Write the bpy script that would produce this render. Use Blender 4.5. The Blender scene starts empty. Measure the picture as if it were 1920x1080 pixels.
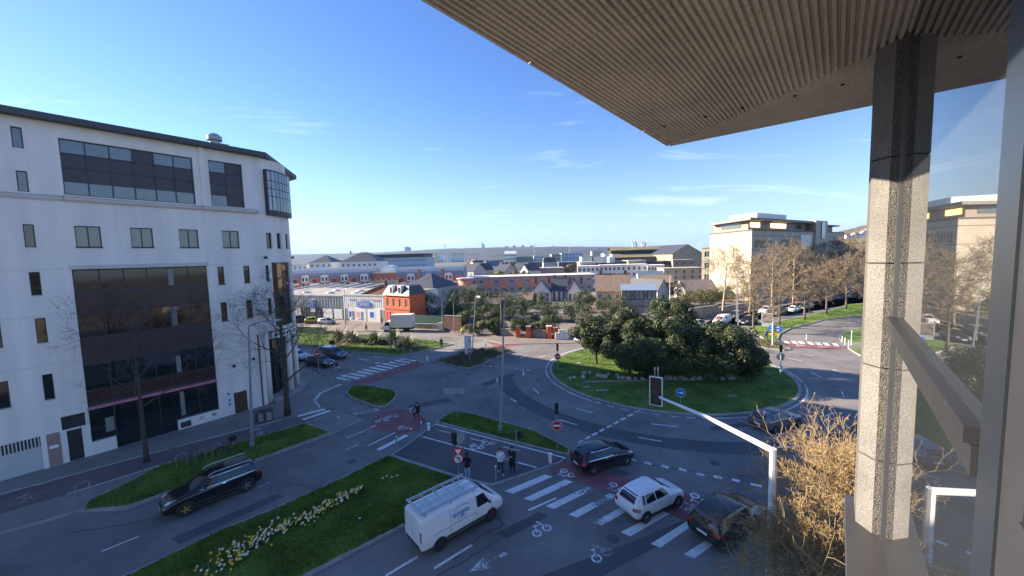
import bpy, bmesh, math, random
from mathutils import Vector, Matrix, noise
from mathutils.bvhtree import BVHTree
sc = bpy.context.scene
RN = random.Random(11); HAZE = 0.000085
rad = math.radians
# ---------------------------------------------------------------- camera
EYE = Vector((0, 0, 14.0)); FOC = 720.0            # focal length in pixels of a 1920 wide frame
PITCH = math.atan(58 / 720.0); ROLL = 0.027
FW = Vector((0, math.cos(PITCH), -math.sin(PITCH)))
_r0 = Vector((1, 0, 0)); _u0 = Vector((0, math.sin(PITCH), math.cos(PITCH)))
RT = _r0 * math.cos(ROLL) - _u0 * math.sin(ROLL); UP = _u0 * math.cos(ROLL) + _r0 * math.sin(ROLL)
cam = bpy.data.cameras.new('camera'); camo = bpy.data.objects.new('camera', cam); sc.collection.objects.link(camo)
cam.sensor_width = 36.0; cam.lens = 36.0 * FOC / 1920.0; cam.clip_start = 0.05; cam.clip_end = 20000
camo.matrix_world = Matrix(((RT.x, UP.x, -FW.x, EYE.x), (RT.y, UP.y, -FW.y, EYE.y), (RT.z, UP.z, -FW.z, EYE.z), (0, 0, 0, 1)))
sc.camera = camo
# ---------------------------------------------------------------- sky and sun
SUN_EL = rad(23); SUNH = Vector((-0.96, 0.275)).normalized()
wd = bpy.data.worlds.new('World'); sc.world = wd; wd.use_nodes = True
wn = wd.node_tree.nodes; wl = wd.node_tree.links; wn.clear()
wo = wn.new('ShaderNodeOutputWorld'); bg = wn.new('ShaderNodeBackground'); sky = wn.new('ShaderNodeTexSky')
sky.sky_type = 'NISHITA'; sky.sun_disc = False; sky.sun_elevation = SUN_EL
sky.sun_rotation = math.atan2(SUNH.x, SUNH.y)
sky.air_density = 1.0; sky.dust_density = 0.05; sky.ozone_density = 3.0; sky.altitude = 0
bg.inputs['Strength'].default_value = 0.080
# thin cirrus wisps mixed over the clear sky
tc = wn.new('ShaderNodeTexCoord'); sep = wn.new('ShaderNodeSeparateXYZ'); wl.new(tc.outputs['Generated'], sep.inputs[0])
def wmath(op, a, b=None):
    n = wn.new('ShaderNodeMath'); n.operation = op
    for i, q in enumerate((a, b)):
        if q is None: continue
        if isinstance(q, (int, float)): n.inputs[i].default_value = q
        else: wl.new(q, n.inputs[i])
    return n.outputs[0]
zc_ = wmath('MAXIMUM', sep.outputs[2], 0.02)
cx_ = wmath('DIVIDE', sep.outputs[0], wmath('ADD', zc_, 0.12)); cy_ = wmath('DIVIDE', sep.outputs[1], wmath('ADD', zc_, 0.12))
cmb = wn.new('ShaderNodeCombineXYZ'); wl.new(cx_, cmb.inputs[0]); wl.new(cy_, cmb.inputs[1])
mp = wn.new('ShaderNodeMapping'); mp.inputs['Rotation'].default_value = (0, 0, 0.15); mp.inputs['Scale'].default_value = (0.62, 1.75, 1); mp.inputs['Location'].default_value = (3.1, 1.35, 0)
wl.new(cmb.outputs[0], mp.inputs[0])
nz = wn.new('ShaderNodeTexNoise'); nz.inputs['Scale'].default_value = 1.0; nz.inputs['Detail'].default_value = 7; nz.inputs['Roughness'].default_value = 0.58; nz.inputs['Distortion'].default_value = 0.6
wl.new(mp.outputs[0], nz.inputs['Vector'])
rmp = wn.new('ShaderNodeValToRGB'); rmp.color_ramp.elements[0].position = 0.575; rmp.color_ramp.elements[1].position = 0.85
wl.new(nz.outputs['Fac'], rmp.inputs['Fac'])
mixc = wn.new('ShaderNodeMix'); mixc.data_type = 'RGBA'
wl.new(wmath('MULTIPLY', rmp.outputs[0], 0.75), mixc.inputs['Factor']); hs = wn.new('ShaderNodeHueSaturation'); hs.inputs['Saturation'].default_value = 1.18; hs.inputs['Hue'].default_value = 0.515; wl.new(sky.outputs[0], hs.inputs['Color']); hzf = wn.new('ShaderNodeMapRange'); hzf.inputs['From Min'].default_value = 0.42; hzf.inputs['From Max'].default_value = -0.02; wl.new(sep.outputs[2], hzf.inputs['Value']); hzp = wmath('MULTIPLY', wmath('POWER', hzf.outputs[0], 2.6), 0.95); mixh = wn.new('ShaderNodeMix'); mixh.data_type = 'RGBA'; wl.new(hzp, mixh.inputs['Factor']); wl.new(hs.outputs[0], mixh.inputs['A']); mixh.inputs['B'].default_value = (2.1, 2.75, 3.6, 1); wl.new(mixh.outputs['Result'], mixc.inputs['A']); mixc.inputs['B'].default_value = (5.6, 6.2, 6.8, 1)
wl.new(mixc.outputs['Result'], bg.inputs['Color']); wl.new(bg.outputs[0], wo.inputs['Surface'])
sun = bpy.data.lights.new('sun', 'SUN'); sun.energy = 5.0; sun.angle = rad(0.5); sun.color = (1.0, 0.86, 0.68)
suno = bpy.data.objects.new('sun', sun); sc.collection.objects.link(suno)
SDIR = Vector((SUNH.x * math.cos(SUN_EL), SUNH.y * math.cos(SUN_EL), math.sin(SUN_EL)))
suno.rotation_euler = SDIR.to_track_quat('Z', 'Y').to_euler(); suno.location = (-40, 10, 60)
vs = sc.view_settings; sc.display_settings.display_device = 'sRGB'; vs.view_transform = 'Standard'; vs.look = 'None'; vs.exposure = 1.7; vs.gamma = 1.0; vs.use_curve_mapping = False
sc.cycles.use_denoising = True
try: sc.cycles.denoiser = 'OPENIMAGEDENOISE'
except Exception: pass
sc.cycles.max_bounces = 8; sc.cycles.transparent_max_bounces = 8; sc.cycles.volume_bounces = 0
sc.cycles.caustics_reflective = False; sc.cycles.caustics_refractive = False; sc.cycles.sample_clamp_indirect = 6.0

# ---------------------------------------------------------------- survey helpers: where the sight line through a pixel meets the place
def ray(px, py): return FW * FOC + RT * (px - 960) - UP * (py - 540)
def G(px, py, z=0.0):
    d = ray(px, py); t = (z - EYE.z) / d.z; p = EYE + d * t; return Vector((p.x, p.y, z))
def at(px, py, Y):
    d = ray(px, py); return EYE + d * (Y / d.y)
# ---------------------------------------------------------------- mesh helpers
def col_link(o): sc.collection.objects.link(o); return o
def tag(o, label=None, cat=None, group=None, kind=None):
    if label: o['label'] = label
    if cat: o['category'] = cat
    if group: o['group'] = group
    if kind: o['kind'] = kind
    return o
def thing(name, label, cat, loc=(0, 0, 0), rz=0.0, group=None):
    o = col_link(bpy.data.objects.new(name, None)); o.empty_display_size = 0.3
    o.location = loc; o.rotation_euler = (0, 0, rz); return tag(o, label, cat, group)
def V3(p): return Vector(p)
class MB:
    def __init__(s): s.v = []; s.f = []; s.m = []
    def add(s, vs_, fs, mi=0):
        b = len(s.v); s.v += [tuple(q) for q in vs_]
        for f in fs: s.f.append(tuple(b + i for i in f)); s.m.append(mi)
    def quad(s, a, b, c, d, mi=0): s.add([a, b, c, d], [(0, 1, 2, 3)], mi)
    def tri(s, a, b, c, mi=0): s.add([a, b, c], [(0, 1, 2)], mi)
    def poly(s, pts, mi=0): s.add(pts, [tuple(range(len(pts)))], mi)
    def box(s, c, d, rz=0.0, mi=0, taper=1.0):
        x, y, z = d[0] / 2, d[1] / 2, d[2] / 2; cs, sn = math.cos(rz), math.sin(rz); vs_ = []
        for k, (a, b, e) in enumerate([(-1, -1, -1), (1, -1, -1), (1, 1, -1), (-1, 1, -1), (-1, -1, 1), (1, -1, 1), (1, 1, 1), (-1, 1, 1)]):
            t = taper if e > 0 else 1; px, py = a * x * t, b * y * t
            vs_.append((c[0] + px * cs - py * sn, c[1] + px * sn + py * cs, c[2] + e * z))
        s.add(vs_, [(0, 3, 2, 1), (4, 5, 6, 7), (0, 1, 5, 4), (1, 2, 6, 5), (2, 3, 7, 6), (3, 0, 4, 7)], mi)
    def obox(s, o, u, w, h, mi=0):          # box spanned by three vectors from corner o
        o, u, w, h = map(Vector, (o, u, w, h)); p = [o, o + u, o + u + w, o + w]; p += [q + h for q in p]
        f = [(0, 3, 2, 1), (4, 5, 6, 7), (0, 1, 5, 4), (1, 2, 6, 5), (2, 3, 7, 6), (3, 0, 4, 7)]
        if u.cross(w).dot(h) < 0: f = [tuple(reversed(q)) for q in f]
        s.add(p, f, mi)
    def prism(s, pts, z0, z1, mi=0, cap=True, mside=None):
        n = len(pts); ar = sum(pts[i][0] * pts[(i + 1) % n][1] - pts[(i + 1) % n][0] * pts[i][1] for i in range(n))
        if ar < 0: pts = list(reversed(pts))
        vs_ = [(p[0], p[1], z0) for p in pts] + [(p[0], p[1], z1) for p in pts]
        s.add(vs_, [(i, (i + 1) % n, n + (i + 1) % n, n + i) for i in range(n)], mi if mside is None else mside)
        if cap: s.add(vs_, [tuple(range(n, 2 * n)), tuple(reversed(range(n)))], mi)
    def tube(s, pts, rs, n=6, mi=0, cap=True):
        pts = [Vector(p) for p in pts]; k = len(pts)
        if isinstance(rs, (int, float)): rs = [rs] * k
        vs_ = []; prev = None
        for i in range(k):
            t = (pts[min(i + 1, k - 1)] - pts[max(i - 1, 0)]); t = t.normalized() if t.length > 1e-9 else Vector((0, 0, 1))
            if prev is None: a = t.orthogonal().normalized()
            else:
                a = prev - t * prev.dot(t); a = a.normalized() if a.length > 1e-6 else t.orthogonal().normalized()
            prev = a; b = t.cross(a)
            for j in range(n):
                w = 2 * math.pi * j / n; vs_.append(pts[i] + (a * math.cos(w) + b * math.sin(w)) * rs[i])
        fs = [(i * n + j, i * n + (j + 1) % n, (i + 1) * n + (j + 1) % n, (i + 1) * n + j) for i in range(k - 1) for j in range(n)]
        if cap and n > 2: fs += [tuple(reversed(range(n))), tuple(range((k - 1) * n, k * n))]
        s.add(vs_, fs, mi)
    def lathe(s, prof, c=(0, 0, 0), n=16, axis='z', mi=0, cap=True):
        vs_ = []
        for r, h in prof:
            for j in range(n):
                w = 2 * math.pi * j / n; x, y = r * math.cos(w), r * math.sin(w)
                q = (x, y, h) if axis == 'z' else ((x, h, y) if axis == 'y' else (h, x, y))
                vs_.append((c[0] + q[0], c[1] + q[1], c[2] + q[2]))
        k = len(prof); fs = [(i * n + j, i * n + (j + 1) % n, (i + 1) * n + (j + 1) % n, (i + 1) * n + j) for i in range(k - 1) for j in range(n)]
        if cap: fs += [tuple(reversed(range(n))), tuple(range((k - 1) * n, k * n))]
        s.add(vs_, fs, mi)
    def ball(s, c, r, n=10, m=6, mi=0):
        if isinstance(r, (int, float)): r = (r, r, r)
        vs_ = [(c[0], c[1], c[2] - r[2])]
        for i in range(1, m):
            a = -math.pi / 2 + math.pi * i / m
            for j in range(n):
                w = 2 * math.pi * j / n; vs_.append((c[0] + r[0] * math.cos(a) * math.cos(w), c[1] + r[1] * math.cos(a) * math.sin(w), c[2] + r[2] * math.sin(a)))
        vs_.append((c[0], c[1], c[2] + r[2])); L = len(vs_) - 1
        fs = [(0, 1 + (j + 1) % n, 1 + j) for j in range(n)]
        for i in range(m - 2):
            fs += [(1 + i * n + j, 1 + i * n + (j + 1) % n, 1 + (i + 1) * n + (j + 1) % n, 1 + (i + 1) * n + j) for j in range(n)]
        fs += [(L, 1 + (m - 2) * n + j, 1 + (m - 2) * n + (j + 1) % n) for j in range(n)]
        s.add(vs_, fs, mi)
    def mesh(s, name, mats, smooth=False):
        me = bpy.data.meshes.new(name); me.from_pydata(s.v, [], s.f)
        for q in (mats if isinstance(mats, (list, tuple)) else [mats]): me.materials.append(q)
        if len(me.materials) > 1: me.polygons.foreach_set('material_index', s.m)
        if smooth: me.polygons.foreach_set('use_smooth', [True] * len(me.polygons))
        me.update(); return me
    def build(s, name, mats, parent=None, smooth=False):
        o = col_link(bpy.data.objects.new(name, s.mesh(name, mats, smooth)))
        if parent is not None: o.parent = parent
        return o
def mesh_obj(name, me, parent=None, loc=None, rot=None):
    o = col_link(bpy.data.objects.new(name, me))
    if parent is not None: o.parent = parent
    if loc is not None: o.location = loc
    if rot is not None: o.rotation_euler = rot
    return o
def part(name, mats, parent, fn, smooth=False):
    m = MB(); fn(m); return m.build(name, mats, parent, smooth)
def baked(o):                              # apply the modifiers of a new object
    dg = bpy.context.evaluated_depsgraph_get(); dg.update()
    me = bpy.data.meshes.new_from_object(o.evaluated_get(dg)); o.modifiers.clear(); o.data = me; return o
def text(name, s, size, m, parent, loc, rot, ext=0.004, sx=1.0, align='CENTER', shear=0.0):
    cu = bpy.data.curves.new(name, 'FONT'); cu.body = s; cu.size = size; cu.extrude = ext; cu.align_x = align; cu.align_y = 'CENTER'; cu.shear = shear; cu.resolution_u = 3
    o = col_link(bpy.data.objects.new(name, cu)); dg = bpy.context.evaluated_depsgraph_get(); dg.update()
    me = bpy.data.meshes.new_from_object(o.evaluated_get(dg)); bpy.data.objects.remove(o)
    me.materials.clear(); me.materials.append(m); t = mesh_obj(name, me, parent, loc, rot); t.scale = (sx, 1, 1); return t
def copy_tree(o, parent=None):
    c = col_link(o.copy()); c.parent = parent
    for ch in list(o.children): copy_tree(ch, c)
    return c
ORD = ['first', 'second', 'third', 'fourth', 'fifth', 'sixth', 'seventh', 'eighth', 'ninth', 'tenth', 'eleventh', 'twelfth', 'thirteenth', 'fourteenth', 'fifteenth', 'sixteenth', 'seventeenth', 'eighteenth', 'nineteenth', 'twentieth', 'twenty-first', 'twenty-second', 'twenty-third', 'twenty-fourth', 'twenty-fifth', 'twenty-sixth', 'twenty-seventh', 'twenty-eighth']
# ---------------------------------------------------------------- materials
MT = {}
def M(name, col, rough=0.75, var=0.18, scale=1.5, bump=0.0, bscale=25.0, metal=0.0, coat=0.0, spec=0.5, ior=1.5, world=False, col2=None, speck=0.0, spscale=180.0, streak=False, detail=5, patch=None):
    if name in MT: return MT[name]
    m = bpy.data.materials.new(name); m.use_nodes = True; nt = m.node_tree; N = nt.nodes; L = nt.links
    b = N['Principled BSDF']; b.inputs['Roughness'].default_value = rough; b.inputs['Metallic'].default_value = metal; b.inputs['Coat Weight'].default_value = coat
    b.inputs['Coat Roughness'].default_value = 0.04
    b.inputs['Specular IOR Level'].default_value = spec; b.inputs['IOR'].default_value = ior
    if world: src = N.new('ShaderNodeNewGeometry').outputs['Position']
    else: src = N.new('ShaderNodeTexCoord').outputs['Object']
    if streak:
        mpn = N.new('ShaderNodeMapping'); mpn.inputs['Scale'].default_value = (1, 1, 0.12); L.new(src, mpn.inputs[0]); srcv = mpn.outputs[0]
    else: srcv = src
    c1 = [min(1, x * (1 - var)) for x in col]; c2 = [min(1, x * (1 + var)) for x in (col2 or col)]
    n = N.new('ShaderNodeTexNoise'); n.inputs['Scale'].default_value = scale; n.inputs['Detail'].default_value = detail; n.inputs['Roughness'].default_value = 0.6; L.new(srcv, n.inputs['Vector'])
    r = N.new('ShaderNodeValToRGB'); r.color_ramp.elements[0].position = 0.32; r.color_ramp.elements[1].position = 0.68
    r.color_ramp.elements[0].color = (*c1, 1); r.color_ramp.elements[1].color = (*c2, 1); L.new(n.outputs['Fac'], r.inputs['Fac']); out = r.outputs['Color']
    if patch:
        n4 = N.new('ShaderNodeTexNoise'); n4.inputs['Scale'].default_value = patch[2]; n4.inputs['Detail'].default_value = 6; n4.inputs['Roughness'].default_value = 0.65; L.new(src, n4.inputs['Vector'])
        mp4 = N.new('ShaderNodeMapRange'); mp4.inputs['From Min'].default_value = patch[1]; mp4.inputs['From Max'].default_value = patch[1] + 0.12; mp4.inputs['To Max'].default_value = 0.85; L.new(n4.outputs['Fac'], mp4.inputs['Value'])
        m4 = N.new('ShaderNodeMix'); m4.data_type = 'RGBA'; L.new(mp4.outputs[0], m4.inputs['Factor']); L.new(out, m4.inputs['A']); m4.inputs['B'].default_value = (*patch[0], 1); out = m4.outputs['Result']
    if speck > 0:
        n2 = N.new('ShaderNodeTexNoise'); n2.inputs['Scale'].default_value = spscale; n2.inputs['Detail'].default_value = 2; L.new(src, n2.inputs['Vector'])
        mr = N.new('ShaderNodeMapRange'); mr.inputs['From Min'].default_value = 0.3; mr.inputs['From Max'].default_value = 0.7; mr.inputs['To Min'].default_value = 1 - speck; mr.inputs['To Max'].default_value = 1 + speck
        L.new(n2.outputs['Fac'], mr.inputs['Value']); mx = N.new('ShaderNodeMix'); mx.data_type = 'RGBA'; mx.blend_type = 'MULTIPLY'; mx.inputs['Factor'].default_value = 1
        L.new(out, mx.inputs['A']); L.new(mr.outputs[0], mx.inputs['B']); out = mx.outputs['Result']
    L.new(out, b.inputs['Base Color'])
    if bump > 0:
        n3 = N.new('ShaderNodeTexNoise'); n3.inputs['Scale'].default_value = bscale; n3.inputs['Detail'].default_value = 4; L.new(src, n3.inputs['Vector'])
        bp = N.new('ShaderNodeBump'); bp.inputs['Strength'].default_value = bump; bp.inputs['Distance'].default_value = 0.02; L.new(n3.outputs['Fac'], bp.inputs['Height']); L.new(bp.outputs[0], b.inputs['Normal'])
    MT[name] = m; return m
def glow(name, col, st):
    m = bpy.data.materials.new(name); m.use_nodes = True; b = m.node_tree.nodes['Principled BSDF']; b.inputs['Base Color'].default_value = (*col, 1)
    b.inputs['Emission Color'].default_value = (*col, 1); b.inputs['Emission Strength'].default_value = st; return m
asphalt = M('asphalt', (0.172, 0.158, 0.146), 0.85, 0.36, 0.16, 0.25, 60, world=True, speck=0.22, spscale=26, detail=8, patch=((0.215, 0.198, 0.182), 0.55, 0.45))
asphalt_dark = M('asphalt_dark', (0.082, 0.083, 0.086), 0.85, 0.18, 0.3, 0.25, 60, world=True, speck=0.2, spscale=30)
asphalt_pave = M('asphalt_pavement', (0.22, 0.205, 0.185), 0.9, 0.16, 0.35, 0.2, 60, world=True, speck=0.2, spscale=22)
bikeway = M('bikeway_asphalt', (0.145, 0.112, 0.112), 0.88, 0.15, 0.4, 0.2, 60, world=True, speck=0.2, spscale=24)
red_surf = M('red_surfacing', (0.23, 0.085, 0.09), 0.9, 0.25, 0.8, 0.2, 60, world=True, speck=0.25, spscale=20)
paint = M('road_paint', (0.66, 0.66, 0.64), 0.7, 0.12, 3.0, world=True, speck=0.12, spscale=14)
def worn(m, w0=0.76, w1=0.92):
    nt = m.node_tree; N = nt.nodes; L = nt.links; b = N['Principled BSDF']; out = N['Material Output']
    g = N.new('ShaderNodeNewGeometry'); n = N.new('ShaderNodeTexNoise'); n.inputs['Scale'].default_value = 5.5; n.inputs['Detail'].default_value = 6; n.inputs['Roughness'].default_value = 0.75; L.new(g.outputs['Position'], n.inputs['Vector'])
    n2 = N.new('ShaderNodeTexNoise'); n2.inputs['Scale'].default_value = 0.35; L.new(g.outputs['Position'], n2.inputs['Vector'])
    ad = N.new('ShaderNodeMath'); ad.operation = 'ADD'; L.new(n.outputs['Fac'], ad.inputs[0]); L.new(n2.outputs['Fac'], ad.inputs[1])
    mr = N.new('ShaderNodeMapRange'); mr.inputs['From Min'].default_value = w0; mr.inputs['From Max'].default_value = w1; L.new(ad.outputs[0], mr.inputs['Value'])
    t = N.new('ShaderNodeBsdfTransparent'); mx = N.new('ShaderNodeMixShader'); L.new(mr.outputs[0], mx.inputs[0]); L.new(t.outputs[0], mx.inputs[1]); L.new(b.outputs[0], mx.inputs[2]); L.new(mx.outputs[0], out.inputs['Surface'])
worn(paint)
paint_old = M('road_paint_old', (0.66, 0.66, 0.64), 0.75, 0.15, 3.0, world=True, speck=0.2, spscale=14); worn(paint_old, 0.82, 1.05)
kerbm = M('kerb_granite', (0.30, 0.285, 0.265), 0.85, 0.2, 1.2, 0.2, 40, world=True, speck=0.2, spscale=30)
grassm = M('grass_lawn', (0.085, 0.155, 0.020), 0.95, 0.45, 0.45, 0.6, 30, world=True, col2=(0.115, 0.185, 0.026), speck=0.35, spscale=9, detail=8, patch=((0.13, 0.115, 0.05), 0.57, 0.55))
grassb = M('grass_blades', (0.118, 0.20, 0.020), 0.8, 0.4, 0.5, world=True, col2=(0.16, 0.235, 0.028))
groundm = M('ground_urban', (0.11, 0.105, 0.085), 0.95, 0.25, 0.02, world=True)
soilm = M('soil', (0.24, 0.17, 0.115), 0.95, 0.3, 1.5, 0.4, 30, world=True, speck=0.3, spscale=12)
render_w = M('render_offwhite', (0.76, 0.70, 0.645), 0.9, 0.11, 0.7, 0.15, 60, streak=True, speck=0.07, spscale=40)
render_g = M('render_trim', (0.55, 0.52, 0.50), 0.9, 0.08, 0.8, streak=True)
concrete = M('concrete_ribbed', (0.70, 0.615, 0.495), 0.92, 0.16, 1.3, 0.35, 45, speck=0.18, spscale=60)
pebble = M('pebbledash', (0.165, 0.153, 0.136), 0.9, 0.14, 2.0, 1.0, 120, speck=0.75, spscale=115)
pebble_s = M('concrete_chamfer', (0.185, 0.175, 0.160), 0.9, 0.16, 2.0, 0.5, 120, speck=0.4, spscale=130)
alu = M('grey_aluminium', (0.13, 0.135, 0.145), 0.45, 0.08, 2.0, metal=0.6)
alu_dark = M('dark_window_frame', (0.035, 0.035, 0.040), 0.5, 0.15, 2.0)
gasket = M('black_gasket', (0.015, 0.015, 0.016), 0.7, 0.1)
glass_d = M('window_glass_dark', (0.012, 0.014, 0.018), 0.03, 0.2, 0.6, spec=0.5, ior=1.75)
glass_near = M('window_glass_near', (0.035, 0.038, 0.042), 0.015, 0.1, 0.6, spec=0.5, ior=2.3)
glass_b = M('window_glass_bronze', (0.022, 0.012, 0.009), 0.05, 0.3, 0.5, spec=0.5, ior=1.7)
glass_sky = M('window_glass_grey', (0.11, 0.125, 0.135), 0.12, 0.15, 0.7, spec=0.5, ior=1.8)
spandrel = M('plum_spandrel', (0.045, 0.032, 0.042), 0.35, 0.15, 1.0, spec=0.4)
zinc_dark = M('dark_zinc_roof', (0.055, 0.058, 0.062), 0.6, 0.15, 0.6)
steel = M('galvanised_steel', (0.34, 0.35, 0.36), 0.5, 0.12, 2.0, metal=0.5)
pole_g = M('grey_pole_paint', (0.26, 0.28, 0.30), 0.55, 0.12, 1.5)
white_p = M('white_painted_metal', (0.78, 0.77, 0.74), 0.45, 0.05, 1.0)
black_p = M('black_painted_metal', (0.016, 0.016, 0.018), 0.5, 0.15, 2.0)
sign_red = M('sign_red', (0.55, 0.02, 0.025), 0.4, 0.05); sign_white = M('sign_white', (0.80, 0.80, 0.79), 0.4, 0.04); sign_blue = M('sign_blue', (0.02, 0.13, 0.55), 0.4, 0.05)
sign_yel = M('sign_yellow', (0.75, 0.42, 0.03), 0.4, 0.05); sign_back = M('sign_back_grey', (0.34, 0.35, 0.36), 0.5, 0.08, metal=0.3)
tyre = M('tyre_rubber', (0.018, 0.018, 0.019), 0.8, 0.2, 6); rimm = M('alloy_rim', (0.42, 0.43, 0.45), 0.35, 0.08, metal=0.85); rimd = M('steel_rim_black', (0.05, 0.05, 0.055), 0.5, 0.1, metal=0.3); rimgold = M('gold_rim', (0.62, 0.40, 0.10), 0.35, 0.08, metal=0.7)
car_glass = M('car_glass', (0.010, 0.012, 0.015), 0.04, 0.1, ior=1.6); trim = M('black_plastic_trim', (0.022, 0.022, 0.024), 0.6, 0.12, 4)
lamp_red = M('tail_lamp_red', (0.42, 0.012, 0.015), 0.25, 0.08); lamp_clear = M('headlamp_clear', (0.62, 0.64, 0.66), 0.15, 0.06, metal=0.3); chrome = M('chrome_strip', (0.65, 0.67, 0.70), 0.15, 0.03, metal=0.9)
plate_m = M('number_plate_white', (0.72, 0.72, 0.70), 0.5, 0.03)
bark_dark = M('bark_dark', (0.062, 0.050, 0.042), 0.95, 0.3, 4, 0.4, 20); bark_pale = M('bark_plane_tree', (0.34, 0.27, 0.165), 0.9, 0.35, 2.5, 0.3, 20, col2=(0.36, 0.29, 0.19)); bark_br = M('bark_brown', (0.16, 0.115, 0.080), 0.95, 0.3, 3, 0.3, 20)
twig_br = M('twigs_brown', (0.21, 0.155, 0.095), 0.9, 0.3, 1.2); twig_dk = M('twigs_dark', (0.075, 0.060, 0.050), 0.9, 0.3, 2); twig_gold = M('twigs_golden', (0.33, 0.235, 0.11), 0.85, 0.3, 2.5); catkin = M('catkins_tan', (0.38, 0.26, 0.14), 0.9, 0.3, 5)
leaf_dk = M('leaf_dark_glossy', (0.022, 0.040, 0.013), 0.5, 0.4, 1.2, spec=0.3); leaf_md = M('leaf_mid', (0.060, 0.088, 0.020), 0.5, 0.35, 1.5); leaf_yl = M('leaf_bronze', (0.17, 0.135, 0.040), 0.5, 0.3, 2)
leaf_hedge = M('leaf_hedge', (0.085, 0.13, 0.030), 0.7, 0.35, 1.5); leaf_flax = M('leaf_flax', (0.165, 0.185, 0.075), 0.5, 0.3, 1.5); leaf_olive = M('leaf_olive_scrub', (0.19, 0.155, 0.06), 0.8, 0.35, 0.8)
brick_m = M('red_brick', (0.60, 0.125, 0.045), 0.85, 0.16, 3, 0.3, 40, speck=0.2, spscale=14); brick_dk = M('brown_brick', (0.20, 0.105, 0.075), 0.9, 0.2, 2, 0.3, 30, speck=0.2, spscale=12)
slate = M('slate_roof', (0.060, 0.066, 0.080), 0.55, 0.2, 2, 0.2, 20); tile_r = M('clay_tile_roof', (0.26, 0.125, 0.075), 0.85, 0.25, 1.5, 0.3, 12); tile_b = M('brown_tile_roof', (0.20, 0.145, 0.105), 0.9, 0.22, 1.5, 0.3, 12)
stone_c = M('cream_limestone', (0.43, 0.375, 0.29), 0.85, 0.08, 0.5, 0.15, 30, speck=0.06, spscale=8); stone_w = M('white_render', (0.74, 0.72, 0.68), 0.85, 0.06, 0.4); stone_y = M('sand_render', (0.56, 0.46, 0.30), 0.9, 0.08, 0.5)
grey_r = M('grey_render', (0.42, 0.41, 0.41), 0.9, 0.1, 0.4); pink_r = M('salmon_render', (0.66, 0.26, 0.17), 0.85, 0.08, 0.5); taupe = M('taupe_cladding', (0.34, 0.265, 0.205), 0.8, 0.08, 0.5)
blue_zinc = M('blue_zinc_barrel_roof', (0.135, 0.175, 0.235), 0.45, 0.1, 0.3, metal=0.2); clad_g = M('grey_steel_cladding', (0.33, 0.355, 0.365), 0.5, 0.06, 0.3, metal=0.15); clad_w = M('white_steel_cladding', (0.80, 0.79, 0.76), 0.5, 0.04, 0.3)
moss = M('mossy_roof', (0.20, 0.175, 0.095), 0.95, 0.3, 0.15, world=True); flat_roof = M('flat_roof_gravel', (0.27, 0.25, 0.225), 0.95, 0.15, 0.3)
# ================================================================ the setting: ground, roads, islands, markings
def struct(o): o['kind'] = 'structure'; return o
def chaikin(pts, k=2, keep=()):
    for _ in range(k):
        q = []
        for i in range(len(pts)):
            a, b = Vector(pts[i]), Vector(pts[(i + 1) % len(pts)]); q += [a * 0.75 + b * 0.25, a * 0.25 + b * 0.75]
        pts = q
    return pts
def area2(p): return sum(p[i][0] * p[(i + 1) % len(p)][1] - p[(i + 1) % len(p)][0] * p[i][1] for i in range(len(p)))
def inset(pts, w):
    if area2(pts) < 0: pts = list(reversed(pts))
    out = []; n = len(pts)
    for i in range(n):
        a, b, c = (Vector(pts[j][:2]) for j in (i - 1, i, (i + 1) % n)); e1 = (b - a).normalized(); e2 = (c - b).normalized()
        n1 = Vector((-e1.y, e1.x)); n2 = Vector((-e2.y, e2.x)); m = n1 + n2; m = m / max(m.dot(n1), 0.5) if m.length > 1e-6 else n1
        out.append(b + m * w)
    return [p[:2] if not isinstance(p, Vector) else p.to_2d() for p in pts], out
def inpoly(x, y, p):
    r = False; j = len(p) - 1
    for i in range(len(p)):
        if (p[i][1] > y) != (p[j][1] > y) and x < (p[j][0] - p[i][0]) * (y - p[i][1]) / (p[j][1] - p[i][1]) + p[i][0]: r = not r
        j = i
    return r
def GP(lst): return [G(*q) for q in lst]
def fill(pts, z):                          # triangulated polygon (may be concave)
    bm = bmesh.new(); vs_ = [bm.verts.new((p[0], p[1], z)) for p in pts]; f = bm.faces.new(vs_); bmesh.ops.triangulate(bm, faces=[f]); bm.normal_update()
    r = ([tuple(v.co) for v in bm.verts], [tuple(v.index for v in q.verts) for q in bm.faces]); bm.verts.index_update()
    r = ([tuple(v.co) for v in bm.verts], [tuple(v.index for v in q.verts) for q in bm.faces])
    up = sum(q.normal.z for q in bm.faces); bm.free()
    return r if up >= 0 else (r[0], [tuple(reversed(q)) for q in r[1]])
POLY = {}
def island(name, pts, mat_top, h=0.12, kw=0.16, smooth=0, kerb=kerbm):
    pts = [Vector(p[:2]) for p in pts]
    if smooth: pts = chaikin(pts, smooth)
    outer, inner = inset(pts, kw); POLY[name] = inner
    m = MB(); v, f = fill(inner, h - 0.02 if kw > 0 else h); m.add(v, f); o = struct(m.build(name, mat_top)); n = len(outer)
    k = MB()
    for i in range(n):
        j = (i + 1) % n; a, b, c, d = outer[i], outer[j], inner[j], inner[i]
        k.quad((a.x, a.y, -0.02), (b.x, b.y, -0.02), (b.x, b.y, h), (a.x, a.y, h)); k.quad((a.x, a.y, h), (b.x, b.y, h), (c.x, c.y, h), (d.x, d.y, h)); k.quad((d.x, d.y, h), (c.x, c.y, h), (c.x, c.y, -0.02), (d.x, d.y, -0.02))
    k.build('kerb', kerb, o); return o
def sheet(name, pts, mat_, z, parent):
    m = MB(); v, f = fill([Vector(p[:2]) for p in pts], z); m.add(v, f); return m.build(name, mat_, parent)
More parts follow.
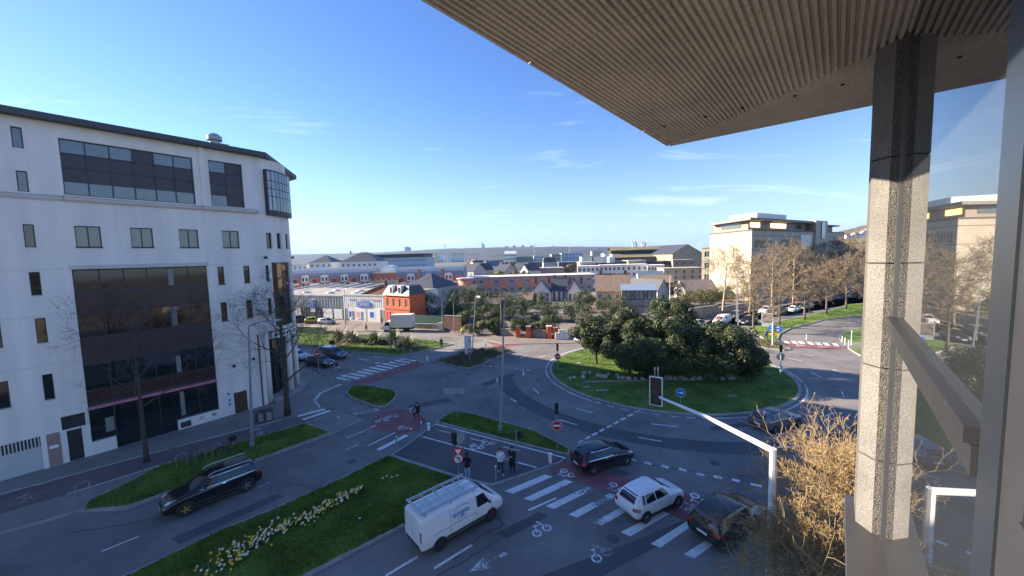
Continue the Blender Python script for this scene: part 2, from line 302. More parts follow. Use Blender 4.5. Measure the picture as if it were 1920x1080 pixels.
g = MB(); g.quad((-6000, -300, -0.06), (6000, -300, -0.06), (6000, 9000, -0.06), (-6000, 9000, -0.06)); struct(g.build('ground', groundm))
g = MB(); g.quad((-130, -40, 0), (190, -40, 0), (190, 150, 0), (-130, 150, 0)); road = struct(g.build('road', asphalt))
# resurfaced and coloured patches
sheet('asphalt_patch', GP([(1000, 1085), (1180, 1018), (1290, 972), (1304, 984), (1210, 1036), (1120, 1085)]), asphalt_dark, 0.004, road)
sheet('red_surface', GP([(1027, 884), (1062, 863), (1110, 880), (1220, 906), (1400, 955), (1445, 985), (1350, 1002), (1160, 928)]), red_surf, 0.005, road)
sheet('red_surface', GP([(716, 773), (750, 764), (800, 785), (790, 806), (745, 815), (688, 803)]), red_surf, 0.005, road)
sheet('red_surface', GP([(655, 718), (676, 711), (782, 677), (800, 684), (724, 708), (697, 719), (670, 722)]), red_surf, 0.005, road)
sheet('red_surface', GP([(1470, 645), (1484, 644), (1571, 650), (1584, 656), (1530, 654), (1487, 651)]), red_surf, 0.005, road)
sheet('red_surface', GP([(880, 651), (905, 642), (950, 641), (985, 646), (930, 655)]), red_surf, 0.005, road)
RC = Vector((0, 0)); RR = 12.0
_fit = [(1030, 700), (1067, 737), (1110, 749), (1200, 769), (1327, 777), (1460, 763), (1508, 730), (1493, 710), (1040, 683)]
_p = [G(*q) for q in _fit]
def circ(ps):                              # least squares circle
    Sx = Sy = Sxx = Syy = Sxy = Sxz = Syz = Sz = 0.0; n = len(ps)
    for p in ps:
        z = p.x * p.x + p.y * p.y; Sx += p.x; Sy += p.y; Sxx += p.x ** 2; Syy += p.y ** 2; Sxy += p.x * p.y; Sxz += p.x * z; Syz += p.y * z; Sz += z
    A = Matrix(((Sxx, Sxy, Sx), (Sxy, Syy, Sy), (Sx, Sy, n))); s_ = A.inverted() @ Vector((Sxz, Syz, Sz)); cx, cy = s_.x / 2, s_.y / 2
    return Vector((cx, cy)), math.sqrt(s_.z + cx * cx + cy * cy)
RC, RR = circ(_p); print('ROUNDABOUT', RC, RR)
ring = lambda r0, r1, a0, a1, n: [RC + Vector((math.cos(a0 + (a1 - a0) * i / n), math.sin(a0 + (a1 - a0) * i / n))) * r0 for i in range(n + 1)] + [RC + Vector((math.cos(a1 - (a1 - a0) * i / n), math.sin(a1 - (a1 - a0) * i / n))) * r1 for i in range(n + 1)]
for q_, mt_ in [([(1095, 905), (1160, 880), (1185, 888), (1120, 914)], asphalt_dark), ([(760, 760), (840, 745), (850, 752), (772, 768)], asphalt_dark), ([(560, 935), (640, 902), (652, 908), (575, 942)], asphalt_dark), ([(320, 1010), (520, 925), (534, 931), (338, 1020)], asphalt_dark), ([(900, 720), (960, 700), (968, 704), (908, 726)], asphalt_dark), ([(1330, 800), (1420, 790), (1424, 797), (1336, 808)], asphalt_dark), ([(930, 1000), (1010, 960), (1030, 968), (950, 1010)], asphalt_dark), ([(1240, 690 + 140), (1300, 826), (1305, 836), (1243, 841)], asphalt_dark)]: sheet('asphalt_patch', GP(q_), mt_, 0.0035, road)
sheet('asphalt_patch', ring(RR + 4.6, RR + 6.4, rad(185), rad(330), 40), asphalt_dark, 0.003, road)
sheet('asphalt_patch', ring(RR + 3.4, RR + 6.0, rad(20), rad(80), 20), asphalt_dark, 0.003, road)
isl = island('roundabout_island', [RC + Vector((math.cos(rad(a)), math.sin(rad(a)))) * RR for a in range(0, 360, 6)], grassm, 0.13, 0.30)
# left side: pavement, verge, islands
pav = island('pavement', GP([(-420, 1120), (-60, 1020), (100, 975), (145, 961), (237, 957), (313, 929), (483, 866), (628, 813), (680, 789), (637, 774), (612, 770), (598, 765), (588, 751), (599, 737), (640, 720), (630, 714), (556, 689), (470, 668), (380, 655)]) + [Vector((-60, 70, 0)), Vector((-70, 20, 0))], asphalt_pave, 0.10, 0.14)
sheet('bicycle_path', GP([(-120, 972), (96, 903), (320, 842), (471, 804), (571, 780), (610, 768), (625, 771), (571, 794), (471, 827), (320, 868), (125, 929), (-120, 1000)]), bikeway, 0.10, pav)
vg = island('grass_verge', [G(*q) for q in [(152, 961), (162, 945), (300, 876), (571, 795), (622, 813), (483, 864), (313, 927), (237, 954)]], grassm, 0.14, 0.12)
med = island('grass_median', GP([(729, 855), (857, 897), (868, 906), (760, 988), (585, 1078), (380, 1190), (-20, 1200), (251, 1075), (409, 999), (526, 951), (622, 907)]), grassm, 0.14, 0.15)
ref = island('refuge_pavement', GP([(731, 855), (764, 833), (800, 806), (818, 795), (1062, 859), (1052, 868), (923, 912), (905, 908), (858, 896)]), asphalt_dark, 0.07, 0.16)
sheet('bicycle_path', GP([(797, 818), (822, 797), (1055, 860), (1008, 878)]), bikeway, 0.057, ref)
strip = island('grass_strip', GP([(817, 793), (828, 785), (843, 776), (858, 772), (885, 777), (1000, 808), (1070, 844), (1066, 856), (1000, 840)]), grassm, 0.14, 0.15)
drop = island('teardrop_island', GP([(645, 742), (655, 727), (680, 722), (738, 732), (748, 742), (722, 768), (690, 760)]), grassm, 0.14, 0.18, smooth=2)
# far side: lawn before the shops, ivy island, houses' pavement, right-hand lawns
lawn = island('triangle_lawn', GP([(470, 632), (541, 646), (627, 658), (746, 668), (772, 665), (850, 646), (800, 637), (720, 632), (620, 621), (560, 622), (480, 620)]), grassm, 0.14, 0.2)
ivy = island('ivy_island', GP([(812, 679), (880, 693), (962, 660), (936, 653), (880, 660)]), soilm, 0.12, 0.2)
crossp = island('shared_path', GP([(772, 667), (852, 648), (905, 640), (930, 650), (878, 658), (812, 677), (790, 682)]), asphalt_pave, 0.05, 0.15)
farp = island('far_pavement', [G(600, 622), G(720, 622), G(800, 627), G(905, 637), G(946, 646), G(1060, 644), G(1200, 640), G(1290, 622), G(1330, 602), G(1420, 582), G(1500, 568), Vector((150, 128, 0)), Vector((150, 147, 0)), Vector((-110, 147, 0)), Vector((-110, 98, 0)), G(480, 612)], M('far_pavement_asphalt', (0.20, 0.165, 0.14), 0.9, 0.15, 0.2, world=True, speck=0.15, spscale=8), 0.10, 0.2)
rl = island('avenue_lawn', GP([(1400, 616), (1440, 641), (1459, 637), (1463, 627), (1482, 617), (1506, 611), (1543, 601), (1620, 592), (1720, 580), (1720, 562), (1620, 569), (1587, 572), (1555, 583), (1513, 592), (1470, 601), (1425, 611)]), grassm, 0.14, 0.2)
rs = island('splitter_island', GP([(1405, 642), (1456, 637), (1484, 656), (1470, 658), (1410, 650)]), soilm, 0.12, 0.2)
rr2 = island('corner_lawn', GP([(1572, 636), (1574, 628), (1590, 620), (1625, 612), (1760, 590), (1800, 640), (1700, 690), (1620, 672), (1590, 655)]), grassm, 0.13, 0.22, smooth=1)
sheet('bicycle_path', GP([(1568, 643), (1640, 645), (1640, 656), (1580, 652)]), asphalt_pave, 0.135, rr2)
# ---- painted markings, each a piece of the road
Z_P = 0.012
def stripe(a, b, w, name='lane_dash', z=Z_P, parent=None):
    a, b = (Vector(q[:2]) for q in (a, b)); d = (b - a).normalized(); n = Vector((-d.y, d.x)) * (w / 2); m = MB()
    m.quad((*(a - n), z), (*(b - n), z), (*(b + n), z), (*(a + n), z)); return m.build(name, paint, parent or road)
def pl(p, q, w, name='lane_dash', z=Z_P, parent=None): return stripe(G(*p), G(*q), w, name, z, parent)
def quadmark(q, name, z=Z_P): return sheet(name, GP(q), paint, z, road)
for q in [[(945, 921), (962, 926), (1036, 894), (1022, 890)], [(982, 935), (997, 940), (1075, 904), (1060, 899)], [(1023, 949), (1038, 955), (1117, 916), (1103, 912)], [(1066, 965), (1082, 971), (1157, 930), (1143, 925)],
          [(1112, 980), (1128, 986), (1205, 942), (1190, 937)], [(1164, 998), (1182, 1006), (1255, 964), (1243, 958)], [(1220, 1020), (1238, 1027), (1300, 985), (1287, 978)], [(1282, 1039), (1301, 1048), (1360, 1006), (1346, 1000)]]:
    quadmark(q, 'crossing_stripe')
s5 = 3.6923
for a, b in [((562, 250), (645, 272)), ((595, 236), (712, 258)), ((650, 222), (760, 242)), ((697, 207), (808, 228)), ((745, 195), (855, 215)), ((790, 180), (900, 202)), ((832, 167), (945, 188)), ((880, 155), (985, 175)), ((922, 143), (1030, 163)), ((965, 130), (1065, 150)), ((1000, 120), (1105, 137))]:
    pl((480 + a[0] / s5, 640 + a[1] / s5), (480 + b[0] / s5, 640 + b[1] / s5), 0.5, 'crossing_stripe')
for a, b in [((558, 783), (610, 769)), ((568, 789), (619, 772))]: pl(a, b, 0.5, 'crossing_stripe', 0.115, pav)
for x, y in [(615, 662), (715, 666), (808, 672), (922, 680), (1025, 687), (1125, 693), (1242, 700)]: pl((1380 + x / 6.75, 540 + y / 6.75), (1380 + (x + 40) / 6.75, 540 + (y + 38) / 6.75), 0.62, 'crossing_stripe')
for a, b, w in [((991, 957), (1043, 934), .15), ((814, 1066), (885, 1022), .15), ((723, 1080), (783, 1044), .15), ((1184, 862), (1193, 864), .28), ((1208, 867), (1223, 871), .28), ((1240, 873), (1254, 877), .28), ((1273, 879), (1288, 883), .28), ((1306, 888), (1321, 891), .28),
                ((1338, 893), (1354, 897), .28), ((1372, 899), (1387, 903), .28), ((1407, 908), (1428, 912), .28), ((1080, 766), (1111, 774), .14), ((1048, 787), (1082, 797), .14), ((1221, 795), (1271, 800), .14), ((1195, 820), (1241, 828), .14), ((1000, 728), (1010, 738), .14), ((1545, 782), (1566, 773), .14),
                ((1578, 734), (1583, 745), .14), ((1455, 839), (1491, 837), .14), ((1520, 698), (1541, 708), .14), ((1562, 693), (1581, 700), .14), ((1472, 670), (1503, 677), .14), ((1507, 664), (1525, 668), .14), ((940, 693), (948, 687), .14), ((932, 709), (933, 717), .14), ((957, 747), (969, 754), .14), ((981, 696), (982, 704), .14),
                ((651, 821), (691, 805), .18), ((693, 803), (705, 798), .18), ((690, 836), (741, 811), .14), ((709, 844), (763, 816), .42), ((648, 844), (670, 834), .10), ((191, 1034), (260, 1006), .10), ((482, 915), (509, 903), .10), ((975, 672), (985, 667), .12), ((1010, 670), (1024, 667), .12)]:
    pl(a, b, w)
for i in range(9): pl((1200 - i * 13.4, 769 + i * 7.1), (1200 - i * 13.4 - 9, 769 + i * 7.1 + 4.8), .22)
for i in range(8): pl((904 + i * 12, 685 + i * 1.2), (904 + i * 12 + 7, 685.8 + i * 1.2), .2)
for a, b in [((794, 821), (1006, 879))]: pl(a, b, .16, 'edge_line', 0.085, ref)
for a, b in [((-60, 945), (96, 905)), ((96, 904), (320, 843)), ((320, 843), (471, 804)), ((471, 804), (530, 789)), ((125, 930), (320, 869))]: pl(a, b, .12, 'edge_line', 0.113, pav)
pl((816, 797), (1060, 861), .14, 'edge_line', 0.085, ref)
for a, b in [((599, 766), (589, 752)), ((589, 752), (600, 738)), ((600, 738), (640, 721))]: pl(a, b, .3, 'edge_line', 0.02)
for i in range(3): pl((820 + i * 62, 808 + i * 16), (850 + i * 62, 815 + i * 16), .10, 'lane_dash', 0.085, ref)
def arc(r, a0, a1, w, name='edge_line'):
    n = max(3, int(abs(a1 - a0) / 3)); sheet(name, ring(r, r + w, rad(a0), rad(a1), n), paint, Z_P, road)
for a0, a1 in [(60, 120), (120, 180), (180, 222), (262, 300), (300, 360), (0, 60)]: arc(RR + .35, a0 + .2, a1 - .2, .16)
for i in range(7): arc(RR + .35, 223 + i * 5.6, 226 + i * 5.6, .16, 'lane_dash')
def bike_mark(px, ang=None, s=.78, z=Z_P, parent=None):
    c = G(*px); m = MB(); ang = rad(40) if ang is None else ang; cs, sn = math.cos(ang), math.sin(ang)
    T = lambda x, y: (c.x + (x * cs - y * sn) * s, c.y + (x * sn + y * cs) * s, z)
    for ox in (-.42, .42):
        for i in range(12):
            a, b = 2 * math.pi * i / 12, 2 * math.pi * (i + 1) / 12
            m.quad(T(ox + .34 * math.cos(a), .34 * math.sin(a)), T(ox + .34 * math.cos(b), .34 * math.sin(b)), T(ox + .20 * math.cos(b), .20 * math.sin(b)), T(ox + .20 * math.cos(a), .20 * math.sin(a)))
    zz = [z + .001]
    def ln(p, q, w=.05):
        p, q = Vector(p), Vector(q); d = (q - p).normalized(); n = Vector((-d.y, d.x)) * w; zz[0] += .0012; m.quad(*[(*T(*v_)[:2], zz[0]) for v_ in (p - n, q - n, q + n, p + n)])
    ln((-.42, .0), (-.12, .55)); ln((-.12, .55), (.34, .55)); ln((.42, 0), (.28, .8)); ln((-.3, .62), (-.02, .62)); ln((.14, .8), (.36, .8))
    return m.build('bicycle_symbol', paint_old, parent or road)
for p, a in [((1016, 995), 0.6), ((1128, 1041), 0.6), ((1064, 887), 2.2), ((1158, 914), 2.2), ((1313, 935), 2.2), ((1282, 952), -.9), ((716, 789), .2), ((737, 781), .2), ((759, 802), 2.8), ((674, 775), .2), ((698, 770), .2), ((1540, 651), .1), ((1500, 648), .1)]: bike_mark(p, a)
for p in [(894, 839), (916, 831)]: bike_mark(p, 2.6, .8, 0.085, ref)
for p in [(492, 804), (496, 813), (30, 945), (60, 930)]: bike_mark(p, .8, .8, 0.113, pav)
def arrow(p, q, w=.15):
    a, b = G(*p), G(*q); d = (b - a).normalized(); n = Vector((-d.y, d.x, 0)); m = MB(); h = b - d * .9
    m.quad(a - n * w / 2, h - n * w / 2, h + n * w / 2, a + n * w / 2); m.tri(h - n * .4, b, h + n * .4)
    for i in range(len(m.v)): m.v[i] = (m.v[i][0], m.v[i][1], Z_P)
    m.build('turn_arrow', paint_old, road)
arrow((950, 1037), (880, 1072), .2); arrow((775, 671), (795, 673)); arrow((745, 682), (700, 680))
for a, b in [((672, 672), (690, 676)), ((640, 690), (664, 694)), ((560, 668), (640, 690)), ((700, 668), (716, 671))]: pl(a, b, .15)
# manholes, drain covers, crack-seal lines
mh = M('cast_iron_cover', (0.075, 0.07, 0.066), 0.7, .2, 6)
for px, py in [(1340, 868), (660, 735 + 130), (900, 765), (1150, 1010), (1010, 712), (860, 740), (330, 1050)]:
    c = G(px, py); part('manhole_cover', mh, road, lambda m: m.lathe([(.32, 0.004), (.32, .012), (.28, .013)], (c.x, c.y, 0), 16))
seal = M('bitumen_seal', (0.03, 0.03, 0.031), 0.6, .1)
for ln_ in [[(905, 940), (925, 960), (945, 985), (900, 1005), (850, 1050)], [(820, 1080), (900, 1035), (950, 1000)], [(1190, 866), (1300, 885), (1420, 893), (1530, 897)], [(530, 905), (575, 912), (600, 920)], [(130, 1000), (260, 978), (310, 966)], [(1040, 800), (1090, 806), (1140, 822)]]:
    m = MB()
    for (a, b) in zip(ln_, ln_[1:]):
        a, b = G(*a), G(*b); k = 6; prev = a
        for i in range(1, k + 1):
            q = a.lerp(b, i / k) + Vector((RN.uniform(-.06, .06), RN.uniform(-.06, .06), 0)) * (i < k); d = (q - prev).normalized(); n = Vector((-d.y, d.x, 0)) * .025
            m.quad(prev - n, q - n, q + n, prev + n); prev = q
    m.v = [(v[0], v[1], .0075) for v in m.v]; m.build('crack_seal', seal, road)
rngc = random.Random(77)
for px_, py_, n_ in [(600, 960, 5), (1000, 850, 5), (1150, 950, 4), (450, 1000, 5), (900, 740, 5), (1400, 840, 5), (820, 720, 4), (1250, 860, 4), (1150, 800, 4), (700, 860, 3)]:
    m = MB(); q = G(px_, py_); a = rngc.uniform(0, 3.14)
    for _ in range(n_ * 4):
        a += rngc.gauss(0, .35); e = q + Vector((math.cos(a), math.sin(a), 0)) * .32; n = Vector((-math.sin(a), math.cos(a), 0)) * .011; m.quad(q - n, e - n, e + n, q + n); q = e
    m.v = [(v[0], v[1], .0062) for v in m.v]; m.build('road_crack', seal, road)
# ---- grass tufts (nobody could count them)
def tufts(name, poly, z, n, label, hmax=.13, mats=None):
    xs = [p[0] for p in poly]; ys = [p[1] for p in poly]; m = MB(); k = 0; x0, x1, y0, y1 = max(min(xs), -58), max(xs), max(min(ys), 8), max(ys); tries = 0
    while k < n and tries < n * 12:
        tries += 1; x, y = RN.uniform(x0, x1), RN.uniform(y0, y1)
        if not inpoly(x, y, poly): continue
        k += 1; h = RN.uniform(.4, 1) * hmax * (0.6 + 0.8 * noise.noise((x * .35, y * .35, 2)) + .4)
        for _ in range(3):
            a = RN.uniform(0, 6.28); w = RN.uniform(.012, .03); dx, dy = math.cos(a), math.sin(a); l = RN.uniform(.02, .09); ox, oy = RN.uniform(-.06, .06), RN.uniform(-.06, .06)
            m.tri((x + ox - dy * w, y + oy + dx * w, z), (x + ox + dy * w, y + oy - dx * w, z), (x + ox + dx * l, y + oy + dy * l, z + h))
    return tag(m.build(name, mats or grassb), label, 'grass', kind='stuff')
tufts('grass', POLY['grass_median'], .12, 26000, 'short grass on the daffodil median beside the white van')
tufts('grass', POLY['grass_verge'], .12, 9000, 'dark grass on the verge by the parked bicycles')
tufts('grass', POLY['grass_strip'], .12, 6000, 'grass on the narrow strip beside the cycle path')
tufts('grass', POLY['roundabout_island'], .11, 26000, 'lawn covering the round traffic island under the magnolias', .12)
tufts('grass', POLY['teardrop_island'], .12, 4000, 'grass on the small teardrop traffic island')
tufts('grass', POLY['triangle_lawn'], .12, 22000, 'sunlit lawn around the flax clumps before the shops', .14)
tufts('grass', POLY['avenue_lawn'], .12, 12000, 'sunlit lawn under the row of plane trees')
# ================================================================ wall builder: a surface with real openings and reveals
def wall_holes(mb, P, u0, u1, z0, z1, holes, depth=.2, mi=0, du=None, rev=0):
    us = {u0, u1}; zs = {z0, z1}
    for a, b, c, d in holes: us |= {max(u0, a), min(u1, b)}; zs |= {max(z0, c), min(z1, d)}
    us = sorted(us); zs = sorted(zs)
    if du:
        nu = []
        for a, b in zip(us, us[1:]):
            k = max(1, math.ceil((b - a) / du)); nu += [a + (b - a) * i / k for i in range(k)]
        us = nu + [us[-1]]
    inh = lambda u, z: any(a < u < b and c < z < d for a, b, c, d in holes)
    for a, b in zip(us, us[1:]):
        for c, d in zip(zs, zs[1:]):
            if not inh((a + b) / 2, (c + d) / 2): mb.quad(P(a, c, 0), P(b, c, 0), P(b, d, 0), P(a, d, 0), mi)
    for a, b, c, d in holes:
        xs = [u for u in us if a - 1e-6 <= u <= b + 1e-6]
        for p, q in zip(xs, xs[1:]):
            mb.quad(P(p, c, 0), P(q, c, 0), P(q, c, depth), P(p, c, depth), rev); mb.quad(P(p, d, depth), P(q, d, depth), P(q, d, 0), P(p, d, 0), rev)
        mb.quad(P(a, c, depth), P(a, d, depth), P(a, d, 0), P(a, c, 0), rev); mb.quad(P(b, c, 0), P(b, d, 0), P(b, d, depth), P(b, c, depth), rev)
def window(parent, P, a, b, c, d, dep, gl, fr=None, nm=1, fw=.055, sill=None, rows=1, name='window'):
    # frame bars with a pane behind each light; frame and panes are sub-parts of the window
    fr = fr or alu_dark; m = MB(); gd = dep
    def bar(u0, u1, z0, z1):
        q = [P(u0, z0, gd - .05), P(u1, z0, gd - .05), P(u1, z1, gd - .05), P(u0, z1, gd - .05)]; r = [P(u0, z0, gd + .01), P(u1, z0, gd + .01), P(u1, z1, gd + .01), P(u0, z1, gd + .01)]
        m.add(q + r, [(0, 1, 2, 3), (0, 4, 5, 1), (1, 5, 6, 2), (2, 6, 7, 3), (3, 7, 4, 0)])
    bar(a, b, c, c + fw); bar(a, b, d - fw, d); bar(a, a + fw, c + fw, d - fw); bar(b - fw, b, c + fw, d - fw)
    for i in range(1, nm): u = a + (b - a) * i / nm; bar(u - fw / 2, u + fw / 2, c + fw, d - fw)
    for i in range(1, rows): z = c + (d - c) * i / rows; bar(a + fw, b - fw, z - fw / 2 + .001, z + fw / 2 - .001)
    w = m.build(name, fr, parent)
    for i in range(nm):
        for j in range(rows):
            g_ = gl(i, j) if callable(gl) else gl
            p0, p1 = a + (b - a) * i / nm, a + (b - a) * (i + 1) / nm; q0, q1 = c + (d - c) * j / rows, c + (d - c) * (j + 1) / rows
            m = MB(); m.quad(P(p0, q0, gd), P(p1, q0, gd), P(p1, q1, gd), P(p0, q1, gd)); m.build('pane', g_, w)
    if sill:
        m = MB(); m.obox(P(a - .05, c - .05, .02), P(b + .05, c - .05, .02) - P(a - .05, c - .05, .02), P(a, c, -.06) - P(a, c, .02), P(a, c + .05, 0) - P(a, c, 0)); m.build('sill', sill, w)
    return w
# ================================================================ the building the view is taken from
FD = Vector((math.sin(rad(40.4)), math.cos(rad(40.4)), 0)); FE = Vector((FD.y, -FD.x, 0))   # along the facade, into the building
own = thing('canopy_building', 'concrete building with ribbed canopy and pebbledash pillar at the right edge', 'building', (0, 0, 0))
ZS = 15.6; OC = Vector((1.48, 3.67, 0)) * 1.6; IC = Vector((1.94, 1.84, 0)) * 1.6; W1, W2 = 2.46, 1.75
def so(back, w, z): p = OC - FD * back + FE * w; return Vector((p.x, p.y, z))          # distance back from the corner, depth in from the edge
def canopy(m):
    pl_ = [so(9, 0, 0), so(.08, 0, 0), so(0, .08, 0), so(0, 9, 0), so(9, 9, 0)]; m.prism([p[:2] for p in pl_], ZS, ZS + .55)
part('canopy_slab', concrete, own, canopy)
RP = .0475
def rib(a, b, side, r):                     # tapered batten under the slab
    a, b = Vector(a), Vector(b); h = .030 + RN.uniform(-.003, .003); n = side.normalized(); m = MB(); w0, w1 = .034 + RN.uniform(-.002, .002), .024
    lo = [a - n * w1 / 2 - Vector((0, 0, h)), b - n * w1 / 2 - Vector((0, 0, h)), b + n * w1 / 2 - Vector((0, 0, h)), a + n * w1 / 2 - Vector((0, 0, h))]
    hi = [a - n * w0 / 2, b - n * w0 / 2, b + n * w0 / 2, a + n * w0 / 2]
    m.add(lo + hi, [(0, 1, 2, 3), (0, 4, 5, 1), (1, 5, 6, 2), (2, 6, 7, 3), (3, 7, 4, 0)]); m.build('rib', concrete, own)
w = .03; i = 0
while w < W1 + .5:
    e = max(.05, w / W1 * W2 + .012); cuts = [e, 1.0, 3.4, 8.0]
    for a, b in zip(cuts, cuts[1:]):
        if b - a > .05: rib(so(max(a, e) + .006, w, ZS - .001), so(b - .006, w, ZS - .001), FE, i)
    w += RP; i += 1
w = .03
while w < W2 + .1:
    e = w / W2 * W1 + .012; rib(so(w, e, ZS - .001), so(w, 8.5, ZS - .001), FD, 0); w += RP
pit = M('formwork_hole', (0.02, 0.018, 0.016), .9, .1)
for k in range(6):
    part('formwork_hole', pit, own, lambda m: m.box(so(1.0, .3 + k * .42 + (.05 if k % 2 else 0), ZS - .034), (.03, .03, .012), rad(50)))
def fp(s, w, z): p = IC + FD * s - FE * w; return Vector((p.x, p.y, z))                # along the facade from the corner, outwards
prof = [(0, .09), (0, .17), (.11, .27), (.5, .27), (.5, .09)]
zj = [10.6, 11.38, 12.24, 13.02, 13.87, 14.70, ZS]
for k in range(len(zj) - 1):
    def blk(m, a=zj[k], b=zj[k + 1]):
        pp = [fp(s_, w_, 0) for s_, w_ in prof]; n = len(pp); lo = [Vector((p.x, p.y, a + .006)) for p in pp]; hi = [Vector((p.x, p.y, b - .006)) for p in pp]
        for i in range(n):
            j = (i + 1) % n; m.quad(lo[j], lo[i], hi[i], hi[j], 1 if i == 1 else 0)
        m.poly(hi, 0); m.poly(list(reversed(lo)), 0)
    part('pillar_block', [pebble, pebble_s], own, blk)
part('pillar_core', M('dark_joint', (.05, .045, .04), .9, .1), own, lambda m: m.prism([fp(*q, 0)[:2] for q in [(.015, .10), (.015, .165), (.12, .255), (.49, .255), (.49, .10)]], 10.0, ZS - .01))
def bx(m, s0, s1, w0, w1, z0, z1): m.obox(fp(s0, w0, z0), FD * (s1 - s0), -FE * (w1 - w0), Vector((0, 0, z1 - z0)))
part('gasket', gasket, own, lambda m: bx(m, -.030, .0, .06, .118, 10.2, ZS - .012))
part('window_jamb', alu, own, lambda m: bx(m, -.075, -.032, .05, .122, 10.2, ZS - .014))
part('transom', M('transom_grey', (.045, .045, .05), .45, .1, 2, metal=.4), own, lambda m: (bx(m, -2.515, -.077, .05, .150, 13.40, 13.455), bx(m, -2.515, -.077, .05, .132, 13.30, 13.398)))
part('mullion', M('blue_grey_mullion', (.028, .034, .045), .4, .08, 2, metal=.2), own, lambda m: bx(m, -2.70, -2.52, .03, .118, 10.2, ZS - .014))
part('casement_frame', alu_dark, own, lambda m: (bx(m, -2.86, -2.703, .03, .112, 10.2, ZS - .014), bx(m, -4.5, -2.865, .03, .12, 13.24, 13.36), bx(m, -4.5, -2.865, .03, .11, 14.9, 15.1)))
part('pane', glass_near, own, lambda m: m.quad(fp(-2.518, .107, 13.455), fp(-.077, .107, 13.455), fp(-.077, .107, ZS), fp(-2.518, .107, ZS)))
part('pane', glass_near, own, lambda m: m.quad(fp(-2.518, .107, 10.3), fp(-.077, .107, 10.3), fp(-.077, .107, 13.3), fp(-2.518, .107, 13.3)))
part('pane', glass_d, own, lambda m: m.quad(fp(-4.5, .04, 10.3), fp(-2.86, .04, 10.3), fp(-2.86, .04, ZS), fp(-4.5, .04, ZS)))
part('sill_ledge', M('ledge_metal', (.07, .066, .068), .5, .12, 2, metal=.2), own, lambda m: bx(m, -6, .56, .02, .335, 11.42, 11.60))
part('lower_wall', pebble, own, lambda m: m.prism([fp(*q, 0)[:2] for q in [(-9, .01), (.45, .01), (.45, -9), (-9, -9)]], 0, 10.25))
part('interior_wall', M('dark_interior', (.03, .028, .027), .9, .2), own, lambda m: m.prism([fp(*q, 0)[:2] for q in [(-9, -1.2), (.30, -1.2), (.30, -9), (-9, -9)]], 10.26, ZS - .02))
part('wing_pane', glass_d, own, lambda m: m.quad(fp(.32, -.05, 10.3), fp(.32, -4.5, 10.3), fp(.32, -4.5, ZS), fp(.32, -.05, ZS)))
# ================================================================ the pale office building on the left
BO = G(220, 842); BA = rad(53)
lb = thing('office_building', 'tall off-white office building with dark curtain wall and rounded corner on the left', 'building', (BO.x, BO.y, 0), BA)
FP = lambda u, z, d: Vector((u, d, z))
U0, R0 = 10.6, 4.8
def ARC(u, z, d): a = (u - U0) / R0; return Vector((U0 + (R0 - d) * math.sin(a), R0 - (R0 - d) * math.cos(a), z))
aL = lambda deg: U0 + R0 * rad(deg)
UL = -17.0
NZ = [(22.14, 23.53), (19.28, 20.65), (15.56, 17.1), (12.26, 13.86), (8.95, 10.67), (4.88, 6.71)]
narrow = [(u, u + .48, a, b) for u in (-3.19,) for a, b in NZ] + [(u, u + .5, a, b) for u in (-5.12, -8.6, -12.0) for a, b in NZ]
wide = [(-.89, .42), (2.0, 3.31), (4.94, 6.25), (7.97, 9.28)]
rightn = [(7.40, 7.88, 12.25, 13.85), (9.42, 9.92, 12.25, 13.85), (7.40, 7.88, 8.9, 10.6), (9.42, 9.92, 8.9, 10.6)]
H_up = [h for h in narrow if h[2] > 19] + [(-1.16, 6.30, 19.28, 23.22), (7.40, 9.96, 19.28, 23.26)]
big = (-1.25, 6.64, .02, 13.95); doorL = (-2.40, -1.67, .02, 2.36); tr = (-2.59, -1.44, 2.47, 3.45); gar = (-8.4, -3.6, .02, 2.46); doorR = (7.80, 8.88, .02, 2.05)
H_lo = [h for h in narrow if h[2] < 19] + [(a, b, 15.55, 17.1) for a, b in wide] + rightn + [big, doorL, tr, gar, doorR]
wl_ = MB(); wall_holes(wl_, FP, UL, U0, 0, 24.2, H_up + H_lo, .22)
r4 = [(aL(12), aL(19), 15.5, 17.05), (aL(26), aL(33), 15.5, 17.05), (aL(43), aL(52), 15.5, 17.05)]
nA = [(aL(8.5), aL(12.5), 12.25, 13.85), (aL(8.5), aL(12.5), 8.9, 10.6), (aL(56), aL(62), 12.25, 13.85), (aL(56), aL(62), 8.9, 10.6)]
gA = (aL(16), aL(50), 7.6, 14.1)
wall_holes(wl_, ARC, U0, aL(90), 7.3, 24.2, r4 + nA + [gA], .22, du=.3)
xs_ = U0 + R0
wl_.quad((xs_, R0, 0), (xs_, 52, 0), (xs_, 52, 24.2), (xs_, R0, 24.2)); wl_.quad((xs_, 52, 0), (UL, 52, 0), (UL, 52, 24.2), (xs_, 52, 24.2)); wl_.quad((UL, 52, 0), (UL, 0, 0), (UL, 0, 24.2), (UL, 52, 24.2))
wl_.build('wall', render_w, lb)
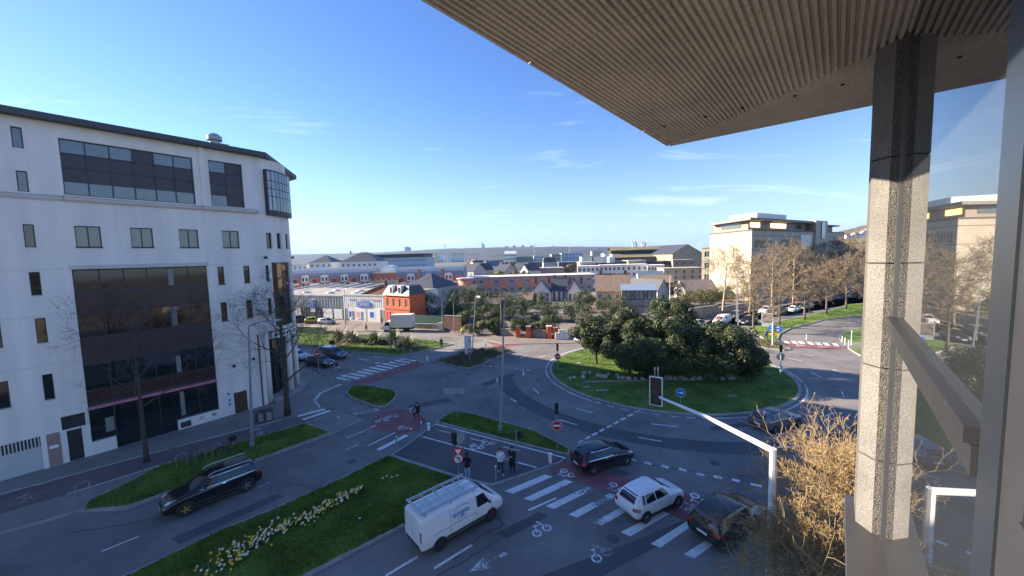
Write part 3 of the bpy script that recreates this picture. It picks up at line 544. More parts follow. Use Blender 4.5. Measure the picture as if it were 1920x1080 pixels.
# soffit over the recessed corner entrance and the recessed round wall behind its columns
def recess(m):
    k = 14; pts = [ARC(aL(90 * i / k), 7.3, 0) for i in range(k + 1)]; m.poly([Vector((U0, 0, 7.3))] + pts[1:] + [Vector((U0, R0 + .2, 7.3))])
    for i in range(k): a, b = ARC(aL(90 * i / k), 0, 1.7), ARC(aL(90 * (i + 1) / k), 0, 1.7); m.quad(a, b, b + Vector((0, 0, 7.3)), a + Vector((0, 0, 7.3)))
    m.quad((U0, 0, 0), (U0, 1.7, 0), (U0, 1.7, 7.3), (U0, 0, 7.3))
part('recessed_wall', render_w, lb, recess)
ent = part('corner_entrance', alu_dark, lb, lambda m: [m.quad(ARC(aL(20 + 7 * i), .3, 1.62), ARC(aL(27 + 7 * i), .3, 1.62), ARC(aL(27 + 7 * i), 6.2, 1.62), ARC(aL(20 + 7 * i), 6.2, 1.62)) for i in range(7)])
for i in range(7): part('pane', glass_d, ent, lambda m: m.quad(ARC(aL(20.6 + 7 * i), .4, 1.58), ARC(aL(26.4 + 7 * i), .4, 1.58), ARC(aL(26.4 + 7 * i), 6.1, 1.58), ARC(aL(20.6 + 7 * i), 6.1, 1.58)))
for dg_ in (4, 38, 66): c = ARC(aL(dg_), 0, .32); part('column', render_w, lb, lambda m: m.lathe([(.27, .1), (.27, 7.3)], (c.x, c.y, 0), 14), True)
part('downpipe', M('brown_downpipe', (.10, .055, .04), .5, .1), lb, lambda m: m.tube([(U0 - .45, -.07, .1), (U0 - .45, -.07, 7.2)], .06, 8))
part('step', kerbm, lb, lambda m: [m.prism([ARC(aL(a), 0, q)[:2] for a in range(6, 88, 6)] + [ARC(aL(a), 0, 1.7)[:2] for a in range(84, 0, -6)], .1, z) for q, z in ((-.5, .25), (-.1, .40))])
part('entrance_sign', sign_white, lb, lambda m: [m.quad(ARC(aL(10 + 6 * i), 6.55, -.06), ARC(aL(16 + 6 * i), 6.55, -.06), ARC(aL(16 + 6 * i), 7.15, -.06), ARC(aL(10 + 6 * i), 7.15, -.06)) for i in range(8)])
for i in range(7): part('sign_letter', black_p, lb, lambda m: m.quad(ARC(aL(13 + 5.6 * i), 6.68, -.075), ARC(aL(16 + 5.6 * i), 6.68, -.075), ARC(aL(16 + 5.6 * i), 7.0, -.075), ARC(aL(13 + 5.6 * i), 7.0, -.075)))
# windows
gsel = lambda u: (lambda i, j: (glass_sky if RN.random() < .75 else glass_d))
for a, b, c, d in narrow: window(lb, FP, a, b, c, d, .2, glass_sky if c > 19 else (glass_b if RN.random() < .5 else glass_d), sill=render_g if c < 19 else None)
for a, b in wide: window(lb, FP, a, b, 15.55, 17.1, .2, glass_sky, nm=2, fw=.06, sill=zinc_dark)
for a, b, c, d in rightn: window(lb, FP, a, b, c, d, .2, glass_b if a < 8 else glass_d, sill=zinc_dark)
for a, b, c, d in r4 + nA: window(lb, ARC, a, b, c, d, .2, glass_d, sill=render_g)
cw = lambda i, j: spandrel if (i == 3 and j != 0) or j in (1, 2) else glass_sky
window(lb, FP, -1.16, 6.30, 19.28, 23.22, .2, cw, nm=6, rows=4, fw=.07, name='ribbon_window')
window(lb, FP, 7.40, 9.96, 19.28, 23.26, .2, lambda i, j: glass_sky if i == 0 and j in (0, 3) else spandrel, nm=2, rows=4, fw=.07, name='ribbon_window')
def bay(m):                                  # curved glazed bay on the round corner
    k = 8
    for i in range(k):
        a, b = aL(14 + 42 * i / k), aL(14 + 42 * (i + 1) / k)
        m.quad(ARC(a, 18.75, -.42), ARC(b, 18.75, -.42), ARC(b, 23.15, -.42), ARC(a, 23.15, -.42)); m.quad(ARC(a, 18.75, 0), ARC(b, 18.75, 0), ARC(b, 18.75, -.42), ARC(a, 18.75, -.42)); m.quad(ARC(a, 23.15, -.42), ARC(b, 23.15, -.42), ARC(b, 23.15, 0), ARC(a, 23.15, 0))
    for q in (14, 56): m.quad(ARC(aL(q), 18.75, 0), ARC(aL(q), 18.75, -.42), ARC(aL(q), 23.15, -.42), ARC(aL(q), 23.15, 0))
by_ = part('bay_window', alu_dark, lb, bay); bayg = M('bay_glass_blue', (.06, .09, .12), .03, .1, ior=2.4)
for i in range(4):
    for j, (z0, z1) in enumerate([(19.25, 20.55), (20.63, 21.3), (21.38, 22.05), (22.13, 23.0)]):
        part('pane', bayg, by_, lambda m: m.quad(ARC(aL(15 + 10.2 * i), z0, -.435), ARC(aL(24.4 + 10.2 * i), z0, -.435), ARC(aL(24.4 + 10.2 * i), z1, -.435), ARC(aL(15 + 10.2 * i), z1, -.435)))
ga = part('glazed_strip', alu_dark, lb, lambda m: [m.quad(ARC(aL(16 + 34 * i / 8), 7.6, .2), ARC(aL(16 + 34 * (i + 1) / 8), 7.6, .2), ARC(aL(16 + 34 * (i + 1) / 8), 14.1, .2), ARC(aL(16 + 34 * i / 8), 14.1, .2)) for i in range(8)])
for i in range(4):
    for j in range(4): part('pane', glass_b if RN.random() < .5 else glass_d, ga, lambda m: m.quad(ARC(aL(16.6 + 8.4 * i), 7.7 + 1.6 * j, .17), ARC(aL(24.0 + 8.4 * i), 7.7 + 1.6 * j, .17), ARC(aL(24.0 + 8.4 * i), 9.2 + 1.6 * j, .17), ARC(aL(16.6 + 8.4 * i), 9.2 + 1.6 * j, .17)))
# curtain wall
cwall = part('curtain_wall', alu_dark, lb, lambda m: m.quad(FP(-1.25, 0, .2), FP(6.64, 0, .2), FP(6.64, 13.95, .2), FP(-1.25, 13.95, .2)))
dk_red = M('dark_red_panel', (.035, .013, .012), .3, .2, .6); blind = M('pale_blind', (.20, .20, .19), .5, .15, 1)
for z0, z1, gm in [(12.35, 13.85, glass_b), (10.75, 12.15, dk_red), (8.95, 10.65, glass_b), (6.9, 8.85, spandrel), (4.95, 6.8, glass_d), (3.9, 4.85, dk_red), (1.05, 3.45, glass_d)]:
    for i in range(6):
        a, b = -1.22 + 1.308 * i + .04, -1.22 + 1.308 * (i + 1) - .04
        if z0 < 1.5 and 1 <= i <= 3: a0 = .05
        else: a0 = z0
        part('pane', gm, cwall, lambda m: m.quad(FP(a, a0, .17), FP(b, a0, .17), FP(b, z1, .17), FP(a, z1, .17)))
for a, b, z0, z1 in [(4.0, 4.35, 9.0, 10.6), (4.0, 4.3, 5.0, 6.4), (4.0, 4.35, 12.4, 13.8), (4.02, 4.3, 1.2, 3.3), (-.45, .02, 1.5, 2.6)]: part('blind', blind, cwall, lambda m: m.quad(FP(a, z0, .163), FP(b, z0, .163), FP(b, z1, .163), FP(a, z1, .163)))
part('pink_band', M('pink_band', (.46, .17, .22), .6, .1), lb, lambda m: m.obox((-1.24, .16, 3.52), (7.86, 0, 0), (0, -.28, 0), (0, 0, .20)))
part('lintel', render_g, lb, lambda m: m.obox((-1.35, .0, 13.96), (8.1, 0, 0), (0, -.10, 0), (0, 0, .3)))
for x_, w_, h_ in ((-1.25, 1.27, 1.05), (3.70, 2.94, .92)): part('plinth', render_w, lb, lambda m: m.obox((x_, .21, 0), (w_, 0, 0), (0, -.24, 0), (0, 0, h_)))
part('vent_grille', alu_dark, lb, lambda m: m.box((4.2, -.04, .45), (.7, .03, .5)))
for i in range(3): part('notice', [stone_y, sign_white, taupe][i], lb, lambda m: m.box((5.3 + .45 * i, -.04, .6), (.32, .02, .28)))
part('door', M('dark_door', (.022, .022, .027), .5, .1), lb, lambda m: m.obox((-2.4, .19, .02), (.73, 0, 0), (0, -.04, 0), (0, 0, 2.34)))
part('vent_panel', M('dark_louvre', (.03, .03, .034), .6, .1), lb, lambda m: [m.obox((-2.59, .2, 2.47 + .1 * i), (1.15, 0, 0), (0, -.08, 0), (0, 0, .08)) for i in range(10)])
part('door', M('brown_door', (.075, .045, .03), .5, .2, 2), lb, lambda m: (m.obox((7.8, .19, .02), (.52, 0, 0), (0, -.04, 0), (0, 0, 2.0)), m.obox((8.34, .19, .02), (.54, 0, 0), (0, -.04, 0), (0, 0, 2.0))))
gd = part('garage_door', M('garage_white', (.50, .50, .49), .6, .06, 1), lb, lambda m: m.obox((-8.4, .2, .02), (4.8, 0, 0), (0, -.05, 0), (0, 0, 1.7)))
for i in range(30): part('slat', MT['garage_white'], gd, lambda m: m.obox((-8.36 + .16 * i, .18, 1.7), (.075, 0, 0), (0, -.04, 0), (0, 0, .74)))
part('garage_void', black_p, lb, lambda m: m.quad(FP(-8.4, 1.7, .21), FP(-3.6, 1.7, .21), FP(-3.6, 2.46, .21), FP(-8.4, 2.46, .21)))
part('pier_facing', M('pink_facing', (.33, .22, .19), .9, .1), lb, lambda m: m.obox((-3.34, .0, 0), (.62, 0, 0), (0, -.03, 0), (0, 0, 2.46)))
part('notice', sign_white, lb, lambda m: m.box((-3.05, -.045, 1.5), (.42, .02, .22)))
part('plaque', sign_white, lb, lambda m: m.box((7.1, -.02, 2.6), (.5, .03, .25)))
for u, z in ((6.95, 2.1), (7.0, 1.5), (7.0, 1.1)): part('plaque', sign_blue, lb, lambda m: m.box((u + .45, -.02, z), (.16, .03, .18)))
for u, z in ((8.0, 4.6), (9.6, 4.9)): part('wall_lamp', black_p, lb, lambda m: m.box((u, -.1, z), (.2, .2, .22)))
for dgz in (9, 63): c = ARC(aL(dgz), 14.6, -.1); part('camera_box', black_p, lb, lambda m: m.box(c, (.25, .25, .22)))
# cornices and roof
def cornice(m, u0, u1, d, z): m.obox((u0, .02, z - .30), (u1 - u0, 0, 0), (0, -d, 0), (0, 0, .22)); m.obox((u0, .02, z - .08), (u1 - u0, 0, 0), (0, -d - .07, 0), (0, 0, .05)); m.obox((u0, .02, z - .40), (u1 - u0, 0, 0), (0, -d * .55, 0), (0, 0, .10))
part('cornice', render_g, lb, lambda m: cornice(m, UL, -1.24, .16, 19.2)); part('cornice', render_g, lb, lambda m: cornice(m, -1.22, 6.72, .26, 19.2)); part('cornice', render_g, lb, lambda m: cornice(m, 6.74, 11.0, .36, 19.2))
for x_, w_, d_, z_, h_ in ((6.74, .42, .16, 19.2, 5.0), (6.74, .10, .06, 14.3, 4.45), (-1.34, .12, .06, 14.3, 4.45)): part('pilaster', render_w, lb, lambda m: m.obox((x_, .02, z_), (w_, 0, 0), (0, -d_, 0), (0, 0, h_)))
part('ledge', render_g, lb, lambda m: m.obox((15.0, 6.2, 19.0), (1.1, 0, 0), (0, 3, 0), (0, 0, .45)))
part('string_course', render_g, lb, lambda m: [m.obox((a, .015, z), (b - a, 0, 0), (0, -.03, 0), (0, 0, .03)) for z in (13.99, 10.78, 7.32) for a, b in ((UL, -1.36), (6.76, U0))])
rfp = [(UL - .5, -.75), (11.8, -.75), (18.3, 7.6), (18.3, 53), (UL - .5, 53)]
rf = part('roof', zinc_dark, lb, lambda m: (m.prism(rfp, 24.2, 24.62), m.prism([(UL, 1.2), (11, 1.2), (15.2, 8), (15.2, 39), (UL, 39)], 24.62, 25.0)))
part('ventilator', steel, rf, lambda m: (m.lathe([(.42, 25.0), (.42, 25.5), (.62, 25.55), (.62, 25.9), (.30, 26.15)], (8.6, 2.0, 0), 12), m.box((9.3, 2.2, 25.15), (.8, .6, .5))))
# ================================================================ vehicles
PAINT = {}
def paint_m(n, c, metal=.3, rough=.32):
    if n not in PAINT: PAINT[n] = M('car_paint_' + n, c, rough, .04, .8, metal=metal, coat=.6)
    return PAINT[n]
SHAPES = {  # stations from rear to front: x fraction, bottom, shoulder, top, half width low, shoulder, top (metres, for the given length)
 'hatch': dict(L=4.05, wb=2.55, ra=.72, tr=.31, st=[(0, .42, .66, .70, .72, .74, .60), (.02, .30, .80, .95, .80, .82, .60), (.06, .26, .92, 1.22, .83, .84, .58), (.13, .22, .95, 1.42, .85, .85, .57), (.28, .20, .94, 1.50, .86, .86, .57), (.45, .20, .92, 1.51, .86, .86, .57), (.56, .20, .91, 1.46, .86, .86, .57), (.66, .20, .90, 1.24, .86, .86, .56), (.74, .22, .88, 1.00, .85, .85, .60), (.86, .24, .82, .90, .84, .82, .62), (.95, .26, .70, .76, .80, .76, .58), (1, .36, .56, .60, .66, .66, .50)],
   win=[(.125, .185, .16, .205), (.20, .37, .22, .37), (.385, .635, .385, .55)], wz=(.98, 1.35), ws=(1.02, 1.40, .56, .50), rw=(1.02, 1.36, .54, .46)),
 'suv': dict(L=4.60, wb=2.80, ra=.86, tr=.37, st=[(0, .48, .72, .78, .78, .80, .66), (.015, .34, .92, 1.05, .86, .87, .66), (.05, .30, 1.05, 1.45, .90, .91, .66), (.11, .27, 1.08, 1.63, .92, .92, .66), (.28, .26, 1.07, 1.70, .93, .93, .67), (.46, .26, 1.05, 1.70, .93, .93, .67), (.56, .26, 1.03, 1.62, .93, .93, .66), (.65, .26, 1.02, 1.36, .93, .93, .64), (.72, .28, 1.02, 1.14, .92, .92, .68), (.86, .30, .98, 1.06, .90, .88, .70), (.96, .32, .84, .92, .86, .83, .66), (1, .42, .62, .68, .74, .72, .58)],
   win=[(.095, .19, .125, .205), (.205, .385, .22, .385), (.40, .625, .40, .545)], wz=(1.12, 1.51), ws=(1.16, 1.55, .66, .58), rw=(1.14, 1.52, .62, .54)),
 'sedan': dict(L=4.5, wb=2.7, ra=.92, tr=.32, st=[(0, .42, .70, .76, .74, .76, .60), (.02, .30, .88, .96, .84, .84, .66), (.10, .24, .92, 1.02, .87, .86, .64), (.20, .21, .93, 1.24, .88, .87, .57), (.32, .20, .93, 1.42, .88, .88, .56), (.48, .20, .92, 1.44, .88, .88, .56), (.58, .20, .90, 1.36, .88, .88, .55), (.67, .20, .89, 1.14, .88, .87, .56), (.74, .22, .87, .97, .87, .86, .62), (.87, .24, .80, .87, .85, .83, .64), (.96, .28, .68, .74, .80, .76, .58), (1, .36, .55, .59, .66, .64, .5)],
   win=[(.20, .27, .25, .30), (.285, .42, .31, .42), (.435, .66, .435, .575)], wz=(.95, 1.32), ws=(.98, 1.31, .58, .50), rw=(1.02, 1.30, .55, .48)),
 'wagon': dict(L=4.25, wb=2.67, ra=.80, tr=.31, st=[(0, .40, .68, .74, .74, .76, .62), (.015, .28, .86, 1.02, .84, .85, .64), (.05, .24, .94, 1.28, .88, .88, .64), (.10, .22, .96, 1.40, .89, .89, .64), (.28, .20, .96, 1.45, .90, .90, .64), (.48, .20, .95, 1.45, .90, .90, .63), (.60, .20, .94, 1.36, .90, .90, .62), (.67, .20, .93, 1.14, .90, .89, .62), (.73, .22, .91, 1.00, .89, .88, .66), (.87, .24, .85, .92, .87, .85, .66), (.96, .28, .72, .78, .82, .78, .62), (1, .36, .56, .62, .70, .68, .54)],
   win=[(.085, .20, .105, .205), (.215, .40, .215, .40), (.415, .64, .415, .575)], wz=(.99, 1.31), ws=(1.02, 1.34, .62, .55), rw=(1.02, 1.32, .58, .52)),
 'van': dict(L=5.05, wb=3.10, ra=.96, tr=.33, st=[(0, .42, 1.0, 1.86, .86, .92, .78), (.006, .34, 1.05, 1.93, .92, .955, .80), (.03, .30, 1.06, 1.95, .94, .965, .81), (.25, .28, 1.06, 1.97, .95, .97, .81), (.50, .28, 1.06, 1.97, .95, .97, .81), (.66, .28, 1.06, 1.95, .95, .97, .80), (.73, .28, 1.06, 1.86, .95, .965, .77), (.82, .30, 1.06, 1.45, .94, .95, .74), (.885, .32, 1.04, 1.16, .92, .92, .76), (.95, .34, .96, 1.04, .88, .88, .72), (.985, .36, .80, .88, .82, .80, .66), (1, .44, .62, .68, .72, .70, .58)],
   win=[(.63, .79, .63, .725)], wz=(1.14, 1.70), ws=(1.20, 1.80, .72, .64), rw=None),
 'minivan': dict(L=4.3, wb=2.7, ra=.80, tr=.31, st=[(0, .42, 1.0, 1.70, .80, .84, .70), (.01, .30, 1.02, 1.77, .86, .88, .72), (.04, .26, 1.03, 1.80, .88, .90, .73), (.30, .24, 1.03, 1.82, .90, .91, .73), (.52, .24, 1.02, 1.80, .90, .91, .72), (.62, .24, 1.02, 1.64, .90, .90, .70), (.71, .26, 1.0, 1.30, .89, .89, .68), (.78, .28, .98, 1.08, .88, .87, .68), (.90, .30, .90, .97, .85, .83, .66), (.97, .32, .74, .80, .78, .76, .60), (1, .42, .58, .62, .68, .66, .52)],
   win=[(.44, .68, .44, .61)], wz=(1.06, 1.56), ws=(1.10, 1.60, .64, .56), rw=None)}
WHEELS = {}
def wheel_meshes(r, style):
    k = (round(r, 3), style)
    if k not in WHEELS:
        m = MB(); w = .11; m.lathe([(r * .62, -w), (r * .93, -w), (r, -w * .75), (r, w * .75), (r * .93, w), (r * .66, w), (r * .62, w * .6), (r * .62, -w)], (0, 0, 0), 24, 'y', 0, False); tm = m.mesh('tyre', tyre, True)
        m = MB(); rm = {'steel': rimd, 'gold': rimgold}.get(style, rimm); m.lathe([(r * .66, -w * .8), (r * .66, w * .82), (r * .60, w * .85), (r * .57, w * .3), (.02, w * .3)], (0, 0, 0), 20, 'y', 0)
        for i in range(5 if style != 'steel' else 8):
            a = 2 * math.pi * i / (5 if style != 'steel' else 8); d = Vector((math.cos(a), 0, math.sin(a))); n = Vector((-d.z, 0, d.x)) * (r * .075)
            p0, p1 = d * r * .12, d * r * .60; q = Vector((0, w * .86, 0)); m.add([p0 - n + q, p1 - n * 1.3 + q, p1 + n * 1.3 + q, p0 + n + q, p0 - n, p1 - n, p1 + n, p0 + n], [(0, 3, 2, 1), (0, 1, 5, 4), (2, 3, 7, 6)], 1)
        m.lathe([(r * .17, w * .3), (r * .17, w * .95)], (0, 0, 0), 10, 'y', 1); rmesh = m.mesh('rim', [rimd, rm])
        WHEELS[k] = (tm, rmesh)
    return WHEELS[k]
def add_wheel(p, x, y, r, style, far=False):
    tm, rmm = wheel_meshes(r, style); t = mesh_obj('wheel', tm, p, (x, y, r), (0, 0, 0 if y > 0 else math.pi))
    if not far: mesh_obj('rim', rmm, t)
    else: mesh_obj('rim', rmm, t)
    return t
def patch(name, mat_, parent, bvh, corners, axis, sgn, nu=5, nv=4, off=.006, two=None):
    # quad given in the side (x,z), end (y,z) or top (x,y) view, laid on the body surface
    c = [Vector(q) for q in corners]; pts = []; ok = True
    for j in range(nv + 1):
        for i in range(nu + 1):
            s_, t_ = i / nu, j / nv; q = (c[0] * (1 - s_) + c[1] * s_) * (1 - t_) + (c[3] * (1 - s_) + c[2] * s_) * t_
            if axis == 'y': o_, d_ = Vector((q[0], sgn * 5, q[1])), Vector((0, -sgn, 0))
            elif axis == 'x': o_, d_ = Vector((sgn * 8, q[0], q[1])), Vector((-sgn, 0, 0))
            else: o_, d_ = Vector((q[0], q[1], 6)), Vector((0, 0, -1))
            h, n, _, _ = bvh.ray_cast(o_, d_)
            if h is None:
                h, n, _, _ = bvh.find_nearest(o_ + d_ * (4 if axis != 'x' else 6))
            if n.dot(d_) > 0: n = -n
            pts.append(h + n * off)
    m = MB(); w = nu + 1; m.add(pts, [(j * w + i, j * w + i + 1, (j + 1) * w + i + 1, (j + 1) * w + i) for j in range(nv) for i in range(nu)])
    return m.build(name, mat_, parent, True)
def car(name, label, cat, shape, pm, mid, ang, group=None, L=None, H=1.0, wheels='alloy', far=False, rails=False, plate=True, chrome_line=False, glass=None, front='lamp', sunroof=False, cladding=False, Wd=1.0):
    S = SHAPES[shape]; L0 = S['L']; L = L or L0; k = L / L0
    t = thing(name, label, cat, (mid[0], mid[1], mid[2] if len(mid) > 2 else 0), ang, group); gl = glass or car_glass
    m = MB(); rows = []
    for fx, zb, zs, zt, wl2, ws2, wt in S['st']:
        x = (fx - .5) * L; zb, zs, zt = zb, zs * H, zt * H; wl2, ws2, wt = wl2 * Wd, ws2 * Wd, wt * Wd
        half = [(.0, zb), (wl2 * .82, zb), (wl2 * .99, zb + .07), (wl2 * 1.0, zb + (zs - zb) * .5), (ws2, zs - .06), (ws2 * .975, zs), (wt + (ws2 - wt) * .22, zs + (zt - zs) * .72), (wt + (ws2 - wt) * .04, zs + (zt - zs) * .93), (wt * .78, zt - .004), (0, zt)]
        rows.append([(x, y, z) for y, z in half] + [(x, -y, z) for y, z in reversed(half[1:-1])])
    n = len(rows[0]); vs_ = [q for r in rows for q in r]; fs = [(i * n + j, i * n + (j + 1) % n, (i + 1) * n + (j + 1) % n, (i + 1) * n + j) for i in range(len(rows) - 1) for j in range(n)]
    kk = len(rows) * n
    for base_, rw_, rev_ in ((0, rows[0], 0), ((len(rows) - 1) * n, rows[-1], 1)):
        cy_ = sum(q[2] for q in rw_) / n; ir = [(q[0], q[1] * .7, cy_ + (q[2] - cy_) * .7) for q in rw_]; vs_ += ir; st0 = kk; kk += n
        for j in range(n): f4 = (st0 + j, st0 + (j + 1) % n, base_ + (j + 1) % n, base_ + j); fs.append(tuple(reversed(f4)) if rev_ else f4)
        fs.append(tuple(reversed(range(st0, st0 + n))) if rev_ else tuple(range(st0, st0 + n)))
    m.add(vs_, [tuple(reversed(f)) for f in fs]); b = m.build('body', pm, t, True); bmx = bmesh.new(); bmx.from_mesh(b.data); bmesh.ops.recalc_face_normals(bmx, faces=bmx.faces[:]); bmx.to_mesh(b.data); bmx.free()
    if not far:
        md = b.modifiers.new('s', 'SUBSURF'); md.levels = 1; md.render_levels = 1; baked(b); b.parent = t
    for p in b.data.polygons: p.use_smooth = True
    bvh = BVHTree.FromPolygons([v.co.copy() for v in b.data.vertices], [tuple(p.vertices) for p in b.data.polygons])
    X = lambda f: (f - .5) * L
    z0, z1 = S['wz'][0] * H, S['wz'][1] * H
    for sg in (1, -1):
        for (b0, b1, t0, t1) in S['win']: patch('side_window', gl, t, bvh, [(X(b0), z0), (X(b1), z0), (X(t1), z1), (X(t0), z1)], 'y', sg, 4, 3)
    a, c, w0, w1 = S['ws']; patch('windscreen', gl, t, bvh, [(-w0 * Wd, a * H), (w0 * Wd, a * H), (w1 * Wd, c * H), (-w1 * Wd, c * H)], 'x', 1, 6, 5)
    if S['rw']: a, c, w0, w1 = S['rw']; patch('rear_window', gl, t, bvh, [(-w0 * Wd, a * H), (w0 * Wd, a * H), (w1 * Wd, c * H), (-w1 * Wd, c * H)], 'x', -1, 6, 4)
    r = S['tr'] * H; xr = X(0) + S['ra'] * k; xf = xr + S['wb'] * k; hw = max(q[4] for q in S['st']) * Wd
    for sg in (1, -1):
        for x in (xr, xf):
            m = MB(); R_ = r * 1.16; y0 = sg * (hw - .12); y1 = sg * (hw + .004); nn = 14; arc_ = [(x + R_ * math.cos(a), r + R_ * math.sin(a)) for a in [rad(-12) + rad(204) * i / nn for i in range(nn + 1)]]
            m.poly([(q[0], y1, q[1]) for q in (arc_ if sg < 0 else list(reversed(arc_)))])  # flat black face stands in for the shaded hollow, so the wheel looks sunk
            for p, q in zip(arc_, arc_[1:]): m.quad((p[0], y0, p[1]), (q[0], y0, q[1]), (q[0], y1, q[1]), (p[0], y1, p[1]))
            m.build('wheel_arch_shade', trim, t); add_wheel(t, x, sg * (hw - .085), r, wheels, far)
    zs_r = S['st'][2][2] * H; zb0 = S['st'][1][1]
    for sg in (1, -1):
        if shape in ('van', 'minivan'): patch('tail_light', lamp_red, t, bvh, [(sg * .78 * Wd, .85), (sg * .90 * Wd, .85), (sg * .88 * Wd, 1.32), (sg * .78 * Wd, 1.32)], 'x', -1, 2, 3, .012)
        else:
            patch('tail_light', lamp_red, t, bvh, [(sg * .52 * Wd, zs_r - .20), (sg * .80 * Wd, zs_r - .20), (sg * .78 * Wd, zs_r - .03), (sg * .56 * Wd, zs_r - .03)], 'x', -1, 3, 2, .012)
            patch('tail_light', lamp_red, t, bvh, [(X(.012), zs_r - .20), (X(.07), zs_r - .18), (X(.07), zs_r - .05), (X(.025), zs_r - .03)], 'y', sg, 2, 2, .010)
        zf = S['st'][-3][2] * H
        patch('headlight', lamp_clear, t, bvh, [(sg * .46 * Wd, zf - .16), (sg * .74 * Wd, zf - .12), (sg * .76 * Wd, zf + .02), (sg * .46 * Wd, zf - .05)], 'x', 1, 3, 2, .012)
        patch('door_handle', chrome if chrome_line else pm, t, bvh, [(X(.40), z0 - .10), (X(.435), z0 - .10), (X(.435), z0 - .07), (X(.40), z0 - .07)], 'y', sg, 1, 1, .03)
        mx = X(S['win'][-1][1]) - .10
        m = MB(); m.ball((mx, sg * (hw + .10), z0 + .07), (.07, .11, .07), 8, 5); m.build('mirror', pm if shape != 'van' else trim, t, True)
    zf = S['st'][-2][2] * H
    patch('grille', trim, t, bvh, [(-.40, zf - .22), (.40, zf - .22), (.42, zf - .06), (-.42, zf - .06)], 'x', 1, 4, 1, .012)
    patch('lower_bumper', trim, t, bvh, [(-.66, zb0 + .06), (.66, zb0 + .06), (.70, zb0 + .20), (-.70, zb0 + .20)], 'x', -1, 5, 1, .012)
    patch('front_air_dam', trim, t, bvh, [(-.6, zb0 + .06), (.6, zb0 + .06), (.62, zb0 + .18), (-.62, zb0 + .18)], 'x', 1, 5, 1, .012)
    if plate:
        patch('number_plate', plate_m, t, bvh, [(-.26, zs_r - .38), (.26, zs_r - .38), (.26, zs_r - .27), (-.26, zs_r - .27)], 'x', -1, 1, 1, .018); patch('number_plate', plate_m, t, bvh, [(-.26, zb0 + .2), (.26, zb0 + .2), (.26, zb0 + .31), (-.26, zb0 + .31)], 'x', 1, 1, 1, .018)
    for sg in (1, -1):
        m = MB(); m.box(((xr + xf) / 2, sg * (hw - .03), zb0 + .02 - .03), (S['wb'] * k - 2.3 * r, .08, .12)); m.build('sill', trim, t)
        if rails:
            zt = max(q[3] for q in S['st']) * H; wt = S['st'][4][6] * Wd; m = MB(); m.tube([(X(.10), sg * wt * .97, zt - .10), (X(.13), sg * wt * .97, zt + .03), (X(.5), sg * wt * .97, zt + .05), (X(.56), sg * wt * .97, zt - .07)], .022, 6); m.build('roof_rail', rails, t, True)
        if chrome_line:
            patch('chrome_trim', chrome, t, bvh, [(X(.10), z0 - .035), (X(.66), z0 - .035), (X(.66), z0 - .012), (X(.10), z0 - .012)], 'y', sg, 8, 1, .008); patch('chrome_trim', chrome, t, bvh, [(X(.13), z1 + .015), (X(.55), z1 + .015), (X(.55), z1 + .035), (X(.13), z1 + .035)], 'y', sg, 8, 1, .008)
            patch('chrome_trim', chrome, t, bvh, [(X(.27), zb0 + .16), (X(.72), zb0 + .16), (X(.72), zb0 + .185), (X(.27), zb0 + .185)], 'y', sg, 8, 1, .012)
        if cladding: patch('body_cladding', trim, t, bvh, [(X(.08), zb0 + .08), (X(.92), zb0 + .08), (X(.92), zb0 + .24), (X(.08), zb0 + .24)], 'y', sg, 12, 1, .006)
    if sunroof: patch('sunroof', gl, t, bvh, [(X(.22), -.45), (X(.56), -.45), (X(.56), .45), (X(.22), .45)], 'z', 1, 4, 3, .006)
    return t, bvh
def pose(rear, front, near, wbk, half):
    # centre and heading from the ground contacts of the near-side rear and front wheels
    a, b = G(*rear), G(*front); d = (b - a).normalized(); ang = math.atan2(d.y, d.x); left = Vector((-d.y, d.x, 0))
    return a, d, ang, (left if near == 'right' else -left) * half
def place(shape, rear, front, near, L=None):
    S = SHAPES[shape]; k = (L or S['L']) / S['L']; a, d, ang, off = pose(rear, front, near, S['wb'] * k, .80); mid = a + d * ((L or S['L']) / 2 - S['ra'] * k) + off; return mid, ang
P_white = paint_m('white', (.74, .74, .74), 0, .35); P_black = paint_m('black', (.008, .008, .010), 0, .22); P_grey = paint_m('grey', (.19, .19, .185), .5, .3); P_green = paint_m('dark_green', (.028, .038, .034), .4, .3); P_blue = paint_m('steel_blue', (.075, .10, .135), .5, .3)
P_silver = paint_m('silver', (.40, .42, .44), .6, .3); P_yel = paint_m('yellow', (.62, .55, .05), 0, .35); P_dgrey = paint_m('dark_grey', (.045, .048, .052), .4, .3)
mid, ang = place('van', (824, 1030), (920, 973), 'right')
vn, vb = car('delivery_van', 'white utility van with blue lettering and a roof ladder rack beside the daffodil lawn', 'van', 'van', P_white, mid, ang, wheels='steel')
engie = M('logo_blue', (.03, .20, .52), .5, .05)
for sg in (-1,):
    yy = sg * .985
    text('lettering', 'engie', .42, engie, vn, (-.35, yy, 1.42), (rad(90), 0, 0), .003, 1.15); text('lettering', 'Solutions', .15, M('logo_pale_blue', (.35, .45, .55), .5, .05), vn, (-.30, yy, 1.17), (rad(90), 0, 0), .003)
    m = MB()
    for i in range(14):
        a0, a1 = rad(25 + 130 * i / 14), rad(25 + 130 * (i + 1) / 14); w0, w1 = .03 * math.sin((a0 - rad(25)) / rad(130) * math.pi), .03 * math.sin((a1 - rad(25)) / rad(130) * math.pi)
        f = lambda a, r: (-.35 + .55 * r * math.cos(a), yy - .002, 1.50 + .26 * r * math.sin(a)); m.quad(f(a0, 1), f(a1, 1), f(a1, 1 + w1 * 4), f(a0, 1 + w0 * 4))
    m.build('logo_arc', engie, vn)
seam = M('panel_seam', (.12, .12, .12), .7, .1)
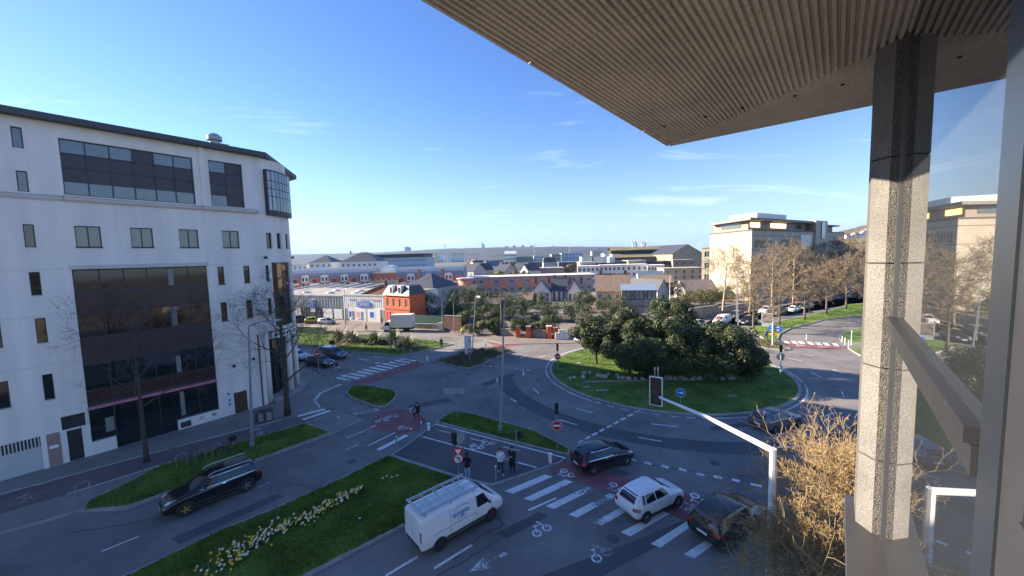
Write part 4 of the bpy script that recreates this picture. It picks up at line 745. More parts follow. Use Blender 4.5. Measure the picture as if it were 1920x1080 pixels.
for x in (-.95, .62, 1.62):
    patch('panel_seam', seam, vn, vb, [(x, .45), (x + .018, .45), (x + .018, 1.75), (x, 1.75)], 'y', -1, 1, 8, .003)
patch('slide_rail', trim, vn, vb, [(-1.9, .97), (.55, .97), (.55, .99), (-1.9, .99)], 'y', -1, 8, 1, .004); patch('rear_door_seam', seam, vn, vb, [(-.01, .5), (.01, .5), (.01, 1.8), (-.01, 1.8)], 'x', -1, 1, 6, .004)
patch('lower_trim', trim, vn, vb, [(-1.2, .42), (1.2, .42), (1.2, .56), (-1.2, .56)], 'y', -1, 8, 1, .006)
rk = thing('roof_rack', 'aluminium ladder rack on the roof of the white utility van', 'roof rack', (mid.x, mid.y, 0), ang)
rackm = M('rack_aluminium', (.50, .51, .52), .4, .06, metal=.5)
for y in (-.72, .72): part('side_rail', rackm, rk, lambda m: (m.box((-.75, y, 2.16), (3.3, .05, .05)), m.box((-.75, y, 2.06), (3.3, .03, .03))))
for i in range(6): part('cross_bar', rackm, rk, lambda m: m.box((-2.3 + .62 * i, 0, 2.115), (.05, 1.5, .04)))
for y in (-.30, -.15, .22): part('slat', rackm, rk, lambda m: m.box((-.75, y, 2.15), (3.2, .045, .03)))
for y in (-.72, .72):
    for x in (-2.2, -.8, .6): part('foot', rackm, rk, lambda m: m.box((x, y, 2.0), (.06, .05, .16)))
part('roller', rackm, rk, lambda m: m.tube([(-2.42, -.75, 2.17), (-2.42, .75, 2.17)], .035, 8))
mid, ang = place('hatch', (1211, 980), (1270, 950), 'right', 3.95); car('hatchback_car', 'white hatchback driving over the zebra crossing', 'car', 'hatch', P_white, mid, ang, L=3.95, sunroof=False)
mid, ang = place('hatch', (1112, 890), (1172, 872), 'right', 4.25); car('hatchback_car', 'black hatchback turning beside the end of the cycle path', 'car', 'hatch', P_black, mid, ang, L=4.25, chrome_line=True, Wd=1.05)
a = G(1291, 1002); mid_d, ang_d = place('hatch', (1211, 980), (1270, 950), 'right', 3.95); d = Vector((math.cos(ang_d), math.sin(ang_d), 0)); mid = a + d * 2.05 + Vector((d.y, -d.x, 0)) * .80
car('suv_car', 'dark green sport utility car half hidden behind the golden bare tree', 'car', 'suv', P_green, mid, ang_d, L=4.34, rails=P_dgrey, cladding=True, H=.99)
mid, ang = place('wagon', (1452, 812), (1495, 800), 'right', 4.25); car('estate_car', 'grey estate car with black roof bars circling the roundabout', 'car', 'wagon', P_grey, mid, ang, rails=trim, sunroof=True, chrome_line=False)
mid, ang = place('suv', (463, 920), (352, 965), 'left', 4.78); car('suv_car', 'black sport utility car with chrome trim and one gold wheel on the left avenue', 'car', 'suv', P_black, mid, ang, L=4.78, rails=chrome, chrome_line=True, H=1.05)
for o in [c for c in bpy.data.objects if c.name.startswith('suv_car')]:
    if 'gold wheel' in o['label']:
        ws_ = [c for c in o.children if c.name.startswith('wheel') and not c.name.startswith('wheel_arch_shade') and c.location.x > 0 and c.location.y > 0]
        for w_ in ws_: w_.children[0].data = wheel_meshes(.37, 'gold')[1]
st_dir = (G(746, 667) - G(541, 645)).normalized(); st_ang = math.atan2(st_dir.y, st_dir.x)
for px, sh, pm, lab, L_ in [((625, 671), 'minivan', P_blue, 'steel blue people carrier waiting nearest the lawn at the far crossing', 4.4), ((601, 686), 'hatch', P_dgrey, 'charcoal hatchback waiting next to the round corner at the far crossing', 4.2), ((556, 674), 'sedan', P_silver, 'silver car half hidden behind the dark street tree at the round corner', 4.4)]:
    car('waiting_car', lab, 'car', sh, pm, G(*px), st_ang, 'cars waiting at the far crossing', L=L_, H=.92 if sh == 'minivan' else 1)
for px, sh, pm, lab, an in [((566, 604), 'suv', P_dgrey, 'dark car parked leftmost before the grey clad shop', 25), ((590, 606), 'hatch', P_yel, 'yellow hatchback parked before the grey clad shop', 10), ((613, 608), 'hatch', P_silver, 'grey hatchback parked at the white cladding corner of the shop', -20)]:
    car('parked_car', lab, 'car', sh, pm, G(*px), rad(an), 'cars parked before the shop', far=True)
av = (G(1400, 612) - G(1510, 581)).normalized(); av_a = math.atan2(av.y, av.x)
for px, sh, pm, lab in [((1306, 614), 'hatch', P_white, 'white car just emerging behind the magnolia crowns'), ((1353, 608), 'minivan', P_white, 'white delivery van waiting under the pale plane tree'), ((1379, 598), 'suv', P_dgrey, 'dark car behind the white delivery van'), ((1403, 608), 'suv', P_black, 'black four-wheel drive beside the first lawn tree'),
                        ((1437, 588), 'suv', P_white, 'white car behind the advertising panel'), ((1462, 590), 'suv', P_dgrey, 'charcoal car queueing just right of the advertising panel'), ((1487, 585), 'sedan', P_white, 'white saloon queueing on the tree-lined avenue'), ((1511, 580), 'suv', P_dgrey, 'dark grey car last in the queue on the tree-lined avenue'), ((1098, 640), 'hatch', P_silver, 'silver car seen under the left magnolia crown')]:
    car('queueing_car', lab, 'car', sh, pm, G(*px), av_a, 'cars on the far roads', far=True)
# box truck
tp = G(748, 621); tk = thing('box_truck', 'white box truck parked before the orange brick house', 'truck', tp, rad(176))
boxm = M('truck_box', (.66, .63, .56), .6, .05)
part('cargo_box', boxm, tk, lambda m: m.box((-.9, 0, 2.15), (4.2, 2.15, 2.5))); part('chassis', trim, tk, lambda m: m.box((0, 0, .62), (6.0, .9, .3)))
for y in (-.53, .53): part('rear_door', boxm, tk, lambda m: m.box((-3.02, y, 2.15), (.04, 1.0, 2.4)))
def cab(m):
    pr = [(1.35, .5), (3.2, .5), (3.25, 1.05), (2.75, 1.25), (2.15, 2.1), (1.35, 2.15)]; n = len(pr)
    m.add([(x, -.98, z) for x, z in pr] + [(x, .98, z) for x, z in pr], [tuple(reversed(range(n))), tuple(range(n, 2 * n))] + [(i, (i + 1) % n, n + (i + 1) % n, n + i) for i in range(n)])
part('cab', P_white, tk, cab)
for sg in (1, -1): part('side_window', car_glass, tk, lambda m: m.poly([(1.55, sg * .986, 1.3), (2.55, sg * .986, 1.3), (2.15, sg * .986, 1.95), (1.55, sg * .986, 1.95)][::(-1 if sg < 0 else 1)]))
part('windscreen', car_glass, tk, lambda m: m.quad((2.735, -.88, 1.30), (2.735, .88, 1.30), (2.2, .85, 2.06), (2.2, -.85, 2.06)))
for sg in (1, -1): part('headlight', lamp_clear, tk, lambda m: m.box((3.2, sg * .72, .9), (.12, .3, .2)))
for x in (-1.6, 2.3):
    for y in (-.85, .85): add_wheel(tk, x, y, .38, 'steel', True)
# ================================================================ people
skin_m = M('skin', (.52, .33, .24), .6, .06, 4); hair_m = M('hair_dark', (.025, .018, .014), .7, .15, 8); cl_black = M('cloth_black', (.012, .012, .014), .85, .2, 6); cl_jean = M('cloth_pale_denim', (.30, .40, .52), .85, .15, 6); cl_white = M('cloth_white', (.74, .74, .74), .8, .05, 5)
cl_navy = M('cloth_navy', (.02, .025, .045), .85, .2, 6); cl_red = M('cloth_red', (.45, .03, .03), .8, .1); cl_grey = M('cloth_grey', (.22, .21, .20), .85, .1); cl_hiv = M('cloth_hi_vis', (.65, .80, .03), .7, .05); cl_blue = M('cloth_blue', (.05, .10, .25), .85, .15); shoe_w = M('shoe_pale', (.55, .54, .52), .7, .1); shoe_d = M('shoe_dark', (.03, .028, .028), .7, .1)
def person(label, loc, ang, top, legs, shoes=None, stride=.0, arms='down', height=1.74, hood=False, coat=False, bag=None, seated=False, hair=None, zoff=0.0, group=None, lean=0.0):
    t = thing('person', label, 'person', loc, ang, group); s = height / 1.76; shoes = shoes or shoe_d
    P_ = []; E_ = []; Rr = []; Tg = []
    def v(p, r, tg): P_.append(Vector(p)); Rr.append(r); Tg.append(tg); return len(P_) - 1
    def e(a, b): E_.append((a, b))
    lx = lean
    pel = v((0, 0, .96), (.155, .125), 'L'); wa = v((.02 + lx * .3, 0, 1.10), (.145, .115), 'T'); ch = v((.02 + lx * .7, 0, 1.32), (.170, .130), 'T'); up = v((.0 + lx, 0, 1.45), (.12, .095), 'T'); nk = v((.015 + lx * 1.1, 0, 1.53), (.055, .058), 'S')
    h1 = v((.035 + lx * 1.2, 0, 1.615), (.078, .088), 'S'); h2 = v((.03 + lx * 1.25, 0, 1.70), (.076, .088), 'S')
    for a, b in ((pel, wa), (wa, ch), (ch, up), (up, nk), (nk, h1), (h1, h2)): e(a, b)
    hands = []
    for sg in (1, -1):
        st = stride * sg; sh = v((lx, sg * .19, 1.43), (.068, .068), 'T')
        if arms == 'down': el = (lx - .03 - st * .4, sg * .26, 1.14); ha = (lx + .05 - st * .9, sg * .27, .90)
        elif arms == 'front': el = (lx + .03, sg * .25, 1.15); ha = (lx + .25, sg * .09, 1.20)
        elif arms == 'bars': el = (lx + .20, sg * .27, 1.22); ha = (lx + .44, sg * .25, 1.08)
        el_ = v(el, (.052, .052), 'T'); wr = v(ha, (.036, .034), 'T'); d = (Vector(ha) - Vector(el)).normalized(); pa = v(Vector(ha) + d * .07, (.032, .042), 'S'); e(up, sh); e(sh, el_); e(el_, wr); e(wr, pa); hands.append((Vector(ha) + d * .07, d, sg))
        hip = v((0, sg * .10, .90), (.10, .10), 'L')
        if seated: kn = (.34 + .10 * sg, sg * .13, .74 - .12 * sg); an = (.16 + .12 * sg, sg * .12, .34 - .10 * sg)
        else: kn = (.04 + st * .7, sg * .105, .50); an = (-.03 + st * 1.35 - (.10 if st < 0 else 0), sg * .11, .09 + (.05 if st < -.05 else 0))
        k_ = v(kn, (.066, .066), 'L'); a_ = v(an, (.044, .048), 'L'); to = v((an[0] + .16, an[1] + sg * .02, max(.045, an[2] - .05)), (.036, .045), 'F'); e(pel, hip); e(hip, k_); e(k_, a_); e(a_, to)
    me = bpy.data.meshes.new('body'); me.from_pydata([p * s + Vector((0, 0, zoff)) for p in P_], E_, []); o = col_link(bpy.data.objects.new('body', me)); o.parent = t
    md = o.modifiers.new('k', 'SKIN'); md.use_smooth_shade = True
    for i, r in enumerate(Rr): me.skin_vertices[0].data[i].radius = (r[0] * s, r[1] * s)
    me.skin_vertices[0].data[0].use_root = True
    m2 = o.modifiers.new('s', 'SUBSURF'); m2.levels = 1; m2.render_levels = 1; baked(o); o.parent = t
    segs = [(P_[a] * s, P_[b] * s, Tg[b] if Tg[b] in 'SF' and Tg[a] != 'L' or Tg[b] == 'F' else Tg[b]) for a, b in E_]
    mats = {'T': 0, 'L': 1, 'S': 2, 'F': 3}
    for q in (top, legs, skin_m, shoes): o.data.materials.append(q)
    for p in o.data.polygons:
        c = p.center - Vector((0, 0, zoff)); best = None
        for a, b, tg in segs:
            ab = b - a; f = max(0, min(1, (c - a).dot(ab) / max(ab.length_squared, 1e-9))); dd = (c - a - ab * f).length
            if best is None or dd < best[0]: best = (dd, tg)
        mi = mats[best[1]]
        if mi == 0 and c.z > 1.50 * s and abs(c.y) < .08 * s: mi = 2
        if mi == 2 and hood and c.z > 1.5 * s: mi = 0 if c.x < .07 * s else 2
        p.material_index = mi; p.use_smooth = True
    if hands:
        m = MB()
        for c, d, sg in hands:
            n = d.orthogonal().normalized(); b = d.cross(n)
            for k, (off, ln) in enumerate(((-.03, .055), (-.01, .075), (.01, .08), (.03, .068))): q = (c + b * off) * s + Vector((0, 0, zoff)); m.tube([q, q + d * ln * .55 * s + n * .008, q + d * ln * s + n * .028], [.0095, .009, .006], 5)
            q = (c - d * .03 + b * .035 * sg) * s + Vector((0, 0, zoff)); m.tube([q, q + d * .04 + b * .03 * sg, q + d * .07 + b * .035 * sg], [.011, .010, .007], 5)
        m.build('fingers', skin_m, o)
    hx = (.03 + lx * 1.25) * s; hm = top if hood else (hair or hair_m)
    def hr(m):
        m.ball((hx - .018, 0, 1.70 * s + zoff), (.115 * s, .102 * s, .115 * s), 12, 8)
        for i in range(len(m.v)):
            x, y, z = m.v[i]
            if x > hx + .045 and z < 1.73 * s + zoff: m.v[i] = (hx + .03, y * .9, z)
    part('hood' if hood else 'hair', hm, t, hr, True)
    part('face', skin_m, t, lambda m: (m.ball((hx + .105 * s, 0, 1.645 * s + zoff), (.022 * s, .014 * s, .02 * s), 6, 4), m.ball((hx + .01, .095 * s, 1.645 * s + zoff), (.02, .012, .03), 6, 4), m.ball((hx + .01, -.095 * s, 1.645 * s + zoff), (.02, .012, .03), 6, 4)))
    if coat: part('coat_skirt', top, t, lambda m: m.lathe([(.17 * s, 1.12 * s + zoff), (.20 * s, .92 * s + zoff), (.235 * s, .60 * s + zoff), (.225 * s, .60 * s + zoff)], (0, 0, 0), 14), True)
    else: part('jacket_hem', top, t, lambda m: m.lathe([(.155 * s, 1.14 * s + zoff), (.185 * s, 1.0 * s + zoff), (.182 * s, .90 * s + zoff), (.16 * s, .90 * s + zoff)], (lx * .2, 0, 0), 14), True)
    if bag: part('backpack', bag, t, lambda m: m.ball((-.2 * s + lx, 0, 1.28 * s + zoff), (.11, .15, .22), 10, 6), True)
    return t
person('person in black hooded jacket and pale jeans standing by the give-way sign', G(877, 901, .07), rad(75), cl_black, cl_jean, shoe_w, hood=True, arms='front', height=1.80)
person('person in white jacket and dark trousers waiting at the zebra crossing', G(939, 889, .07), rad(-80), cl_white, cl_navy, shoe_w, stride=.12, arms='front', height=1.74)
person('person in long black coat waiting beside the person in white', G(961, 886, .07), rad(-110), cl_black, cl_black, coat=True, height=1.74, arms='front')
person('person in black walking along the path beside the triangle lawn', G(828, 654, .05), rad(-70), cl_black, cl_black, stride=.25, height=1.75)
person('person in long black coat walking behind the flax clumps', G(687, 621), rad(200), cl_black, cl_black, coat=True, stride=.15, height=1.7)
person('person in grey top standing before the white shop doors', G(716, 608), rad(-80), cl_grey, cl_black, height=1.72)
person('person in blue jacket carrying a white bag by the direction sign', G(1436, 638), rad(-100), cl_blue, cl_navy, stride=.15, bag=cl_white, height=1.72)
# ================================================================ bicycles
def bicycle(label, loc, ang, fm, basket=None, group=None, lean=0.0):
    t = thing('bicycle', label, 'bicycle', loc, ang, group); t.rotation_euler = (lean, 0, ang); r = .34
    for x in (-.54, .54):
        def whl(m):
            for i in range(24):
                a, b = 2 * math.pi * i / 24, 2 * math.pi * (i + 1) / 24
                m.tube([(x + r * math.cos(a), 0, r + r * math.sin(a)), (x + r * math.cos(b), 0, r + r * math.sin(b))], .017, 5, cap=False)
        w_ = part('wheel', tyre, t, whl)
        part('spokes', steel, w_, lambda m: [m.tube([(x, 0, r), (x + .33 * math.cos(k), 0, r + .33 * math.sin(k))], .003, 3) for k in [i * math.pi / 6 for i in range(12)]])
    bb, st_, hd, hb = (-.08, 0, .30), (-.22, 0, .78), (.40, 0, .80), (.54, 0, r)
    def frame(m):
        for a, b in ((bb, st_), (st_, (.38, 0, .74)), (bb, (.40, 0, .62)), (bb, (-.54, 0, r)), ((-.20, 0, .70), (-.54, 0, r)), ((.41, 0, .60), hb), ((.41, 0, .60), (.37, 0, .95))): m.tube([a, b], .018, 6)
    part('frame', fm, t, frame); part('saddle', trim, t, lambda m: m.ball((-.24, 0, .92), (.14, .07, .035), 8, 5)); part('seat_post', steel, t, lambda m: m.tube([(-.22, 0, .76), (-.24, 0, .90)], .014, 6))
    part('handlebar', black_p, t, lambda m: m.tube([(.28, .27, 1.0), (.38, .15, 1.0), (.37, 0, .96), (.38, -.15, 1.0), (.28, -.27, 1.0)], .013, 6)); part('mudguard', fm, t, lambda m: m.tube([(-.54 + .38 * math.cos(a), 0, r + .38 * math.sin(a)) for a in [rad(20 + 14 * i) for i in range(11)]], .022, 5))
    part('crank', steel, t, lambda m: (m.tube([(-.08, .09, .30), (.02, .09, .17)], .012, 5), m.tube([(-.08, -.09, .30), (-.18, -.09, .43)], .012, 5), m.lathe([(.09, -.01), (.09, .01)], (-.08, .05, .30), 12, 'y')))
    if basket: part('basket', basket, t, lambda m: m.box((.58, 0, .88), (.30, .36, .28), taper=1.15))
    return t
ca = G(774, 787); cb = G(789, 793); cd = (ca - cb).normalized(); cang = math.atan2(cd.y, cd.x); cc = (ca + cb) / 2
bicycle('red hire bicycle ridden across the red crossing', cc, cang, M('bike_red', (.42, .05, .03), .4, .05), M('basket_grey', (.45, .45, .45), .7, .1))
person('person in black riding the red bicycle', cc + Vector((-.24 * math.cos(cang), -.24 * math.sin(cang), 0)), cang, cl_black, cl_black, shoe_w, arms='bars', seated=True, lean=.10, height=1.72, bag=cl_black)
hp = G(868, 630, .1); bicycle('dark bicycle ridden on the path before the hedge', hp, rad(5), black_p)
person('person in yellow high-visibility vest riding a bicycle', hp + Vector((-.24, -.02, 0)), rad(5), cl_hiv, cl_navy, arms='bars', seated=True, lean=.14, height=1.72, zoff=0.0)
b1 = G(363, 866, .12); bicycle('red bicycle parked on the verge rack beside the black car', b1, rad(95), M('bike_dark_red', (.22, .03, .03), .4, .1), group='parked bicycles')
b2 = G(425, 850, .12); bicycle('black bicycle with loaded basket parked on the verge rack', b2, rad(80), black_p, black_p, group='parked bicycles')
# ================================================================ street furniture
def hz(base, px, py): return at(px, py, base.y)
def cyl(m, a, b, r0, r1=None, n=10): m.tube([a, b], [r0, r1 if r1 is not None else r0], n)
def lamp(label, b, tpx, arm=None, r=.09, mat_=None, lean=True, head=True):
    base = G(*b); top = hz(base, *tpx); t = thing('street_lamp', label, 'street lamp', base); h = top.z; off = Vector((top.x - base.x, 0, h)) if lean else Vector((0, 0, h)); mm = mat_ or pole_g
    part('pole', mm, t, lambda m: (m.tube([(0, 0, 0), off * .5, off], [r, r * .8, r * .5], 10), m.lathe([(r * 1.5, 0), (r * 1.5, .5), (r * 1.05, .55)], (0, 0, 0), 10)))
    if arm:
        e = off + Vector(arm); part('arm', mm, t, lambda m: m.tube([off, off + Vector(arm) * .5 + Vector((0, 0, .12)), e], [r * .5, r * .4, r * .35], 8)); d = Vector((arm[0], arm[1], 0)).normalized() if Vector((arm[0], arm[1])).length > 0 else Vector((1, 0, 0))
        if head: part('lantern', steel, t, lambda m: m.box(e + d * .3, (.75, .28, .12), math.atan2(d.y, d.x), taper=.7))
    return t
lamp('tall grey lamp post on the left verge before the office building', (473, 840), (466, 612), (1.2, 1.0, .25), .11, M('lamp_blue_grey', (.20, .23, .27), .5, .1))
lamp('tall slanting lamp post rising from the grass strip before the roundabout', (938, 810), (946, 560), (.6, .1, .25), .10)
lamp('slim pale lamp post behind the ivy island', (885, 666), (892, 558), (.3, -.3, .2), .08)
lamp('dark footed post among the flax clumps', (733, 657), (730, 607), None, .09); lamp('grey lamp post at the corner of the white shop', (648, 608), (646, 543), (.5, -.5, .1), .09)
lamp('grey post behind the white cabinet near the hedge', (829, 618), (829, 560), None, .08); lamp('grey post before the brown garden wall', (852, 624), (850, 566), None, .08); lamp('short lamp post before the clipped hedge piers', (1018, 632), (1016, 589), (-.7, 0, .1), .07)
lamp('white lamp post rising behind the magnolias beside the evergreen tree', (1256, 600), (1256, 519), (.8, 0, .1), .09, white_p); lamp('pale lamp post leaning over the pale plane tree trunk', (1385, 624), (1382, 521), (.5, 0, .1), .09); lamp('thin vertical lamp post just left of the leaning one', (1381, 604), (1381, 512), None, .08)
lamp('brown timber pole rising between hedges behind the lamp posts', (942, 626), (938, 548), None, .22, bark_br)
for px, py, ty in ((1214, 704, 684),): pass
# signs
def disc(m, c, r, n, th=.03, mi=0, k=20):
    n = Vector(n).normalized(); a = n.cross(Vector((0, 0, 1))).normalized(); b = a.cross(n); c = Vector(c); f = [c + n * th / 2 + (a * math.cos(2 * math.pi * i / k) + b * math.sin(2 * math.pi * i / k)) * r for i in range(k)]; g_ = [q - n * th for q in f]
    m.add(f + g_, [tuple(range(k)) if (a.cross(b)).dot(n) > 0 else tuple(reversed(range(k))), tuple(range(k, 2 * k)) if (a.cross(b)).dot(n) < 0 else tuple(reversed(range(k, 2 * k)))] + [(i, (i + 1) % k, k + (i + 1) % k, k + i) for i in range(k)], mi)
def plate(m, c, w, h, n, th=.03, mi=0):
    n = Vector(n).normalized(); a = Vector((0, 0, 1)).cross(n).normalized(); m.obox(Vector(c) - a * w / 2 - Vector((0, 0, h / 2)) - n * th / 2, a * w, n * th, Vector((0, 0, h)), mi)
def tocam(p): d = Vector((-p.x, -p.y, 0)); return d.normalized()
def post(label, b, top, name='sign_post', cat='sign post', r=.045, mat_=None):
    base = G(*b); h = hz(base, *top).z; t = thing(name, label, cat, base); part('pole', mat_ or steel, t, lambda m: cyl(m, (0, 0, 0), (0, 0, h), r)); return t, base, h
def noentry(t, c, r, n):
    n = Vector(n); d_ = part('sign_disc', sign_red, t, lambda m: disc(m, c, r, n)); part('white_bar', sign_white, d_, lambda m: plate(m, Vector(c) + n * .022, r * 1.45, r * .32, n, .012)); part('rim', sign_white, d_, lambda m: disc(m, Vector(c) - n * .006, r * 1.07, n, .02)); return d_
def signal(t, c, n, s=1.0, back=False, border=None):
    n = Vector(n).normalized(); hd = part('signal_head', black_p, t, lambda m: plate(m, c, .26 * s, .82 * s, n, .2))
    for i, (cm, cn) in enumerate((((.05, .006, .006), 'lens_red'), ((.05, .03, .006), 'lens_amber'), ((.01, .05, .03), 'lens_green'))):
        q = Vector(c) + n * .11 + Vector((0, 0, (.26 - .26 * i) * s)); part('lens', M(cn, cm, .25, .05), hd, lambda m: disc(m, q, .095 * s, n, .03)); part('visor', black_p, hd, lambda m: m.tube([q + n * .0 + Vector((0, 0, .0)), q + n * .14], .11 * s, 10, cap=False))
    return hd
E_ = Vector((1, 0, 0))
def no_entry_post(label, b, top, signpy, r=.33, n=None, sig=None):
    t, base, h = post(label, b, top); n = n or tocam(base); z = hz(base, b[0], signpy).z; noentry(t, n * .08 + Vector((0, 0, z)), r, n)
    if sig: signal(t, -n * .02 + Vector((0, 0, hz(base, b[0], sig).z)), -n)
    return t
no_entry_post('no-entry sign below a signal back on the near grass strip', (1045, 846), (1040, 754), 797, .34, sig=766)
no_entry_post('no-entry sign below a slim signal on the left rim of the roundabout', (1046, 698), (1046, 644), 668, .36, sig=651)
no_entry_post('no-entry sign in front of the ivy island poster totem', (881, 679), (880, 650), 658, .33); no_entry_post('no-entry sign among the street tree branches at the round corner', (599, 713), (598, 655), 663, .38)
no_entry_post('small no-entry sign before the white delivery van', (1348, 616), (1348, 590), 598, .3); no_entry_post('distant no-entry sign at the back of the queueing cars', (1491, 588), (1491, 564), 568, .3)
# give way + no left turn + signal
t, base, h = post('signal post with give-way triangle and no-left-turn sign at the refuge', (861, 898), (855, 803), 'traffic_light', 'traffic light', .055, pole_g); n = tocam(base)
signal(t, Vector((-.16, 0, hz(base, 852, 822).z)), -E_ + Vector((0, .6, 0))); part('sign_back', sign_back, t, lambda m: disc(m, Vector((.18, .12, hz(base, 863, 823).z)), .36, Vector((-.8, .6, 0))))
zt_, zc2 = hz(base, 856, 845).z, hz(base, 858, 859).z
def tri(m, c, r, n, th, mi=0):
    n = Vector(n).normalized(); a = Vector((0, 0, 1)).cross(n).normalized(); ps = [Vector(c) + a * (r * math.cos(q)) + Vector((0, 0, r * math.sin(q))) for q in (rad(30), rad(150), rad(270))]; f = [p + n * th / 2 for p in ps]; g_ = [p - n * th / 2 for p in ps]; m.add(f + g_, [(0, 1, 2), (5, 4, 3), (0, 3, 4, 1), (1, 4, 5, 2), (2, 5, 3, 0)], mi)
gw = part('give_way_sign', sign_red, t, lambda m: tri(m, n * .08 + Vector((0, 0, zt_)), .44, n, .03)); part('white_field', sign_white, gw, lambda m: tri(m, n * .098 + Vector((0, 0, zt_)), .24, n, .012))
nl = part('no_left_turn_sign', sign_red, t, lambda m: disc(m, n * .08 + Vector((0, 0, zc2)), .36, n)); part('white_field', sign_white, nl, lambda m: disc(m, n * .098 + Vector((0, 0, zc2)), .27, n, .012))
part('arrow', black_p, nl, lambda m: (plate(m, n * .108 + Vector((.05, 0, zc2 - .03)), .05, .24, n, .008), plate(m, n * .108 + Vector((-.03, 0, zc2 + .09)), .17, .05, n, .008), tri(m, n * .108 + Vector((-.12, 0, zc2 + .09)), .07, n, .008))); a_ = Vector((0, 0, 1)).cross(n)
part('slash', sign_red, nl, lambda m: m.tube([n * .112 + Vector((0, 0, zc2)) + (a_ * -.19 + Vector((0, 0, .19))), n * .112 + Vector((0, 0, zc2)) - (a_ * -.19 + Vector((0, 0, .19)))], .022, 6))
t, base, h = post('slim pedestrian signal post beside the person in the long coat', (970, 884), (970, 806), 'traffic_light', 'traffic light', .045); signal(t, Vector((.16, 0, h - .35)), E_ + Vector((0, .3, 0)), .62)
t, base, h = post('signal post with sign backs on the right rim of the roundabout', (1463, 704), (1466, 640), 'traffic_light', 'traffic light', .06, white_p); n = tocam(base); signal(t, n * .16 + Vector((0, 0, hz(base, 1466, 653).z)), n, .95); part('sign_back', sign_back, t, lambda m: disc(m, -n * .05 + Vector((0, 0, hz(base, 1463, 669).z)), .42, n)); part('control_box', sign_white, t, lambda m: m.box((.14, 0, .8), (.16, .2, .6)))
t, base, h = post('pedestrian signal post at the round corner crossing', (630, 718), (630, 680), 'traffic_light', 'traffic light', .045); signal(t, Vector((.1, .14, h - .25)), Vector((.3, 1, 0)), .6)
t, base, h = post('blue keep-right arrow sign on the roundabout lawn', (1276, 762), (1276, 728), 'arrow_sign', 'sign', .04); n = tocam(base); zc2 = hz(base, 1276, 736).z
bs = part('sign_disc', sign_blue, t, lambda m: disc(m, n * .07 + Vector((0, 0, zc2)), .37, n)); part('rim', sign_white, bs, lambda m: disc(m, n * .064 + Vector((0, 0, zc2)), .40, n, .02)); a_ = Vector((0, 0, 1)).cross(n)
def arr(m): c = n * .092 + Vector((0, 0, zc2)); A = lambda x, z: c + a_ * x + Vector((0, 0, z)); m.poly([A(-.24, -.045), A(.02, -.045), A(.02, -.15), A(.26, 0), A(.02, .15), A(.02, .045), A(-.24, .045)])
part('arrow', sign_white, bs, arr)
t, base, h = post('grey back of a horizontal direction sign on the near grass strip', (858, 786), (855, 727), 'direction_sign', 'sign', .06); part('panel', sign_back, t, lambda m: plate(m, (-.25, .08, h - .18), 1.9, .26, (-.1, -1, 0))); part('panel', sign_back, t, lambda m: plate(m, (-.2, .08, h - .47), 1.8, .24, (-.1, -1, 0)))
t, base, h = post('blue and yellow direction sign at the avenue lawn corner', (1448, 650), (1448, 604), 'direction_sign', 'sign', .07, sign_white); n = tocam(base)
for py_, w_, h_, mt_, dx in ((613, 1.65, .42, sign_blue, .4), (618.5, 1.65, .34, sign_blue, .4), (627, 1.2, .30, sign_yel, .2)):
    z_ = hz(base, 1448, py_).z; pnl = part('panel', mt_, t, lambda m: plate(m, n * .1 + Vector((dx, 0, z_)), w_, h_, n)); part('lettering_line', sign_white if mt_ is sign_blue else black_p, pnl, lambda m: plate(m, n * .12 + Vector((dx - .05, 0, z_)), w_ * .6, h_ * .25, n, .012))
t = thing('advertising_panel', 'glazed advertising panel on two legs on the avenue lawn', 'advertising panel', G(1438, 613, .12)); n = tocam(G(1438, 613)); hh = hz(G(1438, 613), 1438, 587).z
part('case', M('panel_grey', (.42, .47, .47), .4, .08), t, lambda m: (plate(m, (0, 0, hh * .62), 1.75, hh * .76, n, .2), plate(m, (0, 0, hh * .15), 1.6, hh * .26, n, .14))); part('poster', M('poster_dark', (.10, .12, .11), .3, .6, 1.5, col2=(.3, .22, .2)), t, lambda m: plate(m, n * .105 + Vector((0, 0, hh * .62)), 1.45, hh * .64, n, .02))
t = thing('poster_totem', 'white curved poster totem standing on the ivy island', 'poster totem', G(878, 666, .1)); n = tocam(G(878, 666)); hh = hz(G(878, 666), 877, 630).z
part('case', M('totem_pale', (.55, .62, .60), .4, .08), t, lambda m: plate(m, (0, 0, hh / 2), .95, hh, n, .22)); part('poster', M('poster_pale', (.62, .52, .50), .4, .5, 2.0, col2=(.75, .72, .7)), t, lambda m: plate(m, n * .115 + Vector((0, 0, hh * .55)), .75, hh * .8, n, .02))
# gantry
gb = at(1450, 845, 12.9); gz = gb.z; ge = at(1236, 742, 18.2); ge.z = gz
t = thing('signal_gantry', 'white mast arm over the road carrying a black bordered signal', 'signal gantry', (gb.x, gb.y, 0)); ar = Vector((ge.x - gb.x, ge.y - gb.y, 0))
part('mast', white_p, t, lambda m: m.tube([(0, 0, 0), (0, 0, gz + .08)], [.15, .105], 8)); part('mast_arm', white_p, t, lambda m: m.tube([(0, 0, gz), ar * .5 + Vector((0, 0, gz + .10)), ar + Vector((0, 0, gz))], [.105, .085, .055], 8))
sgp = ar * 1.04 + Vector((0, 0, gz + .22)); sn_ = Vector((-.55, -.83, 0)).normalized()
bp_ = part('backboard', sign_white, t, lambda m: plate(m, sgp, .62, 1.46, sn_, .05)); part('backboard_face', black_p, bp_, lambda m: plate(m, sgp + sn_ * .035, .52, 1.36, sn_, .03))
for i in range(3): q = sgp + sn_ * .06 + Vector((0, 0, .42 - .42 * i)); part('lens', M(['lens_red', 'lens_amber', 'lens_green'][i], (.1, .1, .1)), bp_, lambda m: disc(m, q, .14, sn_, .03))
